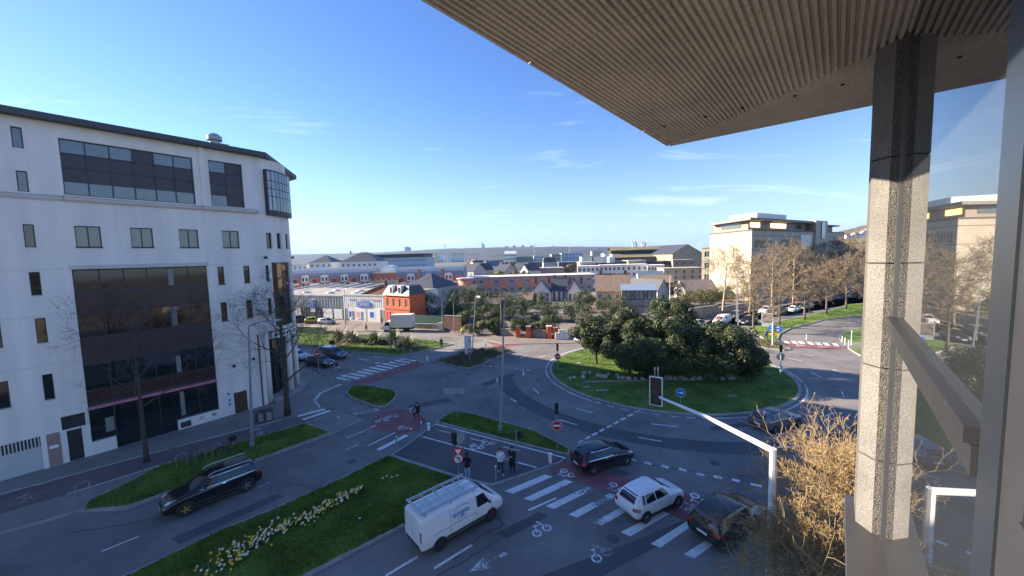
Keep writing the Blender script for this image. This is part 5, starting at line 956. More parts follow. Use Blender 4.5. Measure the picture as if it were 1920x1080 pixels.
part('bracket', steel, t, lambda m: (m.tube([sgp + Vector((-.06, 0, .72)), sgp + Vector((-.06, 0, 1.2))], .025, 6), m.tube([sgp + Vector((.1, 0, .72)), sgp + Vector((.1, 0, 1.2))], .025, 6)))
# bollards, posts, railings, cabinets
def bollard(label, b, top, mat_=None, r=.05, cap=None, group='steel bollards', name='bollard'):
    base = G(*b); h = max(.6, hz(base, *top).z); t = thing(name, label, 'bollard', base, 0, group); part('shaft', mat_ or pole_g, t, lambda m: m.lathe([(r, 0), (r, h * .94)], (0, 0, 0), 10)); part('cap', cap or sign_white, t, lambda m: m.lathe([(r * 1.25, h * .92), (r * 1.25, h * .98), (r * .5, h)], (0, 0, 0), 10))
bollard('steel bollard on the small triangular pavement left of the cyclist', (636, 805), (636, 781)); bollard('tall steel post with red top on the triangular pavement', (666, 794), (666, 753), cap=sign_red); bollard('steel bollard at the left tip of the refuge', (744, 841), (744, 818)); bollard('steel bollard on the refuge behind the cyclist', (772, 825), (772, 803)); bollard('taller steel post next to the white bollard on the refuge', (791, 825), (791, 790))
bollard('white plastic bollard at the grass strip tip', (804, 808), (804, 793), sign_white, .11); bollard('white plastic bollard beside the black hatchback', (1032, 869), (1032, 850), sign_white, .12); bollard('steel bollard between the two groups of waiting people', (930, 904), (930, 873)); bollard('white bollard on the shared path by the triangle lawn', (801, 677), (801, 669), sign_white, .10)
for px, py, tp_, lab in ((771, 667, 655, 'steel bollard at the sharp lawn corner'), (790, 667, 646, 'tall grey post at the sharp lawn corner'), (745, 660, 630, 'grey post with a box among the rightmost flax'), (980, 646, 636, 'grey bollard on the kerb opposite the roundabout'), (1022, 645, 636, 'second grey bollard on the kerb opposite the roundabout'), (1579, 642, 630, 'thin white post leftmost at the right corner lawn'), (1584, 648, 633, 'thin white post second at the right corner lawn'), (1591, 652, 638, 'thin white post third at the right corner lawn'), (1596, 649, 620, 'tall white signal post at the right corner lawn'), (652, 716, 702, 'steel bollard where the far crossing meets the corner'), (911, 660, 640, 'grey post on the shared path'), (855, 650, 636, 'grey post at the lawn end of the shared path'), (1512, 637, 627, 'white delineator on the right avenue mouth')): bollard(lab, (px, py), (px, tp_), white_p if 'white' in lab else pole_g, .05)
rl_ = thing('guard_railing', 'grey guard railing along the kerb at the round corner', 'railing', G(551, 696)); o0 = G(551, 696); o1 = G(640, 716); dv = o1 - o0
for i in range(9): part('post', pole_g, rl_, lambda m: m.tube([dv * (i / 8), dv * (i / 8) + Vector((0, 0, 1.0))], .03, 6))
for z in (.95, .5): part('rail', pole_g, rl_, lambda m: m.tube([Vector((0, 0, z)), dv + Vector((0, 0, z))], .022, 6))
for px, lab in ((488, 'grey cabinet left of a pair on the pavement by the brown door'), (503, 'grey cabinet right of a pair on the pavement by the street tree')):
    t = thing('litter_bin', lab, 'bin', G(px, 792 if px < 495 else 789, .1), rad(53), 'pavement cabinets'); part('case', M('cabinet_brown', (.075, .065, .058), .6, .1), t, lambda m: m.box((0, 0, .5), (.62, .5, 1.0))); part('front_panel', M('cabinet_panel', (.26, .25, .23), .6, .1), t, lambda m: m.box((0, -.26, .5), (.40, .03, .72))); part('lid', M('cabinet_brown', (.1, .1, .1)), t, lambda m: m.box((0, 0, 1.03), (.68, .56, .07)))
for px, py, lab in ((341, 874, 'steel bicycle hoop beside the red parked bicycle'), (408, 855, 'steel bicycle hoop beside the black parked bicycle'), (156, 930, 'steel hoop barrier at the garage driveway'), (377, 866, 'steel bicycle hoop between the two parked bicycles')):
    t = thing('bicycle_hoop', lab, 'bicycle rack', G(px, py, .12), rad(60), 'steel hoops on the verge'); part('hoop', steel, t, lambda m: m.tube([(-.3, 0, 0), (-.3, 0, .75), (-.2, 0, .85), (.2, 0, .85), (.3, 0, .75), (.3, 0, 0)], .025, 6))
# ================================================================ trees and plants
def branch_tree(rng, H, r0, fork=.35, spread=.6, levels=4, n_first=7, up=.35, lean=(0, 0), kids=(4, 4, 3), tw_len=.8, curl=.25, trunk_top=.95, ratio=.55, rmin=.0045, taper=.55):
    br = {'trunk': MB(), 'branches': MB(), 'twigs': MB()}; tips = []
    def grow(p, d, L, r, lv):
        k = 5 if lv < 2 else (4 if lv < 3 else 3); pts = [p.copy()]; rs = [r]; q = p.copy(); dd = d.copy()
        for i in range(k):
            dd = (dd + Vector((rng.gauss(0, curl), rng.gauss(0, curl), rng.gauss(0, curl) + up * .12)) * .45).normalized(); q = q + dd * (L / k); pts.append(q.copy()); rs.append(max(r * (1 - .75 * (i + 1) / k), rmin))
        (br['branches'] if lv < 3 else br['twigs']).tube(pts, rs, 6 if lv < 2 else (4 if lv < 3 else 3), cap=False)
        if lv >= levels: tips.append((pts[-1], dd)); return
        nk = kids[min(lv - 1, len(kids) - 1)]
        for j in range(nk):
            f = rng.uniform(.3, 1.0) if j else 1.0; i = min(int(f * k), k - 1); b = pts[i].lerp(pts[i + 1], f * k - i) if f < 1 else pts[-1]; a = dd.orthogonal(); a.rotate(Matrix.Rotation(rng.uniform(0, 6.28), 3, dd)); nd = (dd + a * rng.uniform(.45, 1.0)).normalized(); nd.z += up * .25; grow(b, nd.normalized(), L * rng.uniform(.5, .72), max(r * (1 - .7 * f) * .7, rmin * 1.3), lv + 1)
    tp = []; q = Vector((0, 0, 0)); N = 8
    for i in range(N + 1):
        f = i / N; tp.append(Vector((lean[0] * f + rng.gauss(0, .02) * H * .06, lean[1] * f + rng.gauss(0, .02) * H * .06, H * trunk_top * f)))
    rs = [r0 * (1.25 if i == 0 else 1) * (1 - .82 * (i / N) ** 1.1) for i in range(N + 1)]; br['trunk'].tube(tp, rs, 9)
    for j in range(n_first):
        f = fork + (1 - fork) * (j + rng.random() * .6) / n_first; f = min(f, 1); i = min(int(f * N), N - 1); b = tp[i].lerp(tp[i + 1], f * N - i); a = rng.uniform(0, 6.28) if j else 0; a = j * 2.4 + rng.uniform(-.4, .4); e = rng.uniform(.35, .8) * (1 + (f - fork)); d = Vector((math.cos(a) * spread, math.sin(a) * spread, e)).normalized(); grow(b, d, H * ratio * (1.05 - taper * (f - fork) / (1 - fork)), r0 * .42 * (1.1 - .7 * f), 1)
    return br, tips
def bare_tree(label, base, H, r0, mats, seed, group=None, **kw):
    rng = random.Random(seed); br, tips = branch_tree(rng, H, r0, **kw); t = thing('bare_tree', label, 'tree', base, 0, group)
    br['trunk'].build('trunk', mats[0], t, True); cr = br['branches'].build('crown', mats[1], t, True); br['twigs'].build('twigs', mats[2], cr); return t, tips, rng, cr
gT = 'bare street trees before the office building'
bare_tree('dark bare street tree rising before the curtain wall', G(275, 866, .12), 10.5, .15, (bark_dark, twig_dk, twig_dk), 3, gT, levels=4, n_first=10, fork=.38, spread=.75, kids=(5, 4, 4), ratio=.36, rmin=.008)
bare_tree('dark bare street tree with thick trunk beside the round corner', G(540, 778, .1), 10.5, .25, (bark_dark, twig_dk, twig_dk), 5, gT, levels=4, n_first=11, fork=.30, spread=.85, kids=(5, 5, 4), ratio=.42, rmin=.008)
# plane trees on the right avenue
pt = [((1354, 594), 15.5, .27, bark_pale, 'pale forked plane tree standing left before the cream stone building'), ((1406, 586), 14.5, .24, bark_pale, 'pale plane tree trunk behind the black four-wheel drive'), ((1447, 579), 16, .26, bark_pale, 'tall pale plane tree behind the advertising panel'), ((1487, 572), 17, .26, bark_pale, 'tallest pale plane tree before the shaded office face'),
      ((1412, 623), 11, .19, bark_br, 'nearest brown trunked tree on the avenue lawn'), ((1461, 609), 11, .18, bark_br, 'second brown trunked tree on the avenue lawn'), ((1508, 599), 11.5, .2, bark_br, 'third brown trunked tree on the avenue lawn'), ((1549, 589), 12.5, .21, bark_br, 'fourth brown trunked tree on the avenue lawn'), ((1586, 579), 13, .21, bark_br, 'fifth brown trunked tree on the avenue lawn beside the pillar'),
      ((1540, 560), 15, .24, bark_br, 'dense brown tree behind the end of the avenue lawn'), ((1575, 556), 17, .25, bark_br, 'tall golden brown tree left of the pillar in the far clump'), ((1608, 560), 17, .25, bark_br, 'golden brown tree half cut by the pillar'), ((1520, 552), 15, .24, bark_br, 'dark brown tree under the right end of the stone building'), ((1640, 566), 16, .25, bark_br, 'golden brown tree hidden partly behind the pillar')]
for i, (px, H_, r_, bk, lab) in enumerate(pt):
    pale = bk is bark_pale
    bare_tree(lab, G(*px, .1), H_ * (.80 if i < 9 else .86), r_, (bk, bk if pale else twig_br, twig_br), 20 + i, 'plane trees along the avenue', levels=5, n_first=10 if pale else 14, fork=.34 if pale else .26, spread=.6 if pale else .85, kids=(4, 4, 3, 3) if not pale else (4, 4, 4, 2), ratio=.36 if pale else .34, rmin=.016 if i < 9 else .022, lean=((.9, 0) if i == 0 else (0, 0)))
# the golden tree below the window
t, tips, rng, cr = bare_tree('bare golden tree with hanging catkins below the pillar', (11.7, 12.0, 0), 7.1, .15, (M('bark_olive', (.17, .14, .06), .9, .3, 4), twig_gold, twig_gold), 77, levels=5, n_first=44, fork=.17, spread=.85, kids=(5, 4, 4, 3), ratio=.46, curl=.42, up=.55, rmin=.006, taper=.90)
m = MB()
for p, d in tips:
    if rng.random() < .30:
        n_ = rng.randint(1, 3)
        for _ in range(n_):
            q = p + Vector((rng.gauss(0, .03), rng.gauss(0, .03), 0)); l = rng.uniform(.05, .11); m.tube([q, q + Vector((rng.gauss(0, .012), rng.gauss(0, .012), -l))], [.010, .006], 3, cap=False)
ck = m.build('catkins', catkin, cr); ck['kind'] = 'stuff'
bare_tree('lower golden twiggy bush hiding the foot of the signal mast', (8.9, 11.2, 0), 5.5, .11, (MT['bark_olive'], twig_gold, twig_gold), 79, levels=5, n_first=30, fork=.2, spread=.8, kids=(5, 4, 4, 3), ratio=.33, curl=.42, up=.6, rmin=.006, taper=.75)
# leafy masses
def leaves(name, mats, parent, rng, clumps, n, size, droop=.2, kind=None, elong=1.7):
    m = MB(); tot = sum(c[1] ** 2 for c in clumps)
    for c, r in clumps:
        k = max(4, int(n * r * r / tot))
        for _ in range(k):
            while True:
                v = Vector((rng.uniform(-1, 1), rng.uniform(-1, 1), rng.uniform(-1, 1)))
                if .05 < v.length < 1: break
            v = v.normalized() * (v.length ** .4) * r; p = Vector(c) + Vector((v.x, v.y, v.z * .85)); nrm = (v.normalized() + Vector((rng.gauss(0, .5), rng.gauss(0, .5), rng.gauss(.25, .5)))).normalized(); a = nrm.orthogonal().normalized(); a.rotate(Matrix.Rotation(rng.uniform(0, 6.28), 3, nrm)); b = nrm.cross(a); s = size * rng.uniform(.6, 1.3); mi = rng.choices(range(len(mats)), [6, 3, 1][:len(mats)])[0]
            m.add([p - a * s * elong, p - b * s * .55 + nrm * s * .12, p + a * s * elong, p + b * s * .55 + nrm * s * .12], [(0, 1, 2, 3)], mi)
    o = m.build(name, mats, parent)
    if kind: o['kind'] = kind
    return o
def crown_clumps(rng, c, rad3, n, rmin, rmax):
    out = []
    for _ in range(n):
        while True:
            v = Vector((rng.uniform(-1, 1), rng.uniform(-1, 1), rng.uniform(-1, 1)))
            if v.length < 1: break
        v = v.normalized() * (v.length ** .45); out.append((Vector((c[0] + v.x * rad3[0], c[1] + v.y * rad3[1], c[2] + v.z * rad3[2])), rng.uniform(rmin, rmax)))
    return out
def evergreen(label, base, H, rx, ry, z0, seed, n=9000, size=.078, group='magnolias on the roundabout', mats=None, name='evergreen_tree', ncl=60):
    rng = random.Random(seed); t = thing(name, label, 'tree', base, 0, group); cz = (z0 + H) / 2; hz_ = (H - z0) / 2
    cl = crown_clumps(rng, (0, 0, cz), (rx * .86, ry * .86, hz_ * .86), ncl, rx * .16, rx * .30)
    def tr(m):
        m.tube([(0, 0, 0), (rng.gauss(0, .1), rng.gauss(0, .1), z0 + .4), (rng.gauss(0, .2), rng.gauss(0, .2), H * .8)], [.16, .13, .04], 8)
    part('trunk', bark_dark, t, tr); cr_ = leaves('crown', mats or [leaf_dk, leaf_md, leaf_yl], t, rng, cl, int(n * 2.4) if size < .1 else n, size)
    def lb_(m):
        for c, r in cl[::2]: m.tube([(0, 0, z0 * .6 + .3), Vector((c[0] * .5, c[1] * .5, (c[2] + z0) / 2)), c], [.06, .035, .012], 5, cap=False)
    part('limbs', bark_dark, cr_, lb_); return t
mg = lambda px, py: Vector(G(px, py, .11))
evergreen('leftmost magnolia with clear trunk and spreading crown on the roundabout', mg(1119, 682), 6.6, 3.3, 3.2, 1.7, 1, 10000)
evergreen('tall magnolia at the back left of the roundabout', mg(1180, 700), 7.7, 3.6, 3.3, .6, 2, 12000)
evergreen('dark dome shaped magnolia in the middle of the roundabout', mg(1228, 712), 7.7, 4.3, 3.5, .1, 3, 18000)
evergreen('tallest magnolia behind the dark dome on the roundabout', mg(1268, 690), 8.5, 3.0, 3.0, 2.0, 4, 10000)
evergreen('low wide magnolia on the right of the roundabout', mg(1348, 714), 6.7, 3.9, 3.4, .2, 5, 14000)
evergreen('small magnolia at the right end of the clump on the roundabout', mg(1402, 716), 4.4, 1.9, 1.9, .4, 6, 5000)
# rockery under the magnolias: separate stones, and flowers
stone_m = M('rockery_stone', (.46, .38, .30), .9, .2, 2, .4, 12); rng = random.Random(8)
for i in range(34):
    px = 1072 + i * 9.2 + rng.uniform(-5, 5); py = 706 + rng.uniform(-6, 5) if i < 10 else 710 + rng.uniform(-2, 3); p = G(px, py, .12)
    def rk_(m):
        m.ball((0, 0, .1), (rng.uniform(.18, .42), rng.uniform(.16, .34), rng.uniform(.13, .28)), 8, 5); m.v = [(x + rng.gauss(0, .02), y + rng.gauss(0, .02), z + rng.gauss(0, .02)) for x, y, z in m.v]
    o = part('rockery_stone', stone_m, isl, rk_); o.location = p
part('rock_edging', kerbm, isl, lambda m: [m.box(G(1100 + i * 14, 716 - .35 * i if i < 10 else 712.5 - (i - 10) * .15, .15), (.75, .2, .12), rng.uniform(-.1, .1)) for i in range(18)])
for px, py, w_ in ((1099, 726, .8), (1129, 732, 1.2), (1373, 743, .7), (1086, 681, .5)): c = G(px, py, .13); part('access_cover', kerbm, isl, lambda m: m.box(c + Vector((0, 0, .02)), (w_, .5, .05)))
# daffodils
rng = random.Random(5); m = MB(); wm, ym, gm = 0, 1, 2; pts_d = [(400, 1072), (455, 1040), (500, 1008), (560, 985), (600, 965), (640, 940), (678, 922)]
nf = 0
while nf < 620:
    i = rng.randint(0, 5); f = rng.random(); p = G(*pts_d[i], .12).lerp(G(*pts_d[i + 1], .12), f); wd_ = .75 * (1 - .11 * i) * (.4 if i == 5 and f > .5 else 1); p += Vector((rng.gauss(0, wd_ * .6), rng.gauss(0, wd_ * .6), 0)); h = rng.uniform(.22, .36); nf += 1
    if rng.random() > 1.0 - .08 * i: continue
    m.tube([p, p + Vector((0, 0, h))], .006, 3, gm, cap=False)
    for _ in range(3): a = rng.uniform(0, 6.28); m.tri(p, p + Vector((.03, .0, 0)), p + Vector((math.cos(a) * .12, math.sin(a) * .12, h * .9)), gm)
    if rng.random() < .72:
        c = p + Vector((0, 0, h)); n_ = Vector((rng.gauss(0, .5), -.6 + rng.gauss(0, .5), .9)).normalized(); a = n_.orthogonal().normalized(); b = n_.cross(a); col_ = wm if rng.random() < .5 else ym; r = rng.uniform(.055, .085)
        ring6 = [c + (a * math.cos(k * math.pi / 6) + b * math.sin(k * math.pi / 6)) * (r if k % 2 == 0 else r * .55) for k in range(12)]; m.poly(ring6, col_); m.poly([c + n_ * .025 + (a * math.cos(k * 1.05) + b * math.sin(k * 1.05)) * r * .35 for k in range(6)], ym)
for px, py in ((718, 902), (725, 898), (735, 900), (675, 1078 - 100), (745, 897)):
    p = G(px, py, .12); m.poly([p + Vector((math.cos(k) * .07, math.sin(k) * .07, .2)) for k in range(6)], wm)
tag(m.build('daffodils', [M('petal_white', (.78, .76, .66), .6, .05), M('petal_yellow', (.80, .50, .02), .6, .08), M('daffodil_leaf', (.06, .13, .04), .6, .2)]), 'band of white and yellow daffodils along the grass median', 'flowers', kind='stuff')
# flax clumps
for i, (px, py, h, lab) in enumerate([(637, 638, 2.7, 'tall leftmost flax clump on the triangle lawn'), (660, 640, 2.4, 'second flax clump from the left on the triangle lawn'), (703, 642, 2.5, 'middle flax clump on the triangle lawn'), (738, 640, 2.8, 'tall flax clump behind the dark footed post'), (765, 652, 2.6, 'rightmost wide flax clump at the bare soil on the triangle lawn')]):
    rng = random.Random(40 + i); t = thing('flax_plant', lab, 'plant', G(px, py, .12), 0, 'flax clumps on the lawn'); m = MB()
    for _ in range(230):
        a = rng.uniform(0, 6.28); e = rng.uniform(.15, 1.25); L_ = h * rng.uniform(.6, 1.05); d = Vector((math.cos(a) * math.sin(e), math.sin(a) * math.sin(e), math.cos(e))); s = Vector((-math.sin(a), math.cos(a), 0)) * .055; p0 = Vector((math.cos(a), math.sin(a), 0)) * rng.uniform(0, .35); p1 = p0 + d * L_ * .6; p2 = p0 + d * L_ + Vector((math.cos(a), math.sin(a), 0)) * .25 * L_ * e - Vector((0, 0, .30 * e * L_))
        mi = rng.choices((0, 1, 2), (6, 3, 2))[0]; m.quad(p0 - s, p0 + s, p1 + s * 1.1, p1 - s * 1.1, mi); m.tri(p1 - s * 1.1, p1 + s * 1.1, p2, mi)
    m.build('blades', [leaf_flax, M('leaf_flax_dark', (.07, .10, .035), .5, .3), M('leaf_flax_straw', (.38, .33, .20), .6, .2)], t); part('root_crown', soilm, t, lambda m: m.lathe([(.5, 0), (.4, .25), (.1, .35)], (0, 0, 0), 10))
sheet('soil_bed', GP([(613, 645), (640, 633), (672, 634), (672, 647), (630, 649)]), soilm, .128, lawn); sheet('soil_bed', GP([(722, 646), (760, 640), (787, 652), (785, 662), (765, 664), (745, 655)]), soilm, .128, lawn)
def shrub(label, base, r3, seed, mats, n=1500, size=.10, name='shrub', group=None, ncl=18, cat='shrub'):
    rng = random.Random(seed); t = thing(name, label, cat, base, 0, group); cl = crown_clumps(rng, (0, 0, r3[2]), (r3[0] * .8, r3[1] * .8, r3[2] * .85), ncl, min(r3) * .3, min(r3) * .55); leaves('foliage', mats, t, rng, cl, int(n * 2.0), size * .66); part('stem', bark_dark, t, lambda m: [m.tube([(0, 0, 0), c], [.04, .01], 4, cap=False) for c, r in cl[::3]]); return t
HG = [leaf_hedge, leaf_dk]
shrub('low dark shrub between the left flax clumps', G(622, 645, .12), (.5, .5, .35), 61, HG, 500); shrub('round dark shrub before the middle flax', G(684, 645, .12), (.9, .7, .5), 62, [leaf_dk, leaf_hedge], 900); shrub('dark shrub right of the middle flax', G(714, 646, .12), (1.0, .7, .55), 63, [leaf_dk, leaf_hedge], 900); shrub('small dark shrub left of the rightmost flax', G(747, 652, .12), (.7, .6, .45), 64, HG, 700)
rng = random.Random(66); cl = []
for _ in range(260):
    while True:
        x, y = rng.uniform(-11, 2), rng.uniform(48, 66)
        if inpoly(x, y, POLY['ivy_island']): break
    cl.append((Vector((x, y, .22)), rng.uniform(.28, .45)))
tag(leaves('ivy_cover', [M('ivy_leaf', (.075, .095, .030), .6, .35, 1.0, world=True), leaf_olive], None, rng, cl, 22000, .05), 'low ivy ground cover on the traffic island with the poster totem', 'ground cover', kind='stuff')
cl = []
for _ in range(60):
    while True:
        x, y = rng.uniform(30, 60), rng.uniform(50, 66)
        if inpoly(x, y, POLY['splitter_island']): break
    cl.append((Vector((x, y, .2)), rng.uniform(.25, .4)))
tag(leaves('ivy_cover', [MT['ivy_leaf'], leaf_olive], None, rng, cl, 4500, .05), 'low planting on the splitter island under the direction sign', 'ground cover', kind='stuff')
# ================================================================ the town behind
WG = M('far_window_glass', (.05, .06, .075), .15, .2, .2, ior=1.6)
def frame2(A, B):
    d = (B - A).normalized(); return math.atan2(d.y, d.x), (B - A).length
def block(name, label, cat, pL, pR, top, YL, YR, wall, dep=10, roof='flat', rise=2.0, rmat=None, floors=2, bays=4, ww=.9, wh=1.3, side=True, z0=-.05, group=None, over=.25, trimm=None, ground=True, wmat=None, chim=0, chm=None, shut=None, winfirst=None, ftop=None):
    A0 = at(pL, top, YL); B0 = at(pR, top, YR); h = (A0.z + at(pR, top, YL).z) / 2 if False else A0.z
    A, B = Vector((A0.x, A0.y, 0)), Vector((B0.x, B0.y, 0)); an, W = frame2(A, B); t = thing(name, label, cat, (A.x, A.y, 0), an, group); zs0 = z0
    fh = (h - .3) / max(floors, 1) if floors else h; holes = []
    for f in range(floors):
        zc = (f + .52) * fh if ftop is None else h - ftop - (floors - 1 - f) * fh
        for b in range(bays): u = W * (b + .5) / bays; holes.append((u - ww / 2, u + ww / 2, zc - wh / 2, zc + wh / 2))
    Pf = lambda u, z, d: Vector((u, d, z)); Pr = lambda u, z, d: Vector((W - d, u, z)); Pl = lambda u, z, d: Vector((d, dep - u, z))
    m = MB(); wall_holes(m, Pf, 0, W, zs0, h, holes, .14)
    sh = []
    if side and floors:
        nb = max(1, int(dep / 3.5))
        for f in range(floors):
            zc = (f + .52) * fh
            for b in range(nb): u = dep * (b + .5) / nb; sh.append((u - ww / 2, u + ww / 2, zc - wh / 2, zc + wh / 2))
    vis_right = A.x < 0
    wall_holes(m, Pr, 0, dep, zs0, h, sh if vis_right else [], .14); wall_holes(m, Pl, 0, dep, zs0, h, sh if not vis_right else [], .14); m.quad((W, dep, zs0), (0, dep, zs0), (0, dep, h), (W, dep, h))
    if roof == 'gable_front': m.tri((0, 0, h), (W, 0, h), (W / 2, 0, h + rise)); m.tri((W, dep, h), (0, dep, h), (W / 2, dep, h + rise))
    if roof == 'gable': m.tri((W, 0, h), (W, dep, h), (W, dep / 2, h + rise)); m.tri((0, dep, h), (0, 0, h), (0, dep / 2, h + rise))
    m.build('wall', wall, t); rm = rmat or slate; o = over; r = MB(); e = .12
    def slab(pts): n = Vector(pts[1]) - Vector(pts[0]); n = n.cross(Vector(pts[2]) - Vector(pts[0])).normalized(); up_ = n if n.z > 0 else -n; q = [Vector(p) + up_ * e for p in pts]; k = len(pts); r.add([Vector(p) for p in pts] + q, [tuple(range(k)), tuple(reversed(range(k, 2 * k)))] + [(i, (i + 1) % k, k + (i + 1) % k, k + i) for i in range(k)])
    if roof == 'flat': r.prism([(-o, -o), (W + o, -o), (W + o, dep + o), (-o, dep + o)], h, h + .22)
    elif roof == 'gable': sl = rise / (dep / 2); slab([(-o, -o, h - o * sl), (W + o, -o, h - o * sl), (W + o, dep / 2, h + rise), (-o, dep / 2, h + rise)]); slab([(W + o, dep + o, h - o * sl), (-o, dep + o, h - o * sl), (-o, dep / 2, h + rise), (W + o, dep / 2, h + rise)])
    elif roof == 'gable_front': sl = rise / (W / 2); slab([(-o, -o, h - o * sl), (W / 2, -o, h + rise), (W / 2, dep + o, h + rise), (-o, dep + o, h - o * sl)]); slab([(W + o, dep + o, h - o * sl), (W / 2, dep + o, h + rise), (W / 2, -o, h + rise), (W + o, -o, h - o * sl)])
    elif roof == 'hip':
        i = min(W, dep) / 2 * .95; a, b = (min(i, W / 2 - .01), dep / 2, h + rise), (max(W - i, W / 2 + .01), dep / 2, h + rise); c = [(-o, -o, h), (W + o, -o, h), (W + o, dep + o, h), (-o, dep + o, h)]; r.add(c + [a, b], [(0, 1, 5, 4), (1, 2, 5), (2, 3, 4, 5), (3, 0, 4), (3, 2, 1, 0)])
    elif roof == 'mono': slab([(-o, -o, h), (W + o, -o, h), (W + o, dep + o, h + rise), (-o, dep + o, h + rise)])
    elif roof == 'barrel':
        k = 10; prv = None
        for i in range(k + 1):
            a = math.pi * i / k; y, z = dep / 2 - (dep / 2 + o) * math.cos(a), h + rise * math.sin(a)
            if prv: r.quad((-o, prv[0], prv[1]), (W + o, prv[0], prv[1]), (W + o, y, z), (-o, y, z))
            prv = (y, z)
        for x in (-o + .01, W + o - .01): r.poly([(x, dep / 2 - (dep / 2 + o) * math.cos(math.pi * i / k), h + rise * math.sin(math.pi * i / k)) for i in range(k + 1)])
    elif roof == 'mansard':
        q = .7; r.add([(-o, -o, h), (W + o, -o, h), (W + o, dep + o, h), (-o, dep + o, h), (q, q, h + rise * .8), (W - q, q, h + rise * .8), (W - q, dep - q, h + rise * .8), (q, dep - q, h + rise * .8), (W / 2, dep / 2, h + rise)], [(0, 1, 5, 4), (1, 2, 6, 5), (2, 3, 7, 6), (3, 0, 4, 7), (4, 5, 8), (5, 6, 8), (6, 7, 8), (7, 4, 8), (3, 2, 1, 0)])
    rf_ = r.build('roof', rm, t, False)
    for i in range(chim):
        x = W * (.12 + .76 * i / max(chim - 1, 1)); y = dep * .5; zt = h + rise + 1.0; ck_ = part('chimney', chm or brick_dk, rf_, lambda m: (m.box((x, y, zt - 1.1), (.7, .5, 2.2)), m.box((x, y, zt + .04), (.85, .62, .1))))
    gm_ = wmat or WG
    for hl, Pw in [(holes, Pf), (sh, Pr if vis_right else Pl)]:
        for a, b, c, d in hl:
            mm = MB(); mm.quad(Pw(a, c, .12), Pw(b, c, .12), Pw(b, d, .12), Pw(a, d, .12), 0); f_ = .07
            for (u0, u1, q0, q1) in ((a, a + f_, c, d), (b - f_, b, c, d), (a + f_, b - f_, c, c + f_), (a + f_, b - f_, d - f_, d), ((a + b) / 2 - .03, (a + b) / 2 + .03, c + f_, d - f_)): mm.quad(Pw(u0, q0, .10), Pw(u1, q0, .10), Pw(u1, q1, .10), Pw(u0, q1, .10), 1)
            mm.build('window', [gm_, trimm or white_p], t)
    t['_wh'] = (W, h, dep); return t, W, h
FB = 90.0
# -- the shops
t, W, h = block('clad_shop', 'grey ribbed steel clad shop with blue hanging sign', 'shop', 470, 643, 553, 104, 91.2, clad_g, 21, 'flat', rmat=flat_roof, floors=0, bays=0, over=.1)
nr = int(W / .9)
for i in range(nr): part('cladding_rib', clad_g, t, lambda m: m.box((W * (i + .5) / nr, -.03, h - 1.9), (.09, .06, 3.6)))
part('shopfront', M('shop_dark', (.03, .03, .035), .3, .2), t, lambda m: m.box((W * .60, -.03, 1.55), (W * .75, .05, 2.7)))
for i, (f0, f1, mm) in enumerate(((.36, .46, sign_white), (.48, .57, sign_white), (.60, .72, WG), (.735, .775, WG), (.80, .89, sign_white), (.905, .985, sign_white))): part('shop_window', M('printed_window', (.55, .54, .52), .4, .35, .8) if mm is sign_white and i < 2 else mm, t, lambda m: m.box((W * (f0 + f1) / 2, -.075, 1.5), (W * (f1 - f0), .04, 2.4)))
sg_ = part('hanging_sign', sign_white, t, lambda m: m.box((W * .70, -.16, h - 2.35), (1.55, .12, 3.2))); part('sign_face', sign_blue, sg_, lambda m: m.box((W * .70, -.235, h - 1.95), (1.3, .03, 2.2))); part('sign_mark', sign_white, sg_, lambda m: (disc(m, (W * .70, -.26, h - 1.75), .42, (0, -1, 0), .02)));part('sign_mark', sign_blue, sg_, lambda m: disc(m, (W * .70, -.275, h - 1.78), .30, (0, -1, 0), .02))
part('bird_emblem', black_p, t, lambda m: m.poly([(W * .42, -.075, h - 2.4), (W * .46, -.075, h - 2.2), (W * .50, -.075, h - .4), (W * .475, -.075, h - 1.9), (W * .49, -.075, h - 2.9), (W * .455, -.075, h - 2.6)]))
for i in range(5): part('skylight', M('skylight_dome', (.55, .57, .60), .3, .1), t, lambda m: m.ball((W * (.45 + .13 * i), 5 + (i % 2) * 6, h + .3), (1.3, .9, .45), 10, 6), True)
t, W, h = block('clad_shop', 'white clad plumbing shop with a blue oval sign', 'shop', 643.3, 720, 555, 91, 85.6, clad_w, 20, 'flat', rmat=flat_roof, floors=0, bays=0, over=.05)
nr = 20
for i in range(nr): part('cladding_rib', clad_w, t, lambda m: m.box((W * (i + .5) / nr, -.02, h / 2 + 1.6), (.03, .03, h - 3.4)))
sg_ = part('oval_sign', sign_blue, t, lambda m: m.prism([(W * .515 + 2.3 * math.copysign(abs(math.cos(a)) ** .35, math.cos(a)), h - 1.85 + .62 * math.copysign(abs(math.sin(a)) ** .5, math.sin(a))) for a in [i * math.pi / 12 for i in range(24)]], 0, .1))
sg_.rotation_euler = (rad(90), 0, 0); sg_.location = (0, -.05, 0)
text('lettering', 'CEDEO', 1.0, sign_white, t, (W * .515, -.18, h - 1.87), (rad(90), 0, 0), .01, 1.15)
for wd_, x_, cm in (('SANITAIRE', .22, (.25, .42, .70)), ('CHAUFFAGE', .51, (.55, .45, .40)), ('PLOMBERIE', .80, (.62, .33, .33))): text('lettering', wd_, .62, M('faded_' + wd_.lower(), cm, .7, .1), t, (W * x_, -.09, h - .75), (rad(90), 0, 0), .01, .78)
part('entrance_recess', clad_g, t, lambda m: m.box((W * .77, -.02, (h - 2.9) / 2), (W * .45, .05, h - 2.9))); part('roller_door', clad_w, t, lambda m: m.box((W * .75, -.08, 1.5), (W * .30, .06, 3.0)))
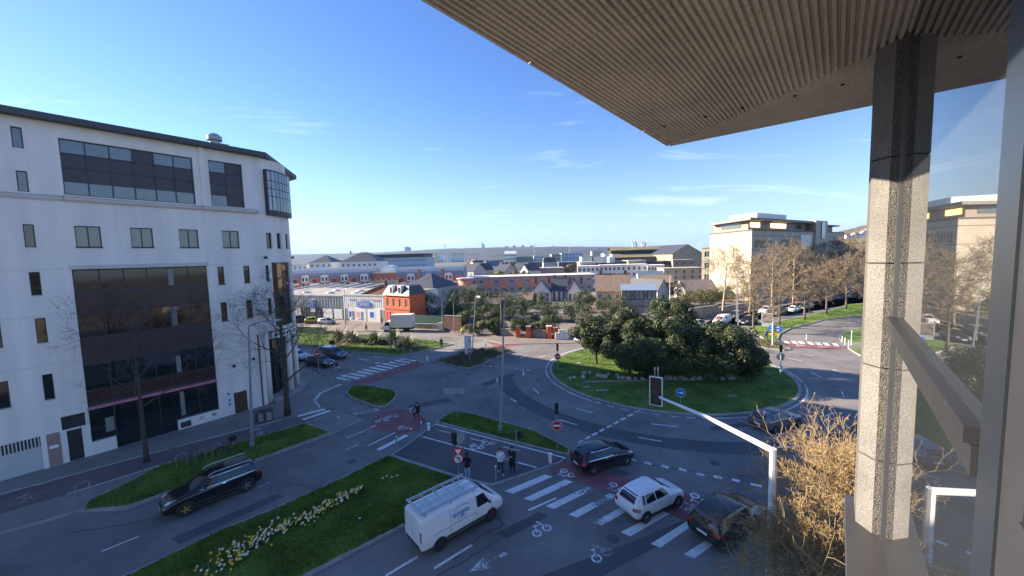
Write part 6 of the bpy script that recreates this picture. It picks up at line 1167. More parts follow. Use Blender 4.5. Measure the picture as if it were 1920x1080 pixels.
for x_, w_, z_, cm in ((.70, .9, 1.7, sign_blue), (.165, .55, 1.6, sign_blue), (.36, .9, 1.6, M('poster_pink', (.70, .35, .30), .6, .3, 2))): pp = part('poster', sign_white, t, lambda m: m.box((W * x_, -.12, z_), (w_ * 1.5 + .5, .02, 2.0))); part('poster_print', cm, pp, lambda m: m.box((W * x_, -.135, z_), (w_ * 1.2, .02, 1.3)))
part('door_post', alu_dark, t, lambda m: m.box((W * .05, -.1, 1.5), (.25, .1, 3.0)))
t, W, h = block('sawtooth_shed', 'long low shed with dark sawtooth roof behind the shops', 'shed', 520, 752, 549, 122, 117, grey_r, 24, 'flat', rmat=zinc_dark, floors=0, bays=0)
for i in range(8):
    x0 = W * i / 8
    part('sawtooth', [zinc_dark, stone_w], t, lambda m: (m.quad((x0, 0, h + .3), (x0 + W / 8, 0, h + .3), (x0 + W / 8, 22, h + 1.0), (x0, 22, h + 1.0), 0), m.obox((x0 + .1, 0, h + .38), (1.0, 20, .75), (.35, 0, 0), (0, 0, .2), 1)))
# -- brick house
t, W, h = block('brick_house', 'orange red brick house with slate mansard and two white dormers', 'house', 720.6, 767, 551, 85.4, 80.8, brick_m, 4.5, 'mansard', 2.4, slate, floors=2, bays=4, ww=.85, wh=1.75, side=False)
part('cornice', stone_w, t, lambda m: m.box((W / 2, -.15, h - .1), (W + .4, .35, .3))); part('string_course', brick_dk, t, lambda m: m.box((W / 2, -.03, h * .5), (W, .06, .25)))
for x in (.32, .66):
    dm = part('dormer', stone_w, t, lambda m: (m.box((W * x, .35, h + 1.0), (1.1, 1.2, 1.7)), m.prism([(W * x - .7, -.3), (W * x + .7, -.3), (W * x + .7, 1.0), (W * x - .7, 1.0)], h + 1.85, h + 2.0))); part('pane', WG, dm, lambda m: m.box((W * x, -.26, h + .95), (.7, .02, 1.2)))
part('shop_sign', M('pink_sign', (.65, .08, .25), .5, .1), t, lambda m: m.box((W * .16, -.08, 1.9), (.6, .06, 1.7)))
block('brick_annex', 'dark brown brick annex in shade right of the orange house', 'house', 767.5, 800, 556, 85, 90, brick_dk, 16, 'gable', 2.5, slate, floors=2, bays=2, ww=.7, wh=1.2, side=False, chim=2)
block('slate_house', 'grey house with hipped slate roof behind the brick house', 'house', 752, 812, 541, 108, 104, grey_r, 14, 'hip', 4.0, slate, floors=2, bays=4, chim=2)
# -- barrel roofed flats
salmon = M('salmon_bay', (.55, .17, .12), .8, .1)
def flats(label, pL, pR, top, Y, nb, wallm, rise=4.3, dh=1.2):
    t, W, h = block('barrel_flats', label, 'apartment building', pL, pR, top, Y, Y, wallm, 13, 'barrel', rise, blue_zinc, floors=2, bays=nb * 2, ww=1.0, wh=1.35, side=False, over=.3)
    for i in range(nb):
        x = W * (i + .5) / nb
        if i % 2 == 0:
            bay_ = part('balcony_bay', salmon, t, lambda m: m.box((x, -.2, h - 1.6), (3.6, .9, 5.0)))
            for z in (h - .2, h - 3.2): part('balustrade', stone_w, bay_, lambda m: m.box((x, -.75, z - 1.4), (3.9, .2, .8))); part('balcony_window', WG, bay_, lambda m: m.box((x, -.67, z - .25), (1.6, .05, 1.3)))
        else:
            dm = part('arched_dormer', stone_w, t, lambda m: (m.box((x, .35, h + .15), (3.0, 1.5, 2.2)), m.add([(x + 1.5 * math.cos(math.pi * q / 8), yy, h + 1.25 + .6 * math.sin(math.pi * q / 8)) for yy in (-.4, 1.1) for q in range(9)], [tuple(reversed(range(9))), tuple(range(9, 18))] + [(q, q + 1, q + 10, q + 9) for q in range(8)])))
            for dx in (-.7, .7): part('pane', WG, dm, lambda m: m.box((x + dx, -.43, h + .2), (.75, .04, 1.4)))
    return t
flats('left block of flats under a long blue barrel roof', 545, 693, 526, 150, 8, stone_y); flats('right block of flats under a blue barrel roof', 744, 868, 523, 148, 7, stone_y)
t, W, h = block('link_block', 'low salmon and sand link between the two barrel roofed blocks', 'apartment building', 693.5, 743.5, 512, 152, 152, stone_y, 10, 'flat', rmat=stone_w, floors=2, bays=5); part('salmon_storey', salmon, t, lambda m: m.box((W / 2, -.05, h - 1.3), (W, .1, 1.9))); part('round_gable', stone_w, t, lambda m: m.lathe([(3.4, 2), (3.4, 9)], (W * .62, 0, h - .6), 24, 'y'))
# -- flats and big blocks beyond
block('white_flats', 'small white block with dark pyramid roof beyond the barrel roofs', 'apartment building', 579, 622, 492.5, 230, 230, stone_w, 16, 'hip', 4.2, slate, floors=4, bays=4, ww=1.2, wh=1.4, side=False)
block('white_flats', 'white stepped block with grey hipped roof and green balconies', 'apartment building', 638, 708, 491.5, 222, 222, stone_w, 18, 'hip', 5.5, slate, floors=4, bays=7, ww=1.3, wh=1.4, side=False, chim=1, chm=grey_r)
block('white_flats', 'flat roofed white block at the edge of the round corner tower', 'apartment building', 548, 576, 497, 235, 235, stone_w, 12, 'flat', floors=4, bays=3, rmat=grey_r, side=False)
block('blue_office', 'long pale blue office under a broad grey flat roof', 'office building', 690, 800, 485, 300, 300, M('pale_blue_clad', (.30, .42, .58), .5, .08), 30, 'flat', rmat=grey_r, floors=4, bays=22, ww=1.2, wh=1.4, side=False, over=.8)
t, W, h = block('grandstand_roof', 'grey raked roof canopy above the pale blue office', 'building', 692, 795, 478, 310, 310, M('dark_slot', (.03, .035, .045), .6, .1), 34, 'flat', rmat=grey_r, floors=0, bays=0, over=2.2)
# silos
for i, (px0, px1, top, mt_, lab, nn) in enumerate([(807, 815.5, 480.5, stone_w, 'white silo bank left of the yellow tower', 4), (820.5, 833, 479.5, stone_w, 'white silo bank right of the yellow tower', 5), (845, 871, 477, stone_w, 'tall white silo bank with yellow band at the right', 8)]):
    Y = 1500; a, b = at(px0, top, Y), at(px1, top, Y); t = thing('grain_silo', lab, 'silo', (a.x, a.y, 0), 0, 'grain silos by the river'); wdt = (b.x - a.x) / nn
    for k in range(nn): part('silo_cell', mt_, t, lambda m: m.lathe([(wdt * .49, -1), (wdt * .49, a.z)], (wdt * (k + .5), 0, 0), 12), True)
    if i == 2: part('conveyor_gallery', M('silo_yellow', (.70, .48, .12), .7, .1), t, lambda m: m.box((wdt * nn / 2, -.2, a.z + 2), (wdt * nn * .95, 8, 4)))
for px0, px1, top, mt_, lab in ((815.5, 820.5, 474.5, M('silo_yellow', (.7, .48, .12)), 'yellow silo tower between the white silo banks'), (839.5, 842.5, 470.5, stone_w, 'slim white silo tower left of the tallest bank')):
    a, b = at(px0, top, 1495), at(px1, top, 1495); t = thing('silo_tower', lab, 'silo', (a.x, a.y, 0)); part('shaft', mt_, t, lambda m: m.box(((b.x - a.x) / 2, 5, a.z / 2), (b.x - a.x, 10, a.z))); part('head', mt_, t, lambda m: m.box(((b.x - a.x) / 2, 5, a.z + 1), (b.x - a.x - 2, 7, 2)))
# pylons, cranes
for px, top, Y, lab in ((833.5, 459, 900, 'tall lattice pylon left of the slim silo tower'), (903.5, 453, 620, 'tallest pale mast in the middle of the skyline'), (1002, 458, 900, 'thin mast right of the hilltop towers')):
    a = at(px, top, Y); t = thing('mast', lab, 'mast', (a.x, a.y, 0)); r_ = Y / 900
    part('shaft', M('mast_grey', (.42, .47, .52), .6, .1), t, lambda m: m.tube([(0, 0, 0), (0, 0, a.z)], [.7 * r_, .35 * r_], 6)); part('platform', MT['mast_grey'], t, lambda m: [m.box((0, 0, a.z * f), (4.2 * r_, 3 * r_, .8 * r_)) for f in (.90, .96)])
a = at(1065, 452, 700); t = thing('tower_crane', 'slanted jib crane above the striped blocks', 'crane', (a.x, a.y, 0)); part('jib', MT['mast_grey'], t, lambda m: m.tube([(3.5, 0, a.z - 28), (0, 0, a.z)], .45, 5)); part('mast', MT['mast_grey'], t, lambda m: m.tube([(3.5, 0, 0), (3.5, 0, a.z - 24)], .6, 5))
for i, px in enumerate((1187, 1193, 1204, 1210)):
    a = at(px, 455, 520); t = thing('lift_bridge_tower', ['first', 'second', 'third', 'fourth'][i] + ' white forked tower from the left above the hangar roof', 'tower', (a.x, a.y, 0), 0, 'forked bridge towers'); sgx = -1 if i % 2 == 0 else 1
    part('shaft', white_p, t, lambda m: m.tube([(0, 0, 0), (0, 0, a.z - 1)], 1.15, 8)); part('fork', white_p, t, lambda m: (m.tube([(0, 0, a.z - 1.5), (-2.6, 0, a.z + 3)], [.8, .4], 6), m.tube([(0, 0, a.z - 1.5), (2.6, 0, a.z + 3)], [.8, .4], 6)))
# far white office rows
far = [(930, 944, 487, 480, M('lime_grey', (.40, .46, .28), .7, .1), 'flat', 'lime trimmed block in the far row'), (946, 968, 476, 520, stone_w, 'mono', 'white block with raked roof in the far row'), (968, 1000, 482, 500, M('green_glass', (.10, .17, .16), .3, .2), 'flat', 'dark green glazed block in the far row'), (1001, 1032, 480, 520, stone_w, 'flat', 'long white office with window bands in the far row'), (1034, 1052, 477, 540, stone_c, 'flat', 'cream block left of the striped blocks'), (1053, 1092, 475, 560, M('striped_blue', (.42, .52, .62), .5, .3, .4), 'flat', 'pale blue striped block under the crane'), (1093, 1110, 480, 560, stone_w, 'flat', 'small white block right of the striped one'), (1110, 1130, 471, 1200, stone_c, 'flat', 'distant sunlit tower cluster before the hill')]
for (a_, b_, tp_, Y_, mt_, rf2, lab) in far: block('far_office', lab, 'office building', a_, b_, tp_, Y_, Y_, mt_, 25, rf2, 4, grey_r, floors=4, bays=6, ww=2.2, wh=1.5, side=False, group='far office row')
block('mansard_house', 'dark house with tall slate mansard in the far row', 'house', 1019, 1042, 492, 300, 300, grey_r, 12, 'mansard', 4.5, slate, floors=3, bays=3, side=False)
block('dark_block', 'dark grey block with pale columns in the middle distance', 'apartment building', 945, 1020, 494, 330, 330, M('dark_brick_far', (.13, .105, .10), .8, .1), 14, 'flat', rmat=slate, floors=3, bays=9, ww=1.4, wh=1.6, side=False); block('dark_block', 'long dark low building right of the mansard house', 'apartment building', 1048, 1092, 492, 330, 330, slate, 14, 'flat', rmat=grey_r, floors=3, bays=8, ww=1.2, wh=1.6, side=False)
# hilltop towers
for i, (px, top, w_) in enumerate(((763, 463, 8), (767.5, 464.5, 6), (906, 458, 5), (941, 466, 8), (950, 462, 7), (964, 460.5, 6), (980, 460.5, 6), (996, 460.5, 6), (1036, 459, 2))):
    Y = 2700; a = at(px, top, Y); wd_ = w_ * Y / 720; t = thing('hilltop_tower', ORD[i] + ' pale tower block from the left on the far hill', 'tower block', (a.x, a.y, 10), 0, 'tower blocks on the hill'); part('wall', stone_w if i not in (3, 4) else stone_y, t, lambda m: m.box((0, 0, (a.z - 10) / 2), (wd_, 14, a.z - 10))); part('plant_room', grey_r, t, lambda m: m.box((0, 0, a.z - 10 + 1.2), (wd_ * .4, 6, 2.4)))
# small houses in the middle distance
rng = random.Random(31); hs = [(862, 888, 508, 190, 'dark slate'), (880, 902, 503, 230, 'dark slate'), (893, 913, 498, 250, 'white'), (905, 925, 506, 195, 'cream'), (918, 944, 499, 240, 'blue roofed'), (926, 946, 509, 185, 'cream'), (945, 962, 507, 200, 'dark slate'), (960, 978, 505, 205, 'white'), (975, 990, 507, 200, 'dark slate'), (1090, 1110, 497, 240, 'white'), (868, 885, 497, 300, 'brick'), (884, 900, 494, 330, 'red roofed')]
for i, (a_, b_, tp_, Y_, kd) in enumerate(hs):
    wm_ = {'dark slate': grey_r, 'white': stone_w, 'cream': stone_c, 'blue roofed': stone_w, 'brick': brick_dk, 'red roofed': stone_w}[kd]; rm_ = {'blue roofed': blue_zinc, 'red roofed': tile_r, 'brick': tile_b}.get(kd, slate); block('town_house', kd + ' gabled house, ' + ORD[i] + ' of the scattered roofs beyond the salmon drum', 'house', a_, b_, tp_, Y_, Y_ * rng.uniform(.97, 1.03), wm_, 9, rng.choice(('gable', 'gable_front', 'gable')), 3.2, rm_, floors=2, bays=3, side=False, chim=rng.randint(0, 2), group='scattered town houses')
block('long_roof', 'long grey brown low building in the middle distance', 'building', 985, 1058, 504, 210, 210, M('taupe_far', (.26, .215, .19), .9, .1), 14, 'flat', rmat=grey_r, floors=1, bays=10, side=False)
t, W, h = block('curved_canopy', 'long pale canopy roof edge behind the white houses', 'building', 880, 1112, 521, 150, 150, M('grey_purple_flats', (.36, .31, .33), .8, .1), 12, 'flat', rmat=stone_w, floors=2, bays=16, ww=1.5, wh=1.2, side=False, over=.9)
for i in range(6): part('salmon_panel', pink_r, t, lambda m: m.box((W * (.16 + .12 * i), -.06, h - 2.6), (3.2, .1, 3.4)))
a = at(857.5, 524, 138); b = at(884.5, 524, 138); t = thing('drum_tower', 'salmon drum shaped stair tower with flat cap', 'tower', ((a.x + b.x) / 2, 138 + (b.x - a.x) / 2, 0)); rd = (b.x - a.x) / 2; part('drum', pink_r, t, lambda m: m.lathe([(rd, 0), (rd, a.z)], (0, 0, 0), 32), True); part('cap', M('cap_blue_grey', (.45, .52, .56), .6, .1), t, lambda m: m.lathe([(rd * 1.25, a.z), (rd * 1.25, a.z + .4)], (0, 0, 0), 32)); part('base_wall', stone_y, t, lambda m: m.box((1.0, -rd - .4, 2.2), (rd * 2.8, .5, 4.4)))
# -- white houses and brick chimneys behind the watermark area
for i, (a_, b_, tp_, Y_, kd, lab) in enumerate([(998, 1032, 548, 118, 'gable_front', 'white gabled house left of a row of three'), (1034, 1062, 545, 120, 'gable', 'white house with slate roof in the middle of a row of three'), (1064, 1092, 550, 116, 'gable_front', 'white gabled house right of a row of three')]): block('white_house', lab, 'house', a_, b_, tp_, Y_, Y_ - 1, stone_w, 9, kd, 3.6, slate, floors=2, bays=3, ww=.9, wh=1.5, chim=2, group='three white houses')
block('brick_terrace', 'brown roofed low terrace before the white houses', 'house', 940, 996, 566, 112, 110, brick_dk, 8, 'gable', 2.4, tile_b, floors=1, bays=4, side=False, chim=1)
# -- timbered house
t, W, h = block('timbered_house', 'old brick house with tall brown tiled roof and chimney stacks', 'house', 1118, 1182, 546, 97, 95, M('warm_render', (.50, .38, .25), .9, .12), 11, 'gable', 3.9, tile_b, floors=2, bays=4, ww=.8, wh=1.3, side=False, chim=2); part('ridge_tiles', tile_r, t, lambda m: m.box((W / 2, 5.5, h + 4.0), (W + .4, .4, .25))); part('gable_brick', brick_dk, t, lambda m: m.tri((W + .05, -.4, h - .2), (W + .05, 11.4, h - .2), (W + .05, 5.5, h + 3.9)))
t, W, h = block('half_timbered_annex', 'grey half-timbered annex with blue grey lean-to roof', 'house', 1166, 1231, 545, 90, 88, M('weathered_wall', (.30, .26, .25), .9, .2, 1), 7, 'mono', .9, M('blue_grey_sheet', (.20, .26, .34), .5, .1), floors=0, bays=0, over=.3)
tim = M('timber_dark', (.055, .04, .033), .85, .2, 2)
for i in range(9): part('timber_post', tim, t, lambda m: m.box((W * i / 8 * .98 + .1, -.04, h - 1.0), (.12, .08, 1.9)))
for z in (h - 2.0, h - .05, 1.8): part('timber_rail', tim, t, lambda m: m.box((W / 2, -.05, z), (W, .09, .16)))
for i in (2, 5): part('timber_brace', tim, t, lambda m: (m.tube([(W * i / 8, -.06, h - 1.9), (W * (i + 1) / 8, -.06, h - .2)], .06, 5), m.tube([(W * (i + 1) / 8, -.06, h - 1.9), (W * i / 8, -.06, h - .2)], .06, 5)))
for i in range(3): part('panel', grey_r, t, lambda m: m.box((W * .80, -.03, .6 + 1.35 * i), (2.3, .06, 1.15)))
part('shop_window', M('greenish_glass', (.20, .25, .14), .3, .3), t, lambda m: m.box((W * .16, -.05, 2.0), (2.2, .08, 2.4)))
block('gable_house', 'grey gabled house with slate roof right of the timbered annex', 'house', 1233, 1254, 545, 108, 110, grey_r, 12, 'gable_front', 3.0, slate, floors=1, bays=1, side=False); block('tiled_barn', 'long brown tiled roof behind the grey gabled house', 'house', 1205, 1262, 530, 128, 126, brick_dk, 10, 'gable', 2.2, tile_b, floors=1, bays=3, side=False); block('slate_barn', 'blue slate roofed house behind the brown roofs', 'house', 1198, 1246, 522, 142, 140, stone_w, 10, 'gable', 2.4, blue_zinc, floors=1, bays=3, side=False); block('low_cottage', 'low white cottage with grey tiled roof right of the evergreen', 'house', 1285, 1345, 545, 112, 112, stone_w, 8, 'gable', 2.8, M('grey_tile', (.21, .18, .155), .9, .2, 1), floors=1, bays=3, side=False)
# -- white modern row
for i, (a_, b_, tp_, Y_, lab, mt_) in enumerate([(1083, 1124, 500, 185, 'white stepped block at the left end of the modern row', stone_w), (1124, 1164, 498, 186, 'white block with green openings in the modern row', stone_w), (1164, 1214, 497, 184, 'white block in the middle of the modern row', stone_w), (1214, 1246, 498, 180, 'white and brown windowed block in the modern row', stone_w), (1245, 1322, 504, 165, 'long cream low building at the foot of the stone office', stone_c)]): block('modern_block', lab, 'apartment building', a_, b_, tp_, Y_, Y_ - 2, mt_, 12, 'flat', rmat=stone_w if i < 4 else stone_c, floors=3, bays=5, ww=1.1, wh=1.6, side=False, group='modern white row')
for i, (a_, b_, tp_, lab) in enumerate([(1088, 1116, 492, 'taupe penthouse left above the modern row'), (1178, 1212, 489, 'taupe penthouse in the middle above the modern row'), (1262, 1304, 488, 'taupe penthouse right above the cream building')]): block('taupe_penthouse', lab, 'apartment building', a_, b_, tp_, 196, 196, taupe, 10, 'flat', rmat=grey_r, floors=3, bays=3, ww=1.3, wh=1.2, side=False, group='taupe penthouses')
for i, (a_, b_, tp_, lab) in enumerate([(1117, 1150, 494, 'black sloped gable left in the modern row'), (1152, 1177, 491, 'black slatted block in the modern row'), (1213, 1242, 492, 'black sloped gable right in the modern row'), (1244, 1261, 490, 'small black block right in the modern row')]): block('black_block', lab, 'apartment building', a_, b_, tp_, 199, 199, M('black_slats', (.03, .032, .04), .5, .2, .8), 10, 'mono', -1.6 if i in (0, 2) else 0.2, slate, floors=2, bays=4, side=False, group='black blocks in the modern row')
# -- hangar
t, W, h = block('hangar', 'long old hangar with two-tier mossy roof', 'warehouse', 1148, 1262, 483, 250, 246, M('hangar_wall', (.12, .10, .08), .9, .2), 30, 'gable', 4.2, moss, floors=0, bays=0, over=.6); part('clerestory', M('dark_clerestory', (.05, .045, .04), .8, .1), t, lambda m: m.box((W / 2, 12, h + 3.4), (W * .98, 8, 3.4))); part('upper_roof', moss, t, lambda m: (m.quad((0, 6.5, h + 4.6), (W, 6.5, h + 4.6), (W, 14, h + 6.8), (0, 14, h + 6.8)), m.quad((0, 14, h + 6.8), (W, 14, h + 6.8), (W, 21.5, h + 4.6), (0, 21.5, h + 4.6))))
block('hangar_hall', 'sand coloured gabled hall at the right end of the hangar', 'warehouse', 1261, 1316, 476, 232, 238, M('sand_brick', (.46, .34, .21), .9, .08), 40, 'gable_front', 5.5, slate, floors=0, bays=0, over=.4)
for px, top in ((1143, 482), (1148, 478)): a = at(px, top, 215); t = thing('white_tank', ('squat' if px < 1145 else 'tall') + ' white plant cylinder before the hangar', 'tank', (a.x, a.y, 0)); part('shell', white_p, t, lambda m: m.lathe([(1.3, 0), (1.3, a.z), (.5, a.z + .4)], (0, 0, 0), 14), True); part('pipe', steel, t, lambda m: m.tube([(1.4, 0, 0), (1.4, 0, a.z * .9)], .12, 6))
for a_, b_, tp_, lab in ((1091, 1110, 482, 'low white plant room left of the hangar'), (1113, 1132, 482, 'white plant room beside the hangar'), (1133, 1142, 476, 'tall white plant room at the hangar corner')): block('plant_room', lab, 'building', a_, b_, tp_, 225, 225, stone_w, 8, 'flat', rmat=grey_r, floors=1, bays=2, side=False, group='plant rooms by the hangar')
# -- the cream stone office on the right
C0 = Vector((at(1409, 470, 105).x, 105, 0)); CL = Vector((at(1331, 470, 124).x, 124, 0)); CR = Vector((at(1582, 470, 141).x, 141, 0)); zt = at(1409, 432, 105).z
so_ = thing('stone_office', 'large cream stone banded office building with taupe penthouse on the right', 'office building', C0)
dl = (CL - C0); ll = dl.length; dl.normalize(); dr = (CR - C0); lr = dr.length; dr.normalize(); nl_ = Vector((-dl.y, dl.x, 0)); nr_ = Vector((dr.y, -dr.x, 0))
PL_ = lambda u, z, d: dl * (ll - u) + Vector((0, 0, z)) - nl_ * (-d if nl_.dot(Vector((-1, 0, 0))) < 0 else d); PR_ = lambda u, z, d: dr * u + Vector((0, 0, z)) - nr_ * d
wins = []
for z0_, z1_ in ((14.7, 16.9), (10.3, 12.3), (6.0, 8.0)):
    for u0, u1 in ((1.6, 11.5), (17.5, 28.5), (52, 65)):
        k = int((u1 - u0) / 1.1)
        for i in range(k): wins.append((u0 + i * 1.1, u0 + i * 1.1 + .75, z0_, z1_))
m = MB(); wall_holes(m, PR_, 0, lr, 0, zt, wins, .3); wall_holes(m, PL_, 0, ll, 0, zt, [], .2); far_c = CL - C0 + dr * lr; m.quad(dr * lr, far_c, far_c + Vector((0, 0, zt)), dr * lr + Vector((0, 0, zt))); m.build('wall', stone_c, so_)
for i, (a_, b_, c_, d_) in enumerate(wins): mm = MB(); mm.quad(PR_(a_, c_, .25), PR_(b_, c_, .25), PR_(b_, d_, .25), PR_(a_, d_, .25)); mm.build('window', M('rust_panel', (.16, .07, .05), .4, .2) if (i % 5 == 3) else WG, so_)
groove = M('stone_groove', (.20, .17, .14), .9, .1); courses = M('stone_course', (.60, .50, .375), .88, .10, .5, speck=.06, spscale=6)
for i in range(15):
    z = 1.3 + i * 1.28
    if z > zt - .4: break
    part('stone_band', groove if i % 3 == 1 else courses, so_, lambda m: (m.obox(PL_(0, z, -.05), PL_(ll, z, -.05) - PL_(0, z, -.05), PL_(0, z, .02) - PL_(0, z, -.05), Vector((0, 0, .16 if i % 3 == 1 else .07))), m.obox(PR_(0, z, -.05), dr * lr, nr_ * -.07, Vector((0, 0, .16 if i % 3 == 1 else .07)))))
part('parapet', M('dark_coping', (.10, .09, .085), .7, .1), so_, lambda m: m.prism([(p.x, p.y) for p in (CL - C0 - dr * .2, -dr * .25 - dl * .25, dr * lr, far_c)], zt, zt + .3))
zp = at(1420, 415, 112).z
q0, q1, q2, q3 = dr * 2 + dl * 3, dr * 40 + dl * 3, dr * 40 + dl * 17, dr * 2 + dl * 19
part('penthouse', taupe, so_, lambda m: m.prism([(p.x, p.y) for p in (q0, q1, q2, q3)], zt + .3, zp)); part('penthouse_roof', M('taupe_roof', (.24, .215, .19), .8, .1), so_, lambda m: m.prism([(p.x, p.y) for p in (q0 - dr * 2.2 - dl * 2.5, q1 + dr * 3 - dl * 2.5, q2 + dr * 3, q3 - dr * 2.0)], zp, zp + .7))
lit = glow('lit_room', (1.0, .62, .22), 1.4)
for u0, u1, mm in ((3.0, 8.5, lit), (15, 25, lit), (31, 36, WG)): part('penthouse_window', mm, so_, lambda m: m.obox(q0 + dr * (u0 - 2) + nr_ * .05 + Vector((0, 0, zt + 1.2)), dr * (u1 - u0), nr_ * .06, Vector((0, 0, (zp - zt) * .45))))
part('penthouse_window', glass_sky, so_, lambda m: m.obox(q0 + dl * 3 - dr * .08 + Vector((0, 0, zt + 1.2)), dl * 9, -dr * .06, Vector((0, 0, (zp - zt) * .5))))
part('upper_storey', stone_w, so_, lambda m: m.prism([(p.x, p.y) for p in (dr * 14 + dl * 8, dr * 34 + dl * 8, dr * 34 + dl * 18, dr * 10 + dl * 18)], zp + .7, at(1470, 404, 118).z + 1.3)); part('stair_tower', stone_c, so_, lambda m: m.prism([(p.x, p.y) for p in (dr * 40.5 - dl * .5, dr * 50 - dl * .5, dr * 50 + dl * 8, dr * 40.5 + dl * 8)], 0, at(1530, 414, 128).z)); part('stair_glass', M('stair_glass_blue', (.30, .42, .50), .1, .1, ior=1.8), so_, lambda m: m.obox(dr * 44.5 + nr_ * .65 + Vector((0, 0, zt - 2)), dr * 2.6, nr_ * .08, Vector((0, 0, at(1530, 414, 128).z - zt + 1.6)))); part('glass_slot', M('glass_slot_blue', (.22, .30, .34), .15, .1, ior=1.8), so_, lambda m: m.obox(dr * 30 + nr_ * .08 + Vector((0, 0, 2)), dr * 8, nr_ * .1, Vector((0, 0, zt - 3))))
part('right_penthouse', taupe, so_, lambda m: m.prism([(p.x, p.y) for p in (dr * 51 + dl * 2, dr * 60 + dl * 2, dr * 60 + dl * 10, dr * 51 + dl * 10)], zt + .3, zp - .6)); part('right_penthouse_roof', MT['taupe_roof'], so_, lambda m: m.prism([(p.x, p.y) for p in (dr * 50.5 + dl * .3, dr * 63 + dl * .3, dr * 63 + dl * 11, dr * 50.5 + dl * 11)], zp - .6, zp - .2))
block('stone_wing', 'lower cream wing with square windows left of the stone office', 'office building', 1316, 1336, 465, 127, 125, stone_c, 18, 'flat', rmat=stone_c, floors=4, bays=1, ww=1.5, wh=1.8, side=False)
# -- garden walls, fences, hedges along the far pavement
def wall_run(name, label, cat, p0, p1, ytop, mt_, th=.35, cap_=None, group=None):
    a, b = G(*p0), G(*p1); h = at(p0[0], ytop, a.y).z; an, W = frame2(a, b); t = thing(name, label, cat, (a.x, a.y, 0), an, group); part('wall', mt_, t, lambda m: m.box((W / 2, 0, h / 2), (W, th, h))); part('coping', cap_ or kerbm, t, lambda m: m.box((W / 2, 0, h + .05), (W + .1, th + .12, .1))); return t, W, h
rub = M('rubble_stone', (.34, .28, .22), .95, .3, 1.2, .5, 9, speck=.3, spscale=7)
wall_run('garden_wall', 'rubble stone wall behind the white delivery van', 'wall', (1292, 600), (1345, 592), 579, rub); wall_run('garden_wall', 'low rubble wall below the green fence', 'wall', (772, 616), (832, 618), 607, rub); wall_run('garden_wall', 'dark brown wall right of the white cabinet', 'wall', (834, 620), (866, 622), 592, brick_dk); wall_run('garden_wall', 'pale low wall between the first two brick piers', 'wall', (940, 629), (968, 631), 616, rub); wall_run('garden_wall', 'pale low wall right of the middle brick piers', 'wall', (993, 632), (1025, 634), 618, rub); wall_run('stone_wall', 'low pale stone wall at the left end of the triangle lawn', 'wall', (540, 623), (610, 625), 612, M('pale_stone_blocks', (.52, .44, .33), .9, .2, 1.5, .4, 8, speck=.25, spscale=4), .9); wall_run('garden_wall', 'far rubble wall under the avenue trees', 'wall', (1345, 588), (1500, 560), 577, rub)
a, b = G(768, 612), G(832, 616); an, W = frame2(a, b); t = thing('green_fence', 'dark green slatted fence beside the box truck', 'fence', (a.x, a.y + .25, 0), an); gm_ = M('fence_green', (.05, .13, .10), .6, .1); hh = at(768, 590, a.y).z
for i in range(26): part('slat', gm_, t, lambda m: m.box((W * (i + .5) / 26, 0, hh / 2 + .3), (W / 26 * .8, .04, hh - .6)))
for z in (.8, hh - .3): part('rail', gm_, t, lambda m: m.box((W / 2, .05, z), (W, .05, .08)))
for i, (px, py, tp_) in enumerate(((972, 633, 611), (991, 634, 612), (1030, 635, 612), (1042, 634, 614))):
    a = G(px, py); hh = at(px, tp_, a.y).z; t = thing('brick_pier', ORD[i] + ' red brick gate pier from the left under the clipped shrubs', 'gate pier', a, 0, 'brick gate piers'); part('shaft', brick_m, t, lambda m: m.box((0, 0, hh / 2), (.75, .75, hh))); part('cap', stone_w, t, lambda m: m.box((0, 0, hh + .06), (.9, .9, .12)))
for i, (px, py, w_, h_, lab) in enumerate(((1045, 637, .7, 1.2, 'small white utility cabinet by the right gate pier'), (1053, 637, .9, 1.7, 'tall cream utility cabinet by the right gate pier'), (1062, 637, .9, 1.3, 'third pale utility cabinet nearest the magnolia'), (826, 619, .9, 1.5, 'white utility cabinet below the green fence end'))): t = thing('utility_cabinet', lab, 'cabinet', G(px, py), 0, 'utility cabinets'); part('case', M('cabinet_cream', (.58, .55, .48), .6, .06), t, lambda m: m.box((0, 0, h_ / 2), (w_, .45, h_))); part('door', stone_w, t, lambda m: m.box((0, -.24, h_ * .52), (w_ * .85, .03, h_ * .8)))
SC = [leaf_olive, leaf_hedge, leaf_yl]
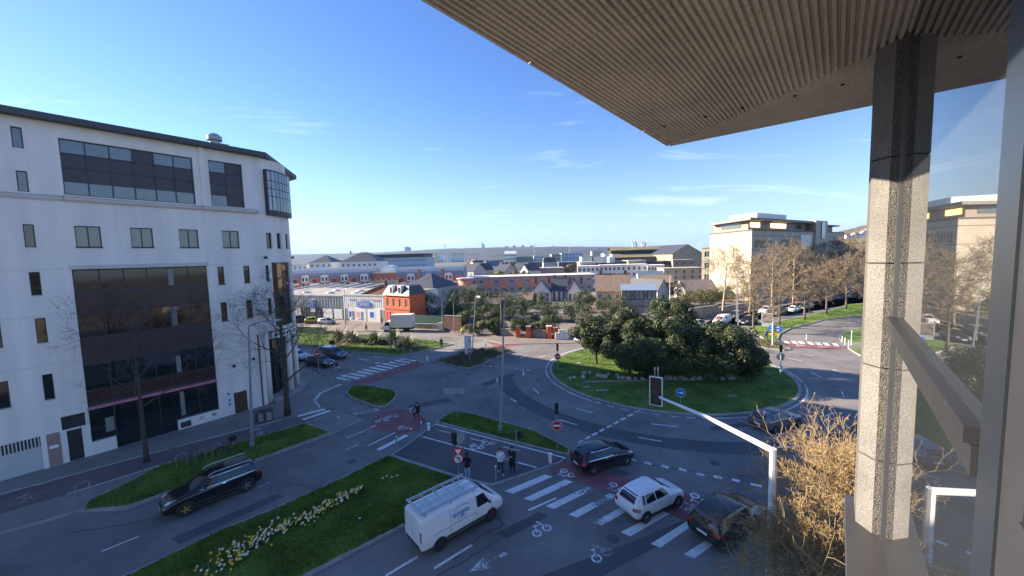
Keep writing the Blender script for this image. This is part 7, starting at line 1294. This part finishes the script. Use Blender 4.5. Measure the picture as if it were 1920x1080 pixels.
for px, py, r3, mats_, n_, lab, cat_ in [((896), 616, (6.5, 2.2, 2.2), HG, 4500, 'long dark green hedge behind the lamp posts', 'hedge'), (845, 606, (4.5, 2.5, 2.4), [leaf_dk, leaf_hedge], 3500, 'dark evergreen hedge right of the green fence', 'hedge'), (800, 596, (4.0, 3, 3.2), [leaf_dk, leaf_dk], 3500, 'dark ivy mass behind the green fence', 'shrub'), (905, 628, (4.2, 1.2, 1.2), SC, 2200, 'brown green scrub before the long hedge', 'shrub'), (932, 627, (2.0, 1.3, 1.4), HG, 1500, 'green bush at the foot of the timber pole', 'shrub'),
    (972, 612, (1.6, 1.4, 1.2), HG, 1400, 'round clipped shrub above the first gate pier', 'shrub'), (990, 612, (1.5, 1.4, 1.3), HG, 1400, 'round clipped shrub above the second gate pier', 'shrub'), (1036, 613, (2.3, 1.5, 1.4), HG, 1800, 'wide clipped shrub above the right gate piers', 'shrub'), (1010, 624, (2.2, .9, .9), SC, 1300, 'rust brown hedge above the pale low wall', 'shrub'), (965, 588, (5, 2, 2.2), [leaf_dk, leaf_hedge], 2500, 'dark hedge behind the clipped shrubs', 'hedge'),
    (1095, 586, (2.6, 2.2, 3.0), HG, 2500, 'ivy covered bush before the timbered house', 'shrub'), (1270, 565, (2.4, 2.2, 3.2), [leaf_dk, leaf_hedge], 2600, 'dark evergreen bush beside the white lamp post', 'shrub'), (1300, 573, (4.5, 2.5, 2.3), SC, 3000, 'olive brown scrub right of the white lamp post', 'shrub'), (1330, 572, (4.0, 2.5, 2.2), SC, 2800, 'olive scrub above the rubble wall', 'shrub'), (1245, 590, (4, 2, 2.2), HG, 2500, 'green bush behind the tallest magnolia', 'shrub'), (1370, 566, (6, 3, 2.6), SC, 3000, 'brown scrub under the pale plane tree', 'shrub'), (1440, 556, (9, 3, 3.5), SC, 3500, 'dense brown scrub behind the avenue trees', 'shrub'), (1520, 552, (12, 4, 4.2), SC, 4500, 'dark scrub at the end of the avenue', 'shrub'), (1600, 552, (12, 4, 5.5), SC, 4500, 'tall olive scrub beside the pillar', 'shrub'), (1148, 592, (5, 2, 2.6), HG, 2600, 'ivy thicket at the foot of the timbered house', 'shrub'), (760, 566, (2, 2, 2.0), HG, 900, 'dark shrub behind the brick annex', 'shrub'), (862, 598, (4, 3, 3.6), [leaf_dk, leaf_hedge], 2500, 'tall dark bush left of the timber pole garden', 'shrub'), (890, 594, (4.5, 3, 3.4), HG, 2500, 'tall green bush behind the long hedge', 'shrub'), (922, 598, (4.5, 3, 3.2), [leaf_dk, leaf_hedge], 2500, 'dark bush right behind the timber pole', 'shrub'), (958, 600, (5, 3, 2.6), HG, 2600, 'broad bush in the garden before the brown terrace', 'shrub'), (1000, 602, (5, 3, 2.4), [leaf_dk, leaf_hedge], 2600, 'dark bush in the garden before the left white house', 'shrub'), (1050, 602, (5, 3, 2.6), HG, 2600, 'green bush in the garden before the right white house', 'shrub'), (1085, 604, (4, 3, 2.4), [leaf_dk, leaf_hedge], 2200, 'dark bush before the ivy covered bush', 'shrub'), (870, 575, (6, 3, 3.2), SC, 2500, 'olive thicket below the salmon drum', 'shrub'), (915, 572, (7, 3, 3), [leaf_dk, leaf_olive], 2500, 'dark thicket below the long canopy flats', 'shrub'), (985, 578, (7, 3, 2.6), HG, 2500, 'green thicket beside the brown terrace', 'shrub')]:
    b_ = G(px, py); z_ = 0.05
    if 610 < py < 614 and 960 < px < 1050: b_ = G(px, 633); b_ = Vector((b_.x, b_.y + .9, 0)); z_ = at(px, 622, b_.y).z
    shrub(lab, (b_.x, b_.y, z_), r3, int(px * 7 + py), mats_, n_, .13, cat_, None, 26, cat_)
for i, (px, py, r_) in enumerate(((937, 519, 2.6), (962, 518, 2.6), (985, 518, 2.2), (1072, 506, 4.2))): b_ = at(px, py, 165 if i < 3 else 215); evergreen(ORD[i] + ' round olive treetop from the left among the town roofs', (b_.x, b_.y, 0), b_.z + r_, r_, r_, b_.z - r_, 90 + i, 1500, .28, 'round treetops among the roofs', [leaf_olive, leaf_yl], 'round_tree', 24)
# ---------------------------------------------------------------- far hills
hillm = M('hill_woodland', (.030, .033, .030), .95, .45, .010, world=True, col2=(.052, .050, .040), detail=10, speck=.45, spscale=.05)
def ridge(name, prof, Y0, Y1, seed, mat_, base=-2.0):
    m = MB(); rows = 18; cols = 220; px0, px1 = prof[0][0], prof[-1][0]; vs_ = []
    for j in range(rows + 1):
        f = j / rows; Y = Y0 + (Y1 - Y0) * f
        for i in range(cols + 1):
            px = px0 + (px1 - px0) * i / cols
            for (a, za), (b, zb) in zip(prof, prof[1:]):
                if a <= px <= b: py = za + (zb - za) * (px - a) / (b - a)
            X = at(px, py, Y1).x; zt_ = at(px, py, Y1).z; sh_ = math.sin(min(1, f * 1.08) * math.pi / 2) ** 1.3
            z = base + (zt_ - base) * sh_ + (noise.noise((X * .012, Y * .012, seed)) * 5 + noise.noise((X * .05, Y * .05, seed)) * 3.2) * min(1, f * 2); vs_.append((X * (.82 + .18 * f) if False else X, Y, z))
    m.add(vs_, [(j * (cols + 1) + i, j * (cols + 1) + i + 1, (j + 1) * (cols + 1) + i + 1, (j + 1) * (cols + 1) + i) for j in range(rows) for i in range(cols)]); return struct(m.build(name, mat_, None, True))
ridge('hill', [(-600, 500), (200, 492), (540, 478), (620, 476.5), (700, 475), (740, 473), (790, 470), (850, 467), (905, 465.5), (960, 464.5), (1020, 463.5), (1080, 463.5), (1150, 464), (1180, 467), (1210, 472), (1260, 474), (1500, 470), (2600, 440)], 1700, 2800, 3, hillm)
ridge('hill', [(1240, 478), (1400, 466), (1500, 448), (1560, 437), (1600, 428), (1640, 418), (1720, 400), (1850, 385), (2300, 380)], 420, 1000, 9, M('hill_olive', (.10, .082, .045), .95, .4, .03, world=True, col2=(.15, .115, .06), detail=10, speck=.4, spscale=.12))
for i in range(14):
    px = 1588 + i * 4 + RN.uniform(-1, 1); py = 446 - i * 1.2 + RN.uniform(-3, 6); b_ = at(px, py, 760); t = thing('hillside_house', ORD[i] + ' pale house from the left on the right-hand hillside', 'house', (b_.x, b_.y, b_.z - 3), 0, 'houses on the right-hand hillside'); part('wall', stone_w, t, lambda m: m.box((0, 0, 3.5), (7, 7, 7))); part('roof', tile_r, t, lambda m: m.prism([(-4, -4), (4, -4), (4, 4), (-4, 4)], 7, 8))
# ---------------------------------------------------------------- haze over the town
hm = bpy.data.materials.new('haze_air'); hm.use_nodes = True; nt = hm.node_tree; nt.nodes.clear(); ho = nt.nodes.new('ShaderNodeOutputMaterial'); hv = nt.nodes.new('ShaderNodeVolumePrincipled'); hv.inputs['Color'].default_value = (.30, .55, 1.0, 1); hv.inputs['Density'].default_value = HAZE; hv.inputs['Anisotropy'].default_value = .2; nt.links.new(hv.outputs[0], ho.inputs['Volume'])
m = MB(); m.box((0, 2900, 74), (12600, 6600, 152)); tag(m.build('haze', hm), 'thin blue haze filling the air over the town', 'haze', kind='stuff')
